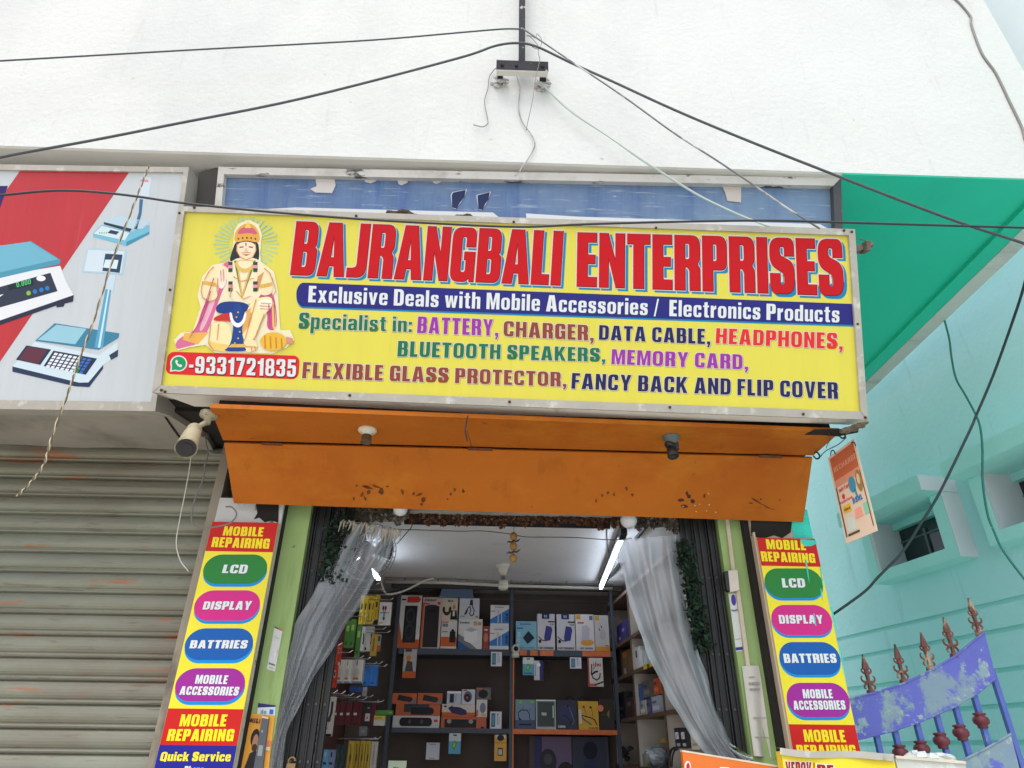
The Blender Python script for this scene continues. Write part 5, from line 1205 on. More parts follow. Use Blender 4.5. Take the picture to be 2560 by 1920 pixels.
sbox(953, 987.5, 1292, 1341, "cream headphone carton with a model in a dark jacket, stacked on the torch speaker carton", (206, 192, 170), [('e', .32, .48, .27, .26, (60, 40, 34)), ('e', .32, .58, .2, .2, (206, 192, 170)), ('e', .12, .48, .09, .14, (60, 40, 34)), ('e', .52, .48, .09, .14, (60, 40, 34)), ('p', [(.55, .05), (1, .05), (.95, .45), (.6, .45)], K_), ('e', .78, .6, .09, .1, (180, 130, 100)), ('r', .7, .2, .84, .42, W_), ('t', "Ritz", .38, .82, .7, .92, (60, 40, 34))], zb=zt + .0005, depth=.12)
_, zt = sbox(988, 1041, 1337, 1401, "white square charger carton marked 15W with blue lower corner", (212, 212, 212), [('p', [(0, 0), (.55, 0), (0, .28)], (40, 90, 150)), ('p', [(0, .28), (.55, 0), (.8, 0), (.25, .38), (0, .5)], G_), ('p', [(.25, .28), (.6, .16), (.8, .3), (.8, .62), (.5, .72), (.25, .62)], (226, 226, 228)), ('p', [(.28, .62), (.5, .72), (.8, .64), (.55, .56)], (176, 176, 180)), ('t', "15W", .62, .78, .95, .92, (196, 140, 40)), ('t', "Londeu", .06, .84, .45, .92, (90, 100, 110))], zb=zA)
sbox(991, 1035, 1292, 1337, "white adapter cable carton stacked on the 15W charger carton", (196, 198, 206), [('l', [(.3, .25), (.42, .5), (.52, .6), (.58, .4), (.52, .25), (.6, .14), (.72, .2), (.74, .4), (.64, .62), (.6, .8)], .007, K_), ('p', [(.5, .66), (.68, .66), (.66, .92), (.54, .92)], (50, 50, 70)), ('p', [(.24, .2), (.36, .2), (.44, .42), (.38, .48)], (50, 50, 70)), ('r', .06, .1, .3, .14, G_), ('r', .82, .05, .94, .15, (170, 150, 60))], zb=zt + .0005, depth=.12)
sbox(1042.5, 1055.5, 1352, 1401, "narrow red round-printed pack between two white charger cartons", (150, 44, 42), [('e', .5, .5, .4, .2, (190, 120, 96)), ('r', .2, .8, .8, .86, W_)], zb=zA, depth=.1)
cab = lambda: [('p', [(0, .16), (1, .16), (1, .84), (0, .34)], B_), ('r', 0, 0, 1, .15, (206, 210, 214)), ('r', .4, .17, .44, .7, W_), ('r', .58, .17, .62, .64, W_), ('r', .37, .6, .47, .76, (190, 190, 194)), ('t', "35W", .82, .25, .96, .62, (24, 40, 80), 1), ('r', .02, .7, .26, .73, R__), ('t', "Londeu", .25, .87, .7, .94, (120, 120, 124))]
_, zt = sbox(1057, 1099, 1354.5, 1401, "lower of the two white and blue 35W cable cartons stacked beside the middle post", (214, 214, 216), cab(), zb=zA, group="blue and white cable cartons")
sbox(1058.5, 1099.5, 1307, 1354.5, "upper of the two white and blue 35W cable cartons stacked beside the middle post", (214, 214, 216), cab(), zb=zt + .0005, depth=.13, group="blue and white cable cartons")
t_ = MB(mat("blue_grey_tray", (84, 104, 130), .4)); a = PY(950, 1291, YK + .02); b = PY(1023, 1291, YK + .02); zt2 = PY(985, 1274, YK + .02).z
zt2 = a.z + (PY(985, 1273, YK + .02).z - PY(985, 1291, YK + .02).z)
zr = max(PY(970, 1290, YK).z, zA)
zt2 = min(zt2, 2.65)
t_.prism([(a.x, YK - .008, a.z), (b.x, YK - .008, a.z), (b.x - .012, YK - .006, zt2), (a.x + .012, YK - .006, zt2)], (0, .16, 0)).box((a.x - .006, YK - .012, a.z - .004), (b.x + .006, YK + .17, a.z + .004))
tag(t_.build("plastic_tray"), "upturned blue grey plastic tray on top of the cartons on the upper back shelf", "tray")
# right bay, upper shelf
sbox(1114, 1160, 1342, 1402.5, "light blue charger carton marked 40W with black plug picture", (122, 176, 198), [('p', [(.33, .42), (.6, .66), (.9, .42), (.56, .2)], (28, 40, 54)), ('t', "40W", .05, .12, .22, .62, (170, 206, 220), 1), ('r', .05, .72, .35, .78, B_), ('t', "Londeu", .2, .87, .72, .94, (60, 110, 140)), ('t', "FAST CHARGER", .2, .05, .88, .1, (80, 130, 150))], zb=zA)
chg = lambda: [('r', .26, .86, .7, 1, N_), ('p', [(.42, .24), (.74, .27), (.86, .56), (.80, .64), (.5, .67), (.38, .34)], (58, 58, 130)), ('l', [(.06, .36), (.3, .26), (.4, .26)], .008, (90, 90, 94)), ('e', .14, .24, .08, .05, K_), ('t', "FAST CHARGER", .06, .03, .9, .09, (34, 34, 60)), ('r', .62, .76, 1, .8, K_), ('t', "3.3A", .72, .68, .94, .73, (60, 60, 70)), ('t', "RA", .4, .9, .56, .97, (170, 180, 210))]
sbox(1161, 1199.5, 1326, 1404, "white carton with dark blue fast charger, left one of a pair", (196, 194, 200), chg(), zb=zA, group="white fast charger cartons")
sbox(1203.5, 1243.5, 1327, 1404, "white carton with dark blue fast charger, right one of a pair", (196, 194, 200), chg(), zb=zA, group="white fast charger cartons")
sbox(1245, 1285.5, 1327, 1405, "white carton with orange badge and orange pedestal under a white charger", (206, 202, 200), [('r', .04, .86, .28, .98, (206, 146, 50)), ('e', .6, .22, .36, .09, (214, 150, 60)), ('p', [(.3, .28), (.7, .28), (.78, .6), (.6, .7), (.35, .66)], (180, 176, 190)), ('t', "FAST CHARGER", .2, .04, .88, .09, (60, 56, 50)), ('r', .1, .74, .45, .78, R__), ('r', .76, .84, .94, .96, (90, 110, 140))], zb=zA)
sbox(1286.5, 1318, 1329, 1405, "white carton with orange foot and yellow badge, rightmost on the upper back shelf", (192, 190, 188), [('r', .0, .0, 1, .12, (206, 146, 60)), ('r', .04, .85, .34, .98, (206, 166, 60)), ('l', [(.3, .62), (.36, .56)], .006, K_), ('l', [(.45, .7), (.5, .64)], .006, K_), ('e', .55, .45, .22, .14, (176, 176, 178)), ('r', .7, .13, .95, .16, R__)], zb=zA)
# hanging under the upper shelf
def hang(x0, x1, yt, yb, label, c, decor=(), y=YK - .004, name="hanging_pack", cat="pack", group=None, depth=.02):
    return sbox(x0, x1, yt, yb, label, c, decor, None, y, depth, name, cat, group)[0]
batt = lambda: [('r', 0, 0, 1, .62, (90, 160, 190)), ('p', [(.25, .3), (.5, .2), (.68, .55), (.45, .66)], (90, 140, 40)), ('p', [(.33, .34), (.48, .28), (.58, .5), (.45, .55)], (150, 200, 50)), ('r', .35, .88, .65, .94, K_)]
hang(1129, 1153.5, 1420, 1458, "pale blue battery card with a green battery hanging under the upper right shelf", (206, 206, 204), batt() + [('t', "BATTERY", .12, .04, .88, .14, (40, 90, 140))])
hang(1153.5, 1174, 1427, 1469, "white and navy slim pack hanging beside the battery card", (198, 198, 206), [('r', .6, 0, 1, 1, (48, 52, 110)), ('e', .5, .78, .2, .1, (226, 226, 230)), ('r', .1, .2, .16, .8, (90, 100, 130))])
ph = lambda: [('r', .1, .1, .45, .9, (60, 100, 124)), ('r', .16, .2, .4, .8, (90, 140, 160)), ('r', .62, .2, .66, .8, (110, 110, 130)), ('r', .76, .25, .79, .7, (110, 110, 130)), ('e', .66, .84, .05, .05, K_)]
hang(1231.5, 1256.5, 1420, 1444, "white phone card hanging under the right part of the upper shelf", (208, 208, 220), ph(), y=YK - .03, group="white phone cards")
hang(1060, 1084, 1408, 1439, "white phone card hanging under the upper shelf left of the middle post", (208, 208, 220), ph(), y=YK - .03, group="white phone cards")
hang(1271.5, 1304.5, 1421, 1483, "white and red neckband pack hanging at the right end of the upper shelf", (206, 200, 196), [('r', 0, 0, .08, 1, R__), ('t', "FIRE", .36, .7, .9, .8, R__), ('l', [(.25, .76), (.25, .55), (.2, .45), (.3, .3), (.55, .22), (.75, .3), (.8, .45)], .008, K_), ('l', [(.25, .42), (.45, .5), (.62, .52)], .012, K_), ('l', [(.55, .85), (.5, .7), (.35, .6)], .004, K_), ('r', .06, .02, .5, .1, (206, 90, 70)), ('l', [(.45, .06), (.95, .16)], .01, (60, 50, 54))], y=YK - .006)
hang(868, 897, 1402, 1464, "white and orange pack with an orange head figure hanging under the left shelf", (176, 170, 168), [('r', 0, 0, 1, .22, O_), ('p', [(.15, .22), (.8, .22), (.7, .55), (.3, .6)], (70, 66, 72)), ('e', .4, .68, .2, .1, (196, 130, 60)), ('r', .1, .9, .6, 1, (110, 60, 44))])
# lower shelf, left bay
sp2 = lambda: [('p', [(.2, .35), (.75, .15), (.85, .4), (.8, .62), (.25, .85)], (40, 42, 46)), ('p', [(.62, 0), (1, .0), (1, .5), (.9, .3)], G_)]
_, zc = sbox(847, 949, 1546, 1571, "long white carton with black soundbar picture, bottom left on the lower back shelf", (190, 188, 188), [('r', .2, .12, .78, .85, K_), ('e', .2, .485, .06, .36, K_), ('e', .78, .485, .06, .36, K_), ('e', .62, .5, .03, .2, (70, 70, 74)), ('e', .36, .5, .03, .2, (70, 70, 74)), ('r', .88, .5, .96, .7, R__)], zb=zB, depth=.13)
_, zd = sbox(853.5, 950.5, 1521, 1546, "long orange carton with black speaker picture on the white soundbar carton", (186, 84, 36), [('r', .18, .3, .75, 1, (56, 56, 60)), ('r', .34, .08, .8, .72, K_), ('e', .8, .4, .06, .3, K_)], zb=zc + .0005, depth=.12)
sbox(846, 899.5, 1497, 1521, "orange speaker carton, left of two on top of the left stack", (190, 88, 40), sp2(), zb=zd + .0005, depth=.11, group="orange speaker cartons")
sbox(901, 955, 1497, 1521, "orange speaker carton, right of two on top of the left stack", (190, 88, 40), sp2(), zb=zd + .0005, depth=.11, group="orange speaker cartons")
_, zc = sbox(951.5, 1050.5, 1548.5, 1572, "long orange carton with black twin-lamp soundbar, bottom middle of the lower back shelf", (178, 80, 40), [('r', .08, .05, .78, .78, K_), ('e', .18, .6, .05, .2, (160, 140, 130)), ('e', .66, .6, .05, .2, (160, 140, 130)), ('r', .88, .02, .95, .15, K_)], zb=zB, depth=.13)
_, zd = sbox(953.5, 1025.7, 1521, 1548, "white and orange carton with dark blue portable speaker", (200, 190, 180), [('r', 0, 0, 1, .34, O_), ('p', [(.2, .6), (.3, .3), (.6, .1), (.76, .2), (.74, .5), (.55, .75), (.3, .8)], (44, 44, 84)), ('l', [(.3, .7), (.2, .68), (.32, .86)], .006, K_), ('r', .06, .74, .14, .88, (50, 50, 90))], zb=zc + .0005, depth=.12)
_, ze = sbox(1028, 1052, 1511, 1548, "upright white carton with grey speaker on the orange soundbar carton", (200, 196, 194), [('e', .6, .52, .28, .3, (120, 120, 136)), ('r', .02, .05, .18, .4, O_), ('r', .5, .05, .9, .2, (206, 180, 90))], zb=zc + .0005, depth=.1)
sbox(1027.5, 1060.5, 1485, 1511, "dark carton with black speaker on top of the middle stack", (96, 88, 88), [('e', .48, .45, .32, .36, K_), ('r', .08, .84, .4, .96, O_), ('l', [(.8, .8), (.95, .5), (.78, .2)], .006, G_)], zb=ze + .0005, depth=.1)
sbox(996.5, 1025.7, 1489, 1521, "white carton with round dark red speaker on the portable speaker carton", (190, 192, 204), [('e', .46, .5, .32, .38, (90, 96, 120)), ('e', .42, .42, .24, .28, (54, 34, 38)), ('e', .42, .42, .08, .1, (150, 90, 70)), ('r', .1, .88, .4, .97, O_)], zb=zd + .0005, depth=.1)
sbox(964.5, 995.5, 1493, 1521, "white phone carton in shiny wrap on the portable speaker carton", (180, 186, 196), [('r', .2, .1, .5, .78, (34, 40, 54)), ('r', .62, .2, .66, .8, G_), ('r', 0, .84, 1, 1, (226, 232, 236))], zb=zd + .0005, depth=.1)
sbox(1058, 1083.5, 1537, 1573, "white phone pack standing at the right end of the lower left shelf", (204, 204, 214), ph(), zb=zB, depth=.04)
# lower shelf, right bay
ear = lambda c: [('l', [(.2, .35), (.14, .55), (.3, .64), (.6, .64), (.72, .5), (.76, .28)], .006, c), ('l', [(.2, .35), (.42, .2)], .012, c), ('l', [(.4, .64), (.4, .76)], .003, c), ('l', [(.74, .6), (.74, .72)], .003, c)]
sbox(1112.5, 1156, 1511, 1575, "grey blue neckband pack with green tags, first on the orange shelf", (110, 130, 156), ear((36, 40, 50)) + [('r', .2, .86, .34, .97, (110, 200, 40)), ('r', .76, .88, .98, .96, (110, 190, 60)), ('e', .12, .72, .07, .05, (70, 170, 50)), ('r', 0, 0, 1, .3, (70, 84, 110)), ('r', .2, .12, .8, .18, (30, 36, 46))], zb=zB, depth=.06, name="neckband_pack", cat="pack")
sbox(1157.5, 1201.5, 1511.5, 1575, "silver windowed neckband pack marked 703 with bright edge", (108, 118, 116), ear((56, 60, 58)) + [('r', .1, .1, .9, .92, (66, 76, 74)), ('t', "703", .28, .46, .52, .56, (226, 220, 210)), ('r', 0, .96, 1, 1, (230, 236, 236)), ('r', 0, .0, .03, 1, (206, 210, 206)), ('r', .97, 0, 1, 1, (206, 210, 206)), ('r', 0, 0, 1, .08, (170, 172, 166)), ('r', .84, .38, .9, .8, (190, 200, 200))], zb=zB, depth=.06, name="neckband_pack", cat="pack")
sbox(1203, 1248.5, 1512.5, 1576, "dark navy neckband pack with white lettering at its foot", (34, 38, 62), [('e', .5, .55, .36, .3, (56, 64, 96)), ('l', [(.25, .5), (.5, .42), (.66, .25), (.64, .14)], .005, (20, 22, 34)), ('l', [(.6, .76), (.7, .6), (.84, .3), (.76, .16)], .005, (110, 116, 140)), ('t', "KARMA", .06, .06, .4, .14, (206, 206, 206)), ('e', .54, .8, .05, .04, K_)], zb=zB, depth=.06, name="neckband_pack", cat="pack")
sbox(1250, 1295, 1514.5, 1577, "yellow neckband pack with black earphones", (206, 158, 44), [('l', [(.15, .5), (.6, .42), (.78, .35), (.9, .18)], .007, K_), ('l', [(.12, .47), (.3, .34), (.62, .18)], .008, (60, 96, 96)), ('e', .28, .8, .06, .04, (90, 60, 40)), ('e', .62, .78, .06, .04, K_), ('l', [(.3, .78), (.4, .5)], .003, (110, 80, 40)), ('l', [(.66, .76), (.72, .44)], .003, (110, 80, 40)), ('r', .04, .2, .16, .7, (200, 196, 200)), ('t', "PLATTER", .5, .03, .95, .09, (150, 70, 40))], zb=zB, depth=.06, name="neckband_pack", cat="pack")
sbox(1296, 1329, 1511, 1577, "black and gold neckband pack at the right end of the orange shelf", (38, 32, 28), [('e', .45, .7, .3, .12, (70, 52, 24)), ('l', [(.1, .5), (.5, .5), (.66, .4)], .006, (96, 74, 34)), ('p', [(.5, .55), (.7, .66), (.66, .4), (.56, .45)], (130, 110, 70))], zb=zB, depth=.06, name="neckband_pack", cat="pack")
a = PY(1297, 1530, YK - .0); tag(MB(flat((214, 130, 90), .5)).lathe((a.x, YK - .001, a.z), NY, [(0, .022), (.002, .022)], 18).build("price_sticker"), "round orange sticker between the yellow and the black neckband packs", "sticker")
for k, (x, lab) in enumerate(((1231, "black cable loop standing behind the navy pack"), (1260, "black cable loop standing behind the yellow pack"))):
    c = PY(x, 1512, YK + .09); tag(MB(blk).tube([c + V((.035 * math.cos(i * .35), 0, .035 * math.sin(i * .35) - .012)) for i in range(19)], .004, 6).build("cable_loop", smooth=True), lab, "cable")
# below the lower shelf
hang(919, 948.5, 1604, 1641, "white printed payment paper hanging in the dark lower left bay", (206, 208, 218), [('r', .25, .88, .75, .92, (140, 140, 150)), ('r', .25, .07, .7, .1, (120, 120, 130))], y=YK + .1, name="paper_notice", cat="paper", depth=.002)
hang(968, 994.5, 1584, 1628.5, "pale blue battery card with a yellow green battery hanging under the lower left shelf", (190, 196, 200), batt())
hang(1067, 1094, 1587, 1644, "yellow orange battery pack hanging in the lower bay beside the middle post", (206, 150, 46), [('r', .1, .86, .9, 1, (196, 196, 196)), ('e', .5, .88, .3, .12, K_), ('r', .28, .2, .7, .5, (60, 56, 52)), ('r', .34, .24, .62, .44, (170, 176, 180)), ('r', 0, .68, 1, .695, (110, 70, 30))])
hang(1143, 1237, 1591, 1690, "faded mauve poster with a dark phone picture in the lower right bay", (96, 78, 110), [('r', .0, .0, .16, 1, (74, 62, 66)), ('r', .12, .3, .3, 1, (46, 48, 96)), ('e', .44, .45, .2, .28, (46, 44, 56)), ('e', .44, .5, .1, .12, (70, 70, 80)), ('e', .85, .2, .2, .25, (40, 34, 40))], y=YK + .12, name="poster", cat="poster", depth=.003)
hang(1238, 1318, 1592, 1690, "dark blue poster in the lower right bay", (30, 40, 66), [('p', [(.2, .1), (.7, .1), (.6, .5), (.4, .6)], (44, 52, 84)), ('e', .5, .7, .2, .2, (22, 28, 44)), ('r', .94, 0, 1, 1, (70, 70, 84))], y=YK + .12, name="poster", cat="poster", depth=.003)
hang(834, 874.5, 1643, 1700, "pale green payment board with dark lettering at the bottom of the shop", (196, 208, 182), [('t', "G", .3, .62, .42, .76, (60, 70, 70)), ('t', "Pay", .48, .62, .74, .76, (80, 84, 80))], y=.9, name="payment_board", cat="board", depth=.01)
# little dome camera on the middle post
c = PY(1113.5, 1403, YK - .03); cw_ = mat("white_plastic", (206, 204, 190), .4)
t = thing("dome_camera", "small white round camera fixed on the middle post of the back rack", "camera", c)
MB(cw_).ball(c, .035, 16, 10, (.9, .9, 1.05)).lathe(c + V((0, .01, -.055)), (0, 0, 1), [(0, .026), (.02, .030), (.03, .026)], 16).build("housing", t, smooth=True)
MB(flat((20, 22, 30), .15)).ball(c + V((.003, -.020, .002)), .019, 12, 8).build("lens", t, smooth=True)

# ------------------------------------------------------------------ ceiling fittings
tl = glow("tube_light", (226, 238, 255), 12.0)
t = thing("tube_light", "long lit white tube light on a black batten under the shop ceiling at the right", "tube light", PZ(1310, 1210, 2.66))
a = PZ(1343, 1150, 2.668); b = PZ(1297.5, 1262, 2.668); dd = (b - a).normalized(); sd_ = dd.cross(V((0, 0, 1))).normalized()
MB(mat("black_batten", (34, 36, 42), .5)).bar(a - dd * .10, b + dd * .01, .034, .03).build("batten", t)
MB(tl).bar(a + V((0, 0, -.030)) - sd_ * .0 + dd * .03, b + V((0, 0, -.026)), .019, .019).build("tube", t)
MB(blk).bar(a - dd * .10 + V((0, 0, -.026)), a + dd * .03 + V((0, 0, -.026)), .036, .03).build("end_cap", t)
t = thing("tube_light", "lit white tube light on the left wall, seen past the edge of the clear curtain", "tube light", PZ(800, 1236, 2.55))
a = PZ(775, 1206, 2.56); b = PZ(818, 1250, 2.56)
MB(tl).bar(a, b, .020, .020).build("tube", t); MB(cw_).bar(a + V((-.02, 0, .02)), b + V((-.02, 0, .02)), .03, .03).build("batten", t)
pvc = mat("pvc_conduit", (206, 202, 190), .5, var=.05, scale=10)
zc_ = 2.668
P = [PZ(832, 1257, zc_), PZ(960, 1258.5, zc_), PZ(1090, 1265, zc_), PZ(1200, 1268, zc_), PZ(1323, 1271, zc_)]
tag(MB(pvc).tube(P, .012, 10).build("conduit", smooth=True), "white pvc conduit running across the back edge of the shop ceiling", "conduit")
m = MB(wireg); m.tube([p + V((0, -.05, .02)) for p in P], .004, 6)
for s in (875, 947, 1010, 1104, 1147, 1167, 1224): m.box(tuple(PZ(s, 1250 + (s - 875) * .02, 2.695) - V((.006, .004, .012))), tuple(PZ(s, 1250 + (s - 875) * .02, 2.695) + V((.006, .004, .004))))
tag(m.build("clipped_wire"), "thin grey wire held by clips just in front of the ceiling conduit", "wire")
tag(MB(wirew).tube(smooth_path([PY(*CI1(x, y), 1.9) for x, y in ((1490, 757), (1420, 775), (1330, 820), (1230, 866), (1130, 890), (1085, 880), (1060, 830), (1045, 760), (1038, 705))]), .0075, 8).build("drooping_lead", smooth=True), "thick white cable drooping from the ceiling conduit to the left wall", "cable")
c = PZ(1086.5, 1219, 2.70)
t = thing("ceiling_bulb", "white ceiling bulb holder on an angled stem near the back of the shop", "bulb", c)
MB(cw_).lathe(c, (0, 0, -1), [(-.002, .046), (.02, .046), (.024, .038), (.05, .030), (.075, .022)], 20).build("base", t, smooth=True)
e = PZ(1086.5, 1246, 2.625); g2 = PY(1087, 1262, e.y)
MB(mat("grey_stem", (110, 104, 98), .6)).bar(e, g2, .030, .03, up=(0, 1, 0)).build("stem", t)
MB(cw_).lathe(g2 + V((0, 0, .02)), (0, -.1, -1), [(0, .034), (.03, .036), (.034, .030)], 20).build("holder", t, smooth=True)
MB(mat("bulb_glass", (214, 210, 196), .25)).ball(g2 + V((0, 0, -.022)), .036, 18, 10, (1, 1, .6)).build("bulb", t, smooth=True)
# round bulbs under the lintel
opal = mat("opal_bulb", (222, 224, 228), .2, spec=.6)
for (px, py, r, lab, yy) in ((1358, 1124, .042, "round white bulb hanging at the right end of the black header board", .075), (865, 1100, .036, "round white bulb half hidden by the orange board, left of the dried garland", .045)):
    c = PY(px, py, yy); t = thing("round_bulb", lab, "bulb", c)
    MB(opal).ball(c, r, 24, 14, (1, 1, .95)).build("glass", t, smooth=True)
    MB(cw_).lathe(c + V((0, 0, r * .8)), (0, 0, 1), [(0, .026), (.03, .024), (.06, .02)], 16).build("cap", t, smooth=True)
m = MB(wireb); m.tube(smooth_path([PY(*CI4(*p), .34) for p in ((1130, 338), (1180, 345), (1225, 340))]), .003); m.tube(smooth_path([PY(*CI4(*p), .34) for p in ((1130, 350), (1180, 358), (1225, 352))]), .003)
tag(m.build("bulb_wire"), "pair of short black wires between the header board and the round white bulb", "wire")
# dried lemons and chillies
lem = mat("dried_lemon", (156, 116, 58), .7, var=.2, scale=30, bump=.3, bscale=60); chi = mat("dried_chilli", (74, 44, 30), .6, var=.2, scale=30)
c0 = PY(1112, 1140, .30)
t = thing("lemon_charm", "string of three dried lemons and chillies hanging in the middle of the shop entrance", "charm", PY(1108, 1205, .30))
for y in (1158.5, 1180, 1206):
    MB(lem).ball(PY(1109.5 if y < 1170 else 1109, y, .30), .0205, 16, 10, (1, 1, 1.06), .01).build("lemon", t, smooth=True)
for y, s in ((1168, 1), (1170, -1), (1191, 1), (1193, -1)):
    c = PY(1109, y, .295); MB(chi).tube(smooth_path([c + V((0, 0, .004)), c + V((s * .012, 0, -.003)), c + V((s * .026, -.004, .002 * s)), c + V((s * .036, -.004, .012 * s))]), [.005] * 12 + [.004, .0035, .003, .002, .002, .001, .001], 6).build("chilli", t, smooth=True)
MB(wireb).tube([PY(1110.5, 1130, .30), PY(1109, 1210, .30)], .0012, 5).build("string", t)
tag(MB(wireb).tube(smooth_path([PY(*CI1(*p), .3) for p in ((1120, 330), (1180, 345), (1400, 352), (1700, 362), (1900, 360), (2130, 385))] + [PY(*CI4(*p), .3) for p in ((215, 470), (320, 484), (600, 485), (800, 490), (1050, 508), (1170, 512), (1290, 505), (1340, 498))]), .0022, 6).build("curtain_wire"), "thin dark wire strung across the entrance carrying both clear curtains", "wire")
tag(MB(wireb).tube(smooth_path([PY(*CI1(*p), .31) for p in ((1312, 285), (1300, 330), (1250, 390), (1180, 470))]), .0025, 6).build("loose_end"), "short dark wire end hanging left below the black header board", "wire")
tag(MB(wireb).tube(smooth_path([PZ(*CI4(*p), 2.695) for p in ((1100, 390), (1095, 460), (1100, 560), (1112, 640))]), .0025, 6).tube([PZ(*CI4(*p), 2.69) for p in ((1520, 330), (1440, 430), (1385, 500))], .012, 8).tube([PZ(*CI4(*p), 2.69) for p in ((1225, 750), (1130, 870), (1080, 920))], .012, 8).build("ceiling_wiring"), "dark conduit and wires on the ceiling beside the lit tube light", "wire")

# ------------------------------------------------------------------ wall fan on the left
c = PY(792, 1190, .72); ax = V((.45, -.75, -.35)).normalized()
t = thing("wall_fan", "black wall fan with wire guard behind the left clear curtain", "fan", c)
e1 = ax.orthogonal().normalized(); e2 = ax.cross(e1)
m = MB(mat("guard_wire", (150, 152, 158), .4, .5)); RF = .165
for rr, o in ((RF, 0), (RF * .98, .05), (RF * .7, .075), (RF * .4, .085), (RF * .2, .09)):
    m.tube([c + ax * o + (e1 * math.cos(i * math.pi / 16) + e2 * math.sin(i * math.pi / 16)) * rr for i in range(33)], .003, 5, cap=False)
for i in range(28):
    g = i * math.pi / 14; dd = e1 * math.cos(g) + e2 * math.sin(g)
    m.tube([c + ax * .09 + dd * RF * .2, c + ax * .075 + dd * RF * .7, c + ax * .05 + dd * RF, c + dd * RF, c - ax * .04 + dd * RF * .5], .0014, 4, cap=False)
m.build("guard", t, smooth=True)
bl_ = mat("blue_black_blade", (40, 48, 66), .35)
for k in range(3):
    g0 = k * 2.094
    m = MB(bl_)
    m.grid(lambda s, w: c + ax * (.03 + .03 * (w - .5)) + (e1 * math.cos(g0 + w * 1.15) + e2 * math.sin(g0 + w * 1.15)) * (RF * (.2 + .72 * s)), 5, 5); m.build("blade", t, smooth=True)
MB(blk).lathe(c - ax * .10, ax, [(0, .03), (.02, .05), (.08, .052), (.12, .035), (.135, .02)], 18).build("motor", t, smooth=True)
MB(blk).tube([c - ax * .08, c - ax * .10 + V((-.06, 0, -.1)), V((-.99, c.y + .12, c.z - .2))], .018, 8).build("bracket", t)

# ------------------------------------------------------------------ left wall of hanging packs
XW = -1.0
pb = thing("hook_wall", "brown board on the left wall of the shop with rows of chrome hooks", "hook board", (XW, 1.2, .8))
MB(mat("brown_pegboard", (86, 54, 44), .8, var=.1, scale=4)).box((XW - .02, .42, .5), (XW, 2.1, 2.5)).build("board", pb)
chrome = mat("chrome_hook", (206, 208, 210), .25, .9)
for x, y in ((788, 58), (830, 102), (876, 148), (910, 188), (650, 285), (690, 332), (750, 372), (800, 408), (846, 443), (884, 472), (655, 688), (716, 698), (770, 742), (818, 738), (858, 762), (430, 985), (498, 992), (570, 1010), (625, 1030), (682, 1048), (737, 1026), (786, 1070), (830, 1070), (760, 1388), (800, 1390), (470, 575), (560, 640)):
    p = PX(*SL_(x, y), -.82)
    if p.y > 1.88: p = PY(*SL_(x, y), 1.88)
    MB(chrome).tube([V((XW, p.y, p.z - .014)), V((p.x - .02, p.y, p.z - .014)), p], .0032, 6).build("hook", pb)
def lw(x0, y0, x1, y1, label, c, decor=(), group=None, depth=.03, xw=-.90, name="hanging_pack", cat="pack"):
    (ax0, ay0), (bx, by) = SL_(x0, y0), SL_(x1, y1)
    p = PX((ax0 + bx) / 2, (ay0 + by) / 2, xw)
    if p.y > 1.9: p = PY((ax0 + bx) / 2, (ay0 + by) / 2, 1.9 + .0007 * ((ax0 * 7) % 60))
    A = PY(ax0, by, p.y); B = PY(bx, by, p.y); T = PY((ax0 + bx) / 2, ay0, p.y)
    return carton(name, label, cat, (A.x, p.y, A.z), V((B.x - A.x, 0, 0)), V((0, 0, T.z - A.z)), NY, depth, c, decor, group)
YP = (226, 196, 50)
for i, (x0, x1) in enumerate(((606, 636), (640, 668), (672, 706), (709, 730), (734, 774))):
    lw(x0, 168 + (0 if i < 4 else -2), x1, 415 - (40 if i == 4 else 0), "one of five slim yellow packs hanging on the top hooks beside the clear curtain", YP, [('r', .3, .5, .7, .72, (60, 52, 40)), ('l', [(.5, .1), (.5, .4)], .004, (120, 90, 30))], group="slim yellow packs on the top hooks")
lw(776, 225, 880, 424, "white pack with a picture of two red earphones on the top hooks", (222, 222, 220), [('e', .32, .74, .09, .1, (150, 30, 36)), ('e', .52, .74, .09, .1, (150, 30, 36)), ('l', [(.36, .64), (.42, .4), (.42, .3)], .004, (60, 60, 130)), ('l', [(.52, .64), (.46, .4), (.46, .3)], .004, (60, 60, 130)), ('e', .44, .28, .1, .07, (70, 70, 150)), ('t', "INFINITY", .1, .5, .85, .56, (40, 130, 90)), ('r', .1, .08, .4, .13, (230, 190, 90))])
for x0, x1, y0, y1 in ((478, 516, 385, 618), (520, 560, 372, 622), (572, 608, 420, 700)):
    lw(x0, y0, x1, y1, "one of three tall green packs hanging below the yellow packs", (72, 128, 52), [('r', .2, .6, .8, .8, (150, 190, 90)), ('r', .3, .1, .7, .2, (40, 90, 40))], group="tall green packs")
for x0, x1 in ((610, 648), (652, 722)):
    lw(x0, 436, x1, 650, "one of two white earphone boxes hanging beside the tall green packs", (216, 216, 214), [('r', .1, .05, .3, .15, K_), ('l', [(.75, .7), (.85, .5), (.8, .3)], .008, K_)], group="white earphone boxes", depth=.05)
lw(706, 500, 758, 690, "slim tilted yellow pack on a hook near the dark end of the left wall", (196, 160, 60), [('r', .3, .2, .6, .8, (150, 110, 40))])
lw(764, 505, 790, 650, "small white and orange pack at the dark end of the left wall", (170, 168, 166), [('r', 0, 0, 1, .35, O_), ('r', .2, .6, .8, .9, (60, 60, 64))])
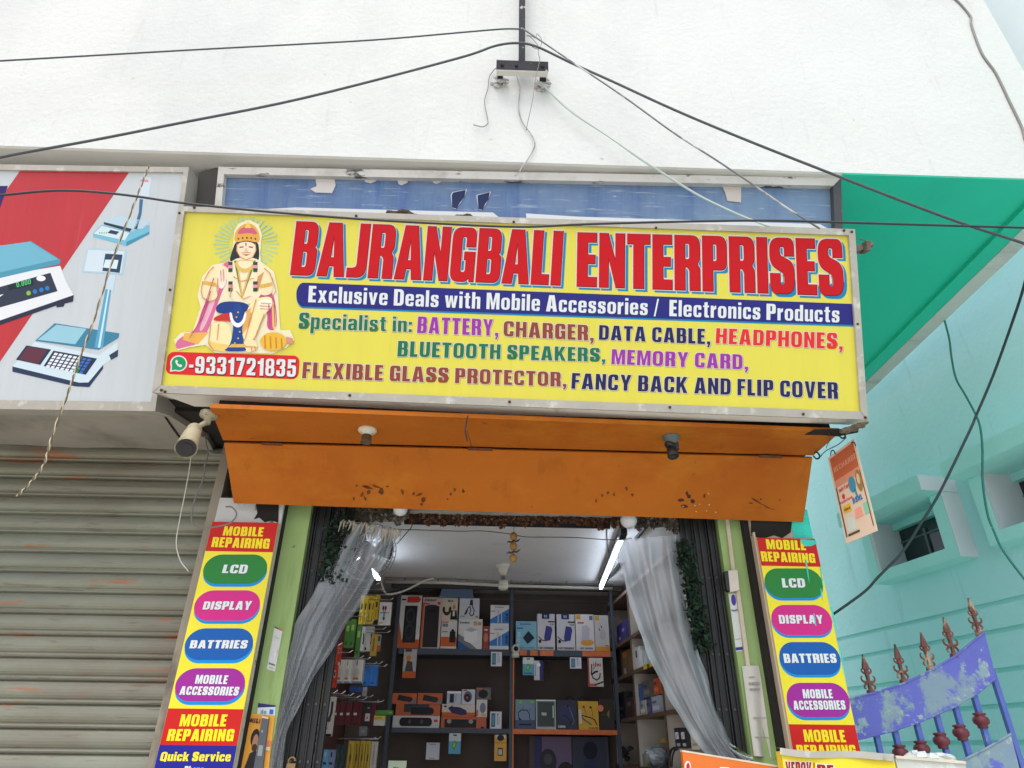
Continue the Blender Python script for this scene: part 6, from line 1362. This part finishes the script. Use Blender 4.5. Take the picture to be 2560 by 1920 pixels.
for x0, y0, x1, y1 in ((334, 762, 366, 976), (370, 768, 408, 965), (376, 590, 412, 760), (416, 580, 446, 740)):
    lw(x0, y0, x1, y1, "one of four red orange packs hanging at the curtain edge", (206, 62, 38), [('r', .3, .45, .7, .75, (226, 206, 190)), ('r', .36, .5, .64, .7, K_)], group="red orange packs")
for x0, x1 in ((408, 466), (470, 532), (537, 634)):
    lw(x0, 722, x1, 920, "one of three white charger boxes on the middle hooks", (214, 208, 200), [('r', 0, 0, 1, .05, (90, 150, 200)), ('e', .45, .42, .3, .2, (190, 186, 180)), ('r', .2, .12, .7, .22, (190, 120, 70)), ('r', .4, .74, .48, .96, (80, 80, 90))], group="white charger boxes", depth=.06)
for x0, x1 in ((640, 690), (695, 764)):
    lw(x0, 766, x1, 948, "one of two bright blue boxes on the middle hooks", (54, 126, 206), [('r', .2, .1, .7, .16, (30, 70, 140)), ('l', [(.3, .3), (.3, .9)], .003, (100, 160, 226))], group="bright blue boxes", depth=.05)
lw(530, 955, 630, 1000, "row of small blue packs under the white charger boxes", (50, 90, 170), [('r', .3, 0, .33, 1, (30, 50, 100)), ('r', .63, 0, .66, 1, (30, 50, 100))])
lw(640, 960, 674, 1036, "small grey white pack hanging under the bright blue boxes", (178, 180, 182), [('r', .2, .2, .8, .6, (150, 150, 156))])
lw(216, 935, 246, 1025, "small yellow pack half hidden behind the curtain's lower edge", YP, [('r', .2, .2, .8, .7, (90, 80, 40))])
lw(257, 905, 308, 1178, "tall bright yellow pack hanging in front of the hook board's middle", (236, 206, 50), [('l', [(.45, .15), (.45, .9)], .004, (150, 120, 30)), ('r', .1, .02, .9, .08, (200, 160, 40))], xw=-.86)
lw(292, 1042, 372, 1385, "long white selfie stick pack with black handle print", (206, 200, 194), [('l', [(.7, .85), (.72, .6), (.6, .45)], .012, (60, 60, 70)), ('e', .55, .42, .2, .07, (70, 74, 84)), ('t', "COLOR", .15, .18, .6, .22, (206, 110, 80)), ('r', .0, 0, 1, .06, K_)])
for x0, x1 in ((366, 420), (424, 474), (478, 534), (538, 600)):
    lw(x0, 1086, x1, 1288, "one of four dark maroon cable packs in a row on the lower hooks", (84, 28, 34), [('r', .42, .1, .58, .95, (130, 44, 48)), ('r', .3, .42, .75, .52, (216, 200, 200)), ('r', .04, 0, .12, 1, (40, 14, 18))], group="dark maroon cable packs")
lw(606, 1090, 744, 1295, "black phone case pack with a white label and maroon edges", (36, 30, 32), [('r', .0, 0, .1, 1, (150, 40, 48)), ('r', .8, 0, 1, 1, (110, 34, 44)), ('r', .38, .2, .68, .52, (206, 190, 186)), ('e', .52, .34, .05, .05, R__), ('r', .48, .72, .62, .78, (150, 150, 150))])
lw(746, 1160, 905, 1198, "small green box lying at the dark end of the lower hooks", (70, 140, 50), [('r', .8, .3, .95, .7, (120, 180, 90))], depth=.05)
lw(742, 1207, 838, 1245, "small yellow box under the small green box", (206, 190, 80), [('r', .1, .3, .7, .6, (170, 150, 60))], depth=.05)
lw(738, 1247, 832, 1292, "roll of white paper under the small yellow box", (206, 204, 196), (), depth=.05)
sm = lambda: [('t', "Smart", .1, .76, .9, .83, (196, 84, 50)), ('r', .1, .66, .9, .70, (90, 80, 74)), ('e', .25, .5, .14, .09, (190, 120, 84)), ('e', .7, .46, .2, .1, (176, 96, 60)), ('e', .72, .46, .12, .06, (226, 220, 210)), ('r', 0, .2, 1, .27, (44, 56, 56)), ('r', 0, 0, 1, .1, (206, 100, 50)), ('r', .1, .03, .2, .08, (230, 200, 180)), ('r', .4, .03, .5, .08, (230, 200, 180)), ('r', .7, .03, .8, .08, (230, 200, 180))]
lw(112, 1125, 214, 1515, "white and orange earbud card, left of two overlapping ones near the folding gate", (220, 212, 202), sm(), group="white and orange earbud cards", xw=-.85)
lw(184, 1190, 275, 1500, "white and orange earbud card, right of two overlapping ones near the folding gate", (220, 212, 202), sm(), group="white and orange earbud cards", xw=-.87)
lw(610, 1300, 680, 1380, "grey plain pack on the hooks above the yellow wrapped cables", (120, 120, 124), [('r', .3, .3, .7, .6, (150, 150, 150))])
for x0, x1, c, lab in ((116, 160, (206, 200, 196), "white box with maroon edge, leftmost in the bottom row of packs"), (166, 208, (210, 206, 200), "white box with black letters, second in the bottom row of packs"), (214, 272, (44, 52, 110), "navy pack in the bottom row beside the white boxes"), (278, 328, (96, 160, 206), "light blue pack in the bottom row"), (334, 382, (130, 140, 176), "grey lilac pack in the bottom row")):
    lw(x0, 1500 if c[0] < 200 else 1530, x1, 1720, lab, c, [('r', .2, .4, .8, .5, (70, 60, 80)), ('r', .3, .7, .6, .9, (60, 60, 80) if c[0] > 120 else (190, 190, 200))], xw=-.86)
for x0, x1 in ((388, 426), (430, 470)):
    lw(x0, 1455, x1, 1720, "one of two dark green coiled cable packs in the bottom row", (44, 58, 60), [('l', [(.3, .2), (.6, .5), (.3, .8)], .008, (70, 90, 92))], group="dark coiled cable packs")
for i, (x0, x1) in enumerate(((494, 546), (550, 594), (600, 642), (650, 692))):
    lw(x0, 1425, x1, 1720, "one of four yellow wrapped cable packs in the bottom row", (196, 164, 56), [('l', [(.3, .1), (.6, .5), (.35, .9)], .006, (120, 96, 30)), ('r', .35, .4, .65, .6, (90, 76, 40))], group="yellow wrapped cable packs")
lw(698, 1430, 752, 1720, "white narrow pack at the right end of the bottom row", (190, 186, 178), [('r', .4, .3, .5, .9, (120, 120, 120))])

# ------------------------------------------------------------------ right wall cubby shelves
dr = ray(979, 1619); dr.z = 0; dr.normalize(); nR = V((-dr.y, dr.x, 0))
if nR.x > 0: nR = -nR
RP0 = PY(1329, 1500, YK + .0); RSP = Plane((RP0.x + .03, RP0.y, 0), nR)
brn = mat("brown_shelf_wood", (96, 74, 58), .6, var=.15, scale=6, stretch=(1, 1, 4)); inn = mat("cream_shelf_lining", (176, 168, 160), .7, var=.06)
cub = thing("cubby_shelf", "brown wooden cubby shelf with cream lining along the right wall of the shop", "shelf", RSP.at(1380, 1640))
def rs(px, py): return RSP.at(px, py)
ends = [rs(1327, 1640), rs(1380, 1657), rs(1445, 1657), rs(1560, 1657)]
for i, e in enumerate(ends):
    b = V((e.x, e.y, .12)); w = dr * -.022
    MB(brn).prism([b, b + w, b + w + V((0, 0, 2.5)), b + V((0, 0, 2.5))], -nR * .006).build("upright", cub)
    MB(inn).prism([b - nR * .007 + w * .1, b - nR * .007 + w * .9, b - nR * .007 + w * .9 + V((0, 0, 2.5)), b - nR * .007 + w * .1 + V((0, 0, 2.5))], -nR * .30).build("divider", cub)
E0 = V((ends[0].x, ends[0].y, 0)); E1 = V((ends[3].x, ends[3].y, 0))
zs = [rs(1345, 1384).z, (rs(1326, 1467).z + rs(1411, 1429).z) / 2, (rs(1335, 1552).z + rs(1400, 1545).z) / 2, rs(1340, 1652).z]
for z in zs + [zs[0] + .32]:
    b = V((0, 0, z))
    MB(brn).prism([E0 + b, E1 + b, E1 + b - V((0, 0, .022)), E0 + b - V((0, 0, .022))], -nR * .008).build("shelf_board", cub)
    MB(brn).prism([E0 + b - nR * .009, E1 + b - nR * .009, E1 + b - nR * .009 - V((0, 0, .018)), E0 + b - nR * .009 - V((0, 0, .018))], -nR * .30).build("shelf_board", cub)
MB(inn).prism([E0 - nR * .31, E1 - nR * .31, E1 - nR * .31 + V((0, 0, 2.6)), E0 - nR * .31 + V((0, 0, 2.6))], -nR * .01).build("back_panel", cub)
uxd = -dr
def rbox(x0, y0, x1, y1, label, c, decor=(), zb=None, off=-.03, depth=.06, group=None, name="small_box", cat="box"):
    (a0, b0), (a1, b1) = SR(x0, y0), SR(x1, y1)
    A = RSP.at(a0, b1, off); B = RSP.at(a1, b1, off); T = RSP.at((a0 + a1) / 2, b0, off)
    A2 = V((A.x, A.y, zb if zb is not None else A.z)); w = V((B.x - A.x, B.y - A.y, 0))
    return carton(name, label, cat, A2, w, V((0, 0, max(.02, T.z - A2.z))), nR, depth, c, decor, group)
rbox(150, 400, 230, 540, "purple glittery packet in the top cubby of the right shelf", (60, 52, 120), [('e', .3, .3, .1, .08, (190, 190, 220)), ('e', .7, .6, .12, .08, (150, 150, 210)), ('e', .5, .8, .1, .06, (40, 36, 90))], zb=zs[0] + .001, name="packet", cat="packet")
rbox(276, 615, 350, 800, "white phone box with a black screen print on the right shelf", (214, 216, 216), [('r', .5, .55, .75, .85, (30, 34, 44)), ('r', .2, .2, .3, .8, (180, 184, 190))], zb=zs[1] + .001)
rbox(352, 630, 412, 770, "white box beside the phone box, just left of the clear curtain", (206, 210, 214), [('r', .2, .3, .5, .8, (176, 180, 188))], zb=zs[1] + .001, off=-.05)
rbox(130, 640, 190, 870, "dark tangle of black accessories in the upper left cubby", (40, 40, 40), [('l', [(.1, .2), (.4, .6), (.8, .3), (.6, .9)], .006, (110, 110, 104)), ('l', [(.2, .9), (.5, .4), (.9, .7)], .005, (90, 90, 90))], zb=zs[1] + .001, name="accessory_bundle", cat="bundle")
rbox(196, 640, 256, 850, "brown gold accessory bundle beside the dark tangle in the upper cubby", (104, 84, 50), [('l', [(.2, .2), (.6, .7), (.8, .3)], .008, (160, 140, 90)), ('r', .3, .0, .6, .3, (180, 176, 170)), ('r', .2, .75, .8, .95, O_)], zb=zs[1] + .001, name="accessory_bundle", cat="bundle")
for i, (x0, y0, x1, y1, c, lab) in enumerate(((328, 930, 372, 1200, (54, 88, 150), "tall blue box at the left of the middle cubby"), (376, 900, 440, 1060, (104, 98, 96), "grey brown box in the upper row of the middle cubby"), (470, 880, 514, 1030, (196, 92, 52), "orange red box at the upper right of the middle cubby"), (352, 1075, 400, 1205, (186, 186, 160), "cream printed box in the lower row of the middle cubby"), (404, 1060, 446, 1200, (84, 76, 128), "violet box in the lower row of the middle cubby"), (450, 1035, 530, 1195, (170, 180, 192), "pale grey blue box at the lower right of the middle cubby"))):
    rbox(x0, y0, x1, y1, lab, c, [('r', .15, .2, .85, .45, tuple(min(255, v + 40) for v in c)), ('r', .15, .6, .6, .75, tuple(int(v * .6) for v in c))], zb=zs[2] + .001 if y1 > 1150 else None, off=-.03 - .008 * (i % 3))
rbox(165, 1000, 225, 1225, "black boxed chargers in the dark middle left cubby", (36, 36, 40), [('r', .3, .35, .6, .45, (150, 150, 160)), ('r', .3, .1, .6, .2, (140, 140, 150))], zb=zs[2] + .001)
rbox(232, 1050, 288, 1220, "maroon black box in the dark middle left cubby", (66, 44, 44), [('r', .2, .6, .8, .8, (120, 110, 110))], zb=zs[2] + .001)
rbox(436, 1370, 500, 1480, "black packs standing at the back of the lower cubby", (34, 34, 38), [('r', .3, 0, .34, 1, (80, 80, 84)), ('r', .64, 0, .68, 1, (80, 80, 84))], off=-.15)
rbox(515, 1405, 556, 1440, "small yellow pack beside the black packs in the lower cubby", (196, 160, 60), (), off=-.12)
rbox(348, 1482, 400, 1515, "small red pack at the left of the lower cubby", (150, 60, 54), (), off=-.06)
film = mat("crinkled_clear_bag", (170, 180, 188), .15, var=.3, scale=24, bump=.6, bscale=30, bdist=.02)
m = MB(film); p = RSP.at(*SR(490, 1560), -.08); m.ball(p, .075, 16, 10, (1.1, 1.0, .75), .12); tag(m.build("plastic_bag"), "crinkled clear plastic bag of goods in the lower cubby of the right shelf", "bag")
m = MB(mat("dull_green_tin", (110, 116, 104), .6)); p = RSP.at(*SR(415, 1590), -.02); m.lathe(p - V((0, 0, .03)), (0, 0, 1), [(0, .03), (.06, .032), (.066, .02), (.08, .018)], 14); tag(m.build("small_jar", smooth=True), "small grey green jar in front of the clear plastic bag", "jar")
m = MB(mat("dark_clutter", (58, 58, 58), .5, var=.4, scale=30))
for i in range(14): 
    p = RSP.at(*SR(170 + random.uniform(0, 130), 1480 + random.uniform(0, 100)), -.05); m.ball(p, random.uniform(.012, .022), 7, 5, (1.2, 1, .8), .3)
tag(m.build("accessory_heap"), "heap of small dark accessories in the lower left cubby", "heap")
for x0, x1, lab in ((656, 704, "black hanging earphone pack with white label, left of two near the orange board"), (708, 756, "black hanging earphone pack with white label, right of two near the orange board")):
    rbox(x0, 1310, x1, 1490, lab, (34, 34, 42), [('r', .15, .45, .75, .78, (206, 204, 214)), ('l', [(.3, .5), (.6, .7)], .004, (90, 90, 140)), ('r', .3, .1, .9, .25, (170, 170, 170))], off=.12, group="black earphone packs", name="hanging_pack", cat="pack", depth=.02)
rbox(760, 1330, 860, 1500, "cream printed card beside the two black earphone packs", (196, 190, 170), [('e', .2, .75, .12, .1, (120, 110, 180)), ('e', .2, .45, .12, .1, (120, 110, 180)), ('r', .5, .2, .9, .3, (150, 140, 120))], off=.10, name="hanging_pack", cat="pack", depth=.01)
m = MB(blk); m.tube(smooth_path([RSP.at(*SR(*p), .14) for p in ((600, 1640), (602, 1560), (620, 1500), (660, 1480))]), .006); m.tube(smooth_path([RSP.at(*SR(*p), .14) for p in ((620, 1650), (625, 1570), (645, 1510), (672, 1495))]), .005)
tag(m.build("black_leads", smooth=True), "bundle of black leads hanging below the black earphone packs", "cable")
t_ = MB(flat((206, 180, 60), .5)); p = [RSP.at(*SR(x, y), .012) for x, y in ((372, 770), (400, 758), (406, 800), (378, 812))]; q = [RSP.at(*SR(x, y), .012) for x, y in ((424, 748), (452, 736), (458, 776), (430, 790))]
t_.prism(p, -nR * .002); t_.prism(q, -nR * .002); tag(t_.build("price_tag"), "yellow price tags stuck on the edge of the right shelf", "price tag")

# ------------------------------------------------------------------ folding gates, vines, curtains, garland
gmt = mat("black_gate_steel", (44, 45, 46), .55, .2, var=.15, scale=12, dirt=[((86, 82, 74), 8, .6, .7, (1, 1, .4), .6)])
riv = mat("gate_rivet", (84, 84, 80), .5, .3)
def fgate(px0, px1, py, y, label):
    x0 = PY(px0, py, y).x; x1 = PY(px1, py, y).x; n = max(4, int(round((x1 - x0) / .036)))
    t = thing("folding_gate", label, "gate", ((x0 + x1) / 2, y, .12))
    w = (x1 - x0) / n
    for i in range(n):
        xa = x0 + i * w + .0025; xb = x0 + (i + 1) * w - .0025; yy = y + (.012 if i % 2 else 0)
        m = MB(gmt).box((xa, yy, .13), (xa + .005, yy + .03, 2.64)).box((xb - .005, yy, .13), (xb, yy + .03, 2.64)).box((xa + .005, yy + .012, .13), (xb - .005, yy + .018, 2.64)); m.build("channel", t)
    mr = MB(riv)
    for z in (.6, 1.05, 1.5, 1.72, 1.95, 2.3):
        for i in range(n): mr.ball((x0 + (i + .5) * w, y + (.024 if i % 2 else .012) - .002, z), .007, 8, 5, (1, .5, 1))
    mr.build("rivet_row", t); return t
fgate(668, 764, 1100, .085, "black folding gate stacked at the left side of the shop entrance")
fgate(1466, 1554, 1119, .085, "black folding gate stacked at the right side of the shop entrance")
c = PY(*SL_(35, 1600), .075)
t = MB(mat("brass_padlock", (150, 120, 80), .5, .4)); t.tube([c + V((.014 * math.cos(i * .35), -.004, .014 * math.sin(i * .35))) for i in range(14)], .004, 7); t.box((c.x - .018, c.y - .010, c.z - .04), (c.x + .018, c.y + .006, c.z - .008))
tag(t.build("padlock"), "brass padlock hanging on the left folding gate", "padlock")
leafm = [mat("vine_leaf_a", (22, 46, 30), .9), mat("vine_leaf_b", (18, 34, 24), .9), mat("vine_leaf_c", (30, 58, 36), .9)]
def vine(pts, wd, y, n, label):
    P = [PY(p[0], p[1], y) for p in pts]; m = MB(); rr = random.Random(5)
    for i in range(n):
        f = random.random() * (len(P) - 1); k = int(f); q = P[k].lerp(P[k + 1], f - k)
        m.use(leafm[random.randrange(3)]); m.leaf(q + V((random.gauss(0, wd), random.gauss(0, .018), random.gauss(0, .01))), random.uniform(.010, .020))
    m.use(mat("vine_stem", (60, 54, 36), .8)); m.tube(P, .004, 5)
    return tag(m.build("artificial_vine"), label, "plant")
vine([(742, 1118), (735, 1160), (722, 1210), (716, 1260)], .034, .058, 700, "dark green artificial vine beside the left black folding gate")
vine([(1476, 1170), (1488, 1240), (1500, 1310), (1512, 1372), (1520, 1400)], .020, .058, 1300, "dark green artificial vine beside the right black folding gate")
film1 = plastic_film("clear_curtain_film", (242, 245, 250), .30)
film2 = plastic_film("cloudy_curtain_film", (240, 244, 250), .42)
def lerpl(L, s):
    f = s * (len(L) - 1); i = min(int(f), len(L) - 2); k = f - i
    return (L[i][0] * (1 - k) + L[i + 1][0] * k, L[i][1] * (1 - k) + L[i + 1][1] * k)
def curtain(Lp, Rp, y, film, label, folds, amp, seed):
    m = MB(film)
    def fn(s, w):
        a = lerpl(Lp, s); b = lerpl(Rp, s)
        px = a[0] * (1 - w) + b[0] * w; py = a[1] * (1 - w) + b[1] * w
        g = amp * (.6 + .4 * math.sin(3 * s + 1)) * math.sin(2 * math.pi * (folds * w + .6 * s) + 1.6 * math.sin(5 * s)) + .007 * math.sin(17 * w + 9 * s) + .0025 * math.sin(41 * w - 14 * s)
        nz = mnoise.noise(V((w * 3.6 + 3 * seed, s * .7, seed))) * .065 + mnoise.noise(V((w * 10 + 1.2 * s, s * 1.3, seed + 7))) * .016 + abs(mnoise.noise(V((w * 6 - s * 1.2, s * 1.6, seed + 3)))) * .018
        g = g * .35 + nz
        px += 2.2 * math.sin(31 * s + 2) * (w if w > .9 else 0) + 1.5 * math.sin(37 * s) * (1 if w < .05 else 0)
        return PY(px, py, y + g)
    m.grid(fn, 110, 100)
    o = tag(m.build("clear_curtain", smooth=True), label, "curtain"); return o
lc = curtain([(742, 1128), (728, 1165), (713, 1209), (690, 1258), (662, 1305), (638, 1348), (622, 1420), (606, 1497), (592, 1560), (582, 1613), (570, 1690)],
        [(866, 1150), (850, 1180), (832, 1213), (806, 1262), (780, 1305), (750, 1348), (712, 1410), (678, 1465), (648, 1520), (622, 1580), (604, 1690)], .035, film1, "clear plastic curtain gathered to the left side of the shop entrance", 3, .030, 1.3)
rc = curtain([(1327, 1167), (1333, 1195), (1341, 1226), (1357, 1285), (1379, 1360), (1400, 1415), (1423, 1465), (1446, 1510), (1471, 1553), (1494, 1590), (1530, 1640), (1560, 1690)],
        [(1458, 1156), (1466, 1195), (1474, 1240), (1486, 1300), (1497, 1358), (1508, 1400), (1520, 1440), (1534, 1490), (1550, 1540), (1570, 1590), (1600, 1640), (1630, 1690)], .035, film2, "cloudy plastic curtain gathered to the right side of the shop entrance", 3, .030, 5.7)
m = MB(film2); m.grid(lambda s, w: PY(1566 + 60 * s + 6 * w, 1590 + 45 * s ** .7 + (26 + 30 * s) * w, .03 + .02 * math.sin(9 * w + 4 * s)), 16, 14)
m.build("tucked_hem", rc, smooth=True)
# gathered knots at the curtain tops
m = MB(mat("grubby_gathered_film", (150, 140, 124), .4, var=.25, scale=20))
for i in range(26):
    f = i / 25; p = PY(742 + 124 * f, 1129 + 22 * f, .035)
    m.tube([p + V((random.gauss(0, .006), random.gauss(0, .008), .014)), p + V((random.gauss(0, .006), -.01, 0)), p + V((-.008 + random.gauss(0, .008), random.gauss(0, .006), -random.uniform(.03, .08)))], [.004, .006, .0015], 5)
m.build("gathered_hem", lc)
def garland(px0, px1, pyA, pyB, y, cols, label, hang):
    m = MB(); A = PY(px0, pyA, y); B = PY(px1, pyB, y); n = int((B.x - A.x) / .038)
    for i in range(n):
        c = A.lerp(B, (i + .5) / n); L_ = hang * random.uniform(.7, 1.15)
        for kk in range(3):
            cc = c + V((random.uniform(-.006, .006), random.uniform(-.01, .01), .03 - L_ * (kk + .5) / 3))
            for k in range(64):
                m.use(cols[random.randrange(len(cols))])
                a_ = V((random.gauss(0, 1), random.gauss(0, 1), random.gauss(0, 1))).normalized() * random.uniform(.008, .021)
                m.leaf(cc + a_, random.uniform(.007, .013))
    return tag(m.build("dried_garland"), label, "garland")
gO = [mat("garland_rust", (120, 78, 54), .95), mat("garland_brown", (98, 66, 50), .95), mat("garland_dark", (72, 48, 38), .95)]
gG = [mat("garland_grey", (116, 106, 96), .95), mat("garland_grey_dark", (84, 74, 66), .95), mat("garland_ash", (134, 122, 108), .95)]
garland(884, 1352, 1108, 1119, .20, gO, "dried rust brown flower garland hanging under the orange board in front of the black header", .085)
garland(704, 884, 1106, 1104, .12, gG, "dusty grey dried flower garland at the left end above the clear curtain", .085)
garland(1352, 1468, 1122, 1128, .12, gG, "dusty grey dried flower garland at the right end above the cloudy curtain", .075)
tag(MB(wireg).tube([PY(685, 1094, .15), PY(725, 1122, .17), PY(742, 1134, .19)], .004, 6).build("slack_wire"), "slack grey wire from the left green pillar to the grey garland", "wire")

# ------------------------------------------------------------------ stickers, conduit and posters on the pillars
QP = Plane((0, .06, 0), (0, -1, 0))
def sticker(name, label, cat, M, quad, c, decor=(), off=.002, depth=.0015, texts=()):
    q = [QP.at(*M(*p), off) for p in quad]      # TL TR BR BL
    ob = tag(MB(mat("paper_%02x%02x%02x" % c, c, .6, var=.04, scale=20)).prism(q, (0, depth, 0)).build(name), label, cat)
    if decor:
        mb = MB(); k = .0006
        for d in decor:
            k += .0003
            F_ = lambda u, w: bil(q, u, w) + V((0, -k, 0))
            if d[0] == 'r': mb.use(flat(d[5], .5)); mb.poly([F_(d[1], d[2]), F_(d[3], d[2]), F_(d[3], d[4]), F_(d[1], d[4])])
            elif d[0] == 'p': mb.use(flat(d[2], .5)); mb.poly([F_(*p) for p in d[1]])
            elif d[0] == 'e': mb.use(flat(d[5], .5)); mb.poly([F_(d[1] + d[3] * math.cos(i * math.pi / 8), d[2] + d[4] * math.sin(i * math.pi / 8)) for i in range(16)])
            elif d[0] == 't':
                ref = text2d(d[1])[0]; bx = (min(p[0] for p in ref), max(p[0] for p in ref), 0, cap_height())
                put2d(mb, text2d(d[1], .03), flat(d[6], .5), [F_(d[2], d[5]), F_(d[4], d[5]), F_(d[4], d[3]), F_(d[2], d[3])], bx)
        mb.build("printed_face", ob)
    return ob
sticker("payment_sticker", "narrow white payment sticker with torn middle on the left green pillar", "sticker", PL, [(438, 434), (506, 466), (440, 826), (368, 804)], (206, 206, 204), [('r', 0, .965, .5, 1, (50, 110, 80)), ('r', .5, .965, 1, 1, (206, 100, 60)), ('p', [(.45, .38), (.95, .50), (.98, .62), (.85, .36), (.7, .3)], (226, 222, 230)), ('r', .2, .76, .8, .77, (150, 150, 150)), ('t', "BHIM", .15, .12, .85, .16, (80, 80, 84)), ('r', .3, .05, .8, .06, (110, 110, 110))])
sticker("blue_leaflet", "white and navy leaflet with a blue square at the bottom of the left green pillar", "leaflet", PL, [(296, 1098), (446, 1118), (440, 1230), (282, 1230)], (206, 212, 220), [('p', [(0, 1), (1, 1), (1, .88), (0, .7)], (54, 46, 110)), ('r', .68, .3, .9, .66, (40, 110, 190)), ('t', "do", .2, .3, .5, .6, (60, 140, 160))], off=.003)
sticker("orange_poster", "orange poster with a bearded man's portrait on the left green pillar", "poster", PL, [(236, 1186), (440, 1206), (380, 1720), (130, 1720)], (222, 156, 52), [('e', .34, .60, .17, .15, (50, 40, 38)), ('e', .37, .53, .11, .13, (176, 130, 104)), ('e', .37, .44, .10, .06, (70, 54, 46)), ('p', [(.1, .0), (.62, .0), (.56, .34), (.42, .40), (.24, .34)], (44, 42, 48)), ('t', "U&i", .12, .84, .42, .92, (80, 50, 50)), ('e', .06, .88, .05, .035, (90, 40, 70)), ('r', .72, .48, .98, .56, (206, 120, 90)), ('r', .70, .40, .97, .46, (210, 190, 160))], off=.0045)
sticker("slim_pack", "slim dark grey charger pack hanging in front of the orange poster", "pack", PL, [(330, 1212), (386, 1222), (326, 1720), (246, 1720)], (84, 88, 94), [('r', .2, .32, .75, .50, (150, 152, 156)), ('r', .3, .72, .4, .76, (200, 200, 200)), ('r', .0, .97, 1, 1, (206, 196, 180))], off=.02, depth=.012)
cond = mat("dirty_pvc", (196, 184, 160), .6, var=.08, scale=14)
t = thing("conduit_run", "dirty white conduit with a small switch box down the right green pillar", "conduit", QP.at(*PRT(140, 900)))
a, b = QP.at(*PRT(96, 45), .008), QP.at(*PRT(136, 380), .008); c2, d2 = QP.at(*PRT(165, 510), .008), QP.at(*PRT(232, 1000), .008)
MB(cond).bar(a, b, .018, .014, up=(0, 1, 0)).build("conduit", t); MB(cond).bar(c2, d2, .018, .014, up=(0, 1, 0)).build("conduit", t)
q = [QP.at(*PRT(*p), .035) for p in ((106, 380), (165, 376), (178, 506), (118, 518))]
MB(mat("switch_box_plastic", (206, 196, 182), .5, var=.06, scale=20)).prism(q, (0, .034, 0)).build("switch_box", t)
MB(blk).prism([QP.at(*PRT(*p), .034) for p in ((80, 384), (105, 381), (117, 515), (96, 505))], (0, .03, 0)).build("side_plate", t)
sticker("payment_sticker", "white payment sticker with a round violet emblem on the right green pillar", "sticker", PRT, [(108, 530), (160, 524), (200, 900), (156, 905)], (206, 208, 204), [('e', .5, .88, .30, .10, (70, 60, 150)), ('t', "PhonePe", .1, .68, .9, .72, (70, 60, 140)), ('r', 0, .02, 1, .07, (60, 52, 130)), ('r', .1, .2, .9, .21, (150, 150, 150))], off=.003)
m = MB(mat("crumpled_notice_paper", (196, 192, 182), .7, var=.06, scale=6, bump=.3, bscale=8, bdist=.02))
q = [QP.at(*PRT(*p)) for p in ((190, 1000), (300, 996), (384, 1590), (258, 1580))]
m.grid(lambda s, w: bil(q, w, 1 - s) + V((0, -.008 - .010 * abs(math.sin(3.1 * w + 1.2 * s)) - .02 * s * s * math.sin(5 * w + .5), 0)), 20, 12)
no = tag(m.build("paper_notice", smooth=True), "crumpled white paper notice hanging on the right green pillar", "paper")
mb = MB(); ink2 = flat((130, 126, 120), .7)
for body, u0, u1, w0, w1 in (("WELCOME TO", .28, .6, .855, .875), ("BAJRANGBALI", .22, .86, .775, .81), ("ENTERPRISE", .22, .8, .71, .74), ("AUTHORIZED CENTER", .2, .9, .40, .42), ("THANKS FOR VISITING US", .12, .92, .19, .21)):
    ref = text2d(body)[0]; bx = (min(p[0] for p in ref), max(p[0] for p in ref), 0, cap_height())
    F_ = lambda u, w: bil(q, u, w) + V((0, -.0215 - .02 * (1 - w) ** 2, 0))
    put2d(mb, text2d(body, .02), ink2, [F_(u0, w1), F_(u1, w1), F_(u1, w0), F_(u0, w0)], bx)
mb.build("printed_text", no)
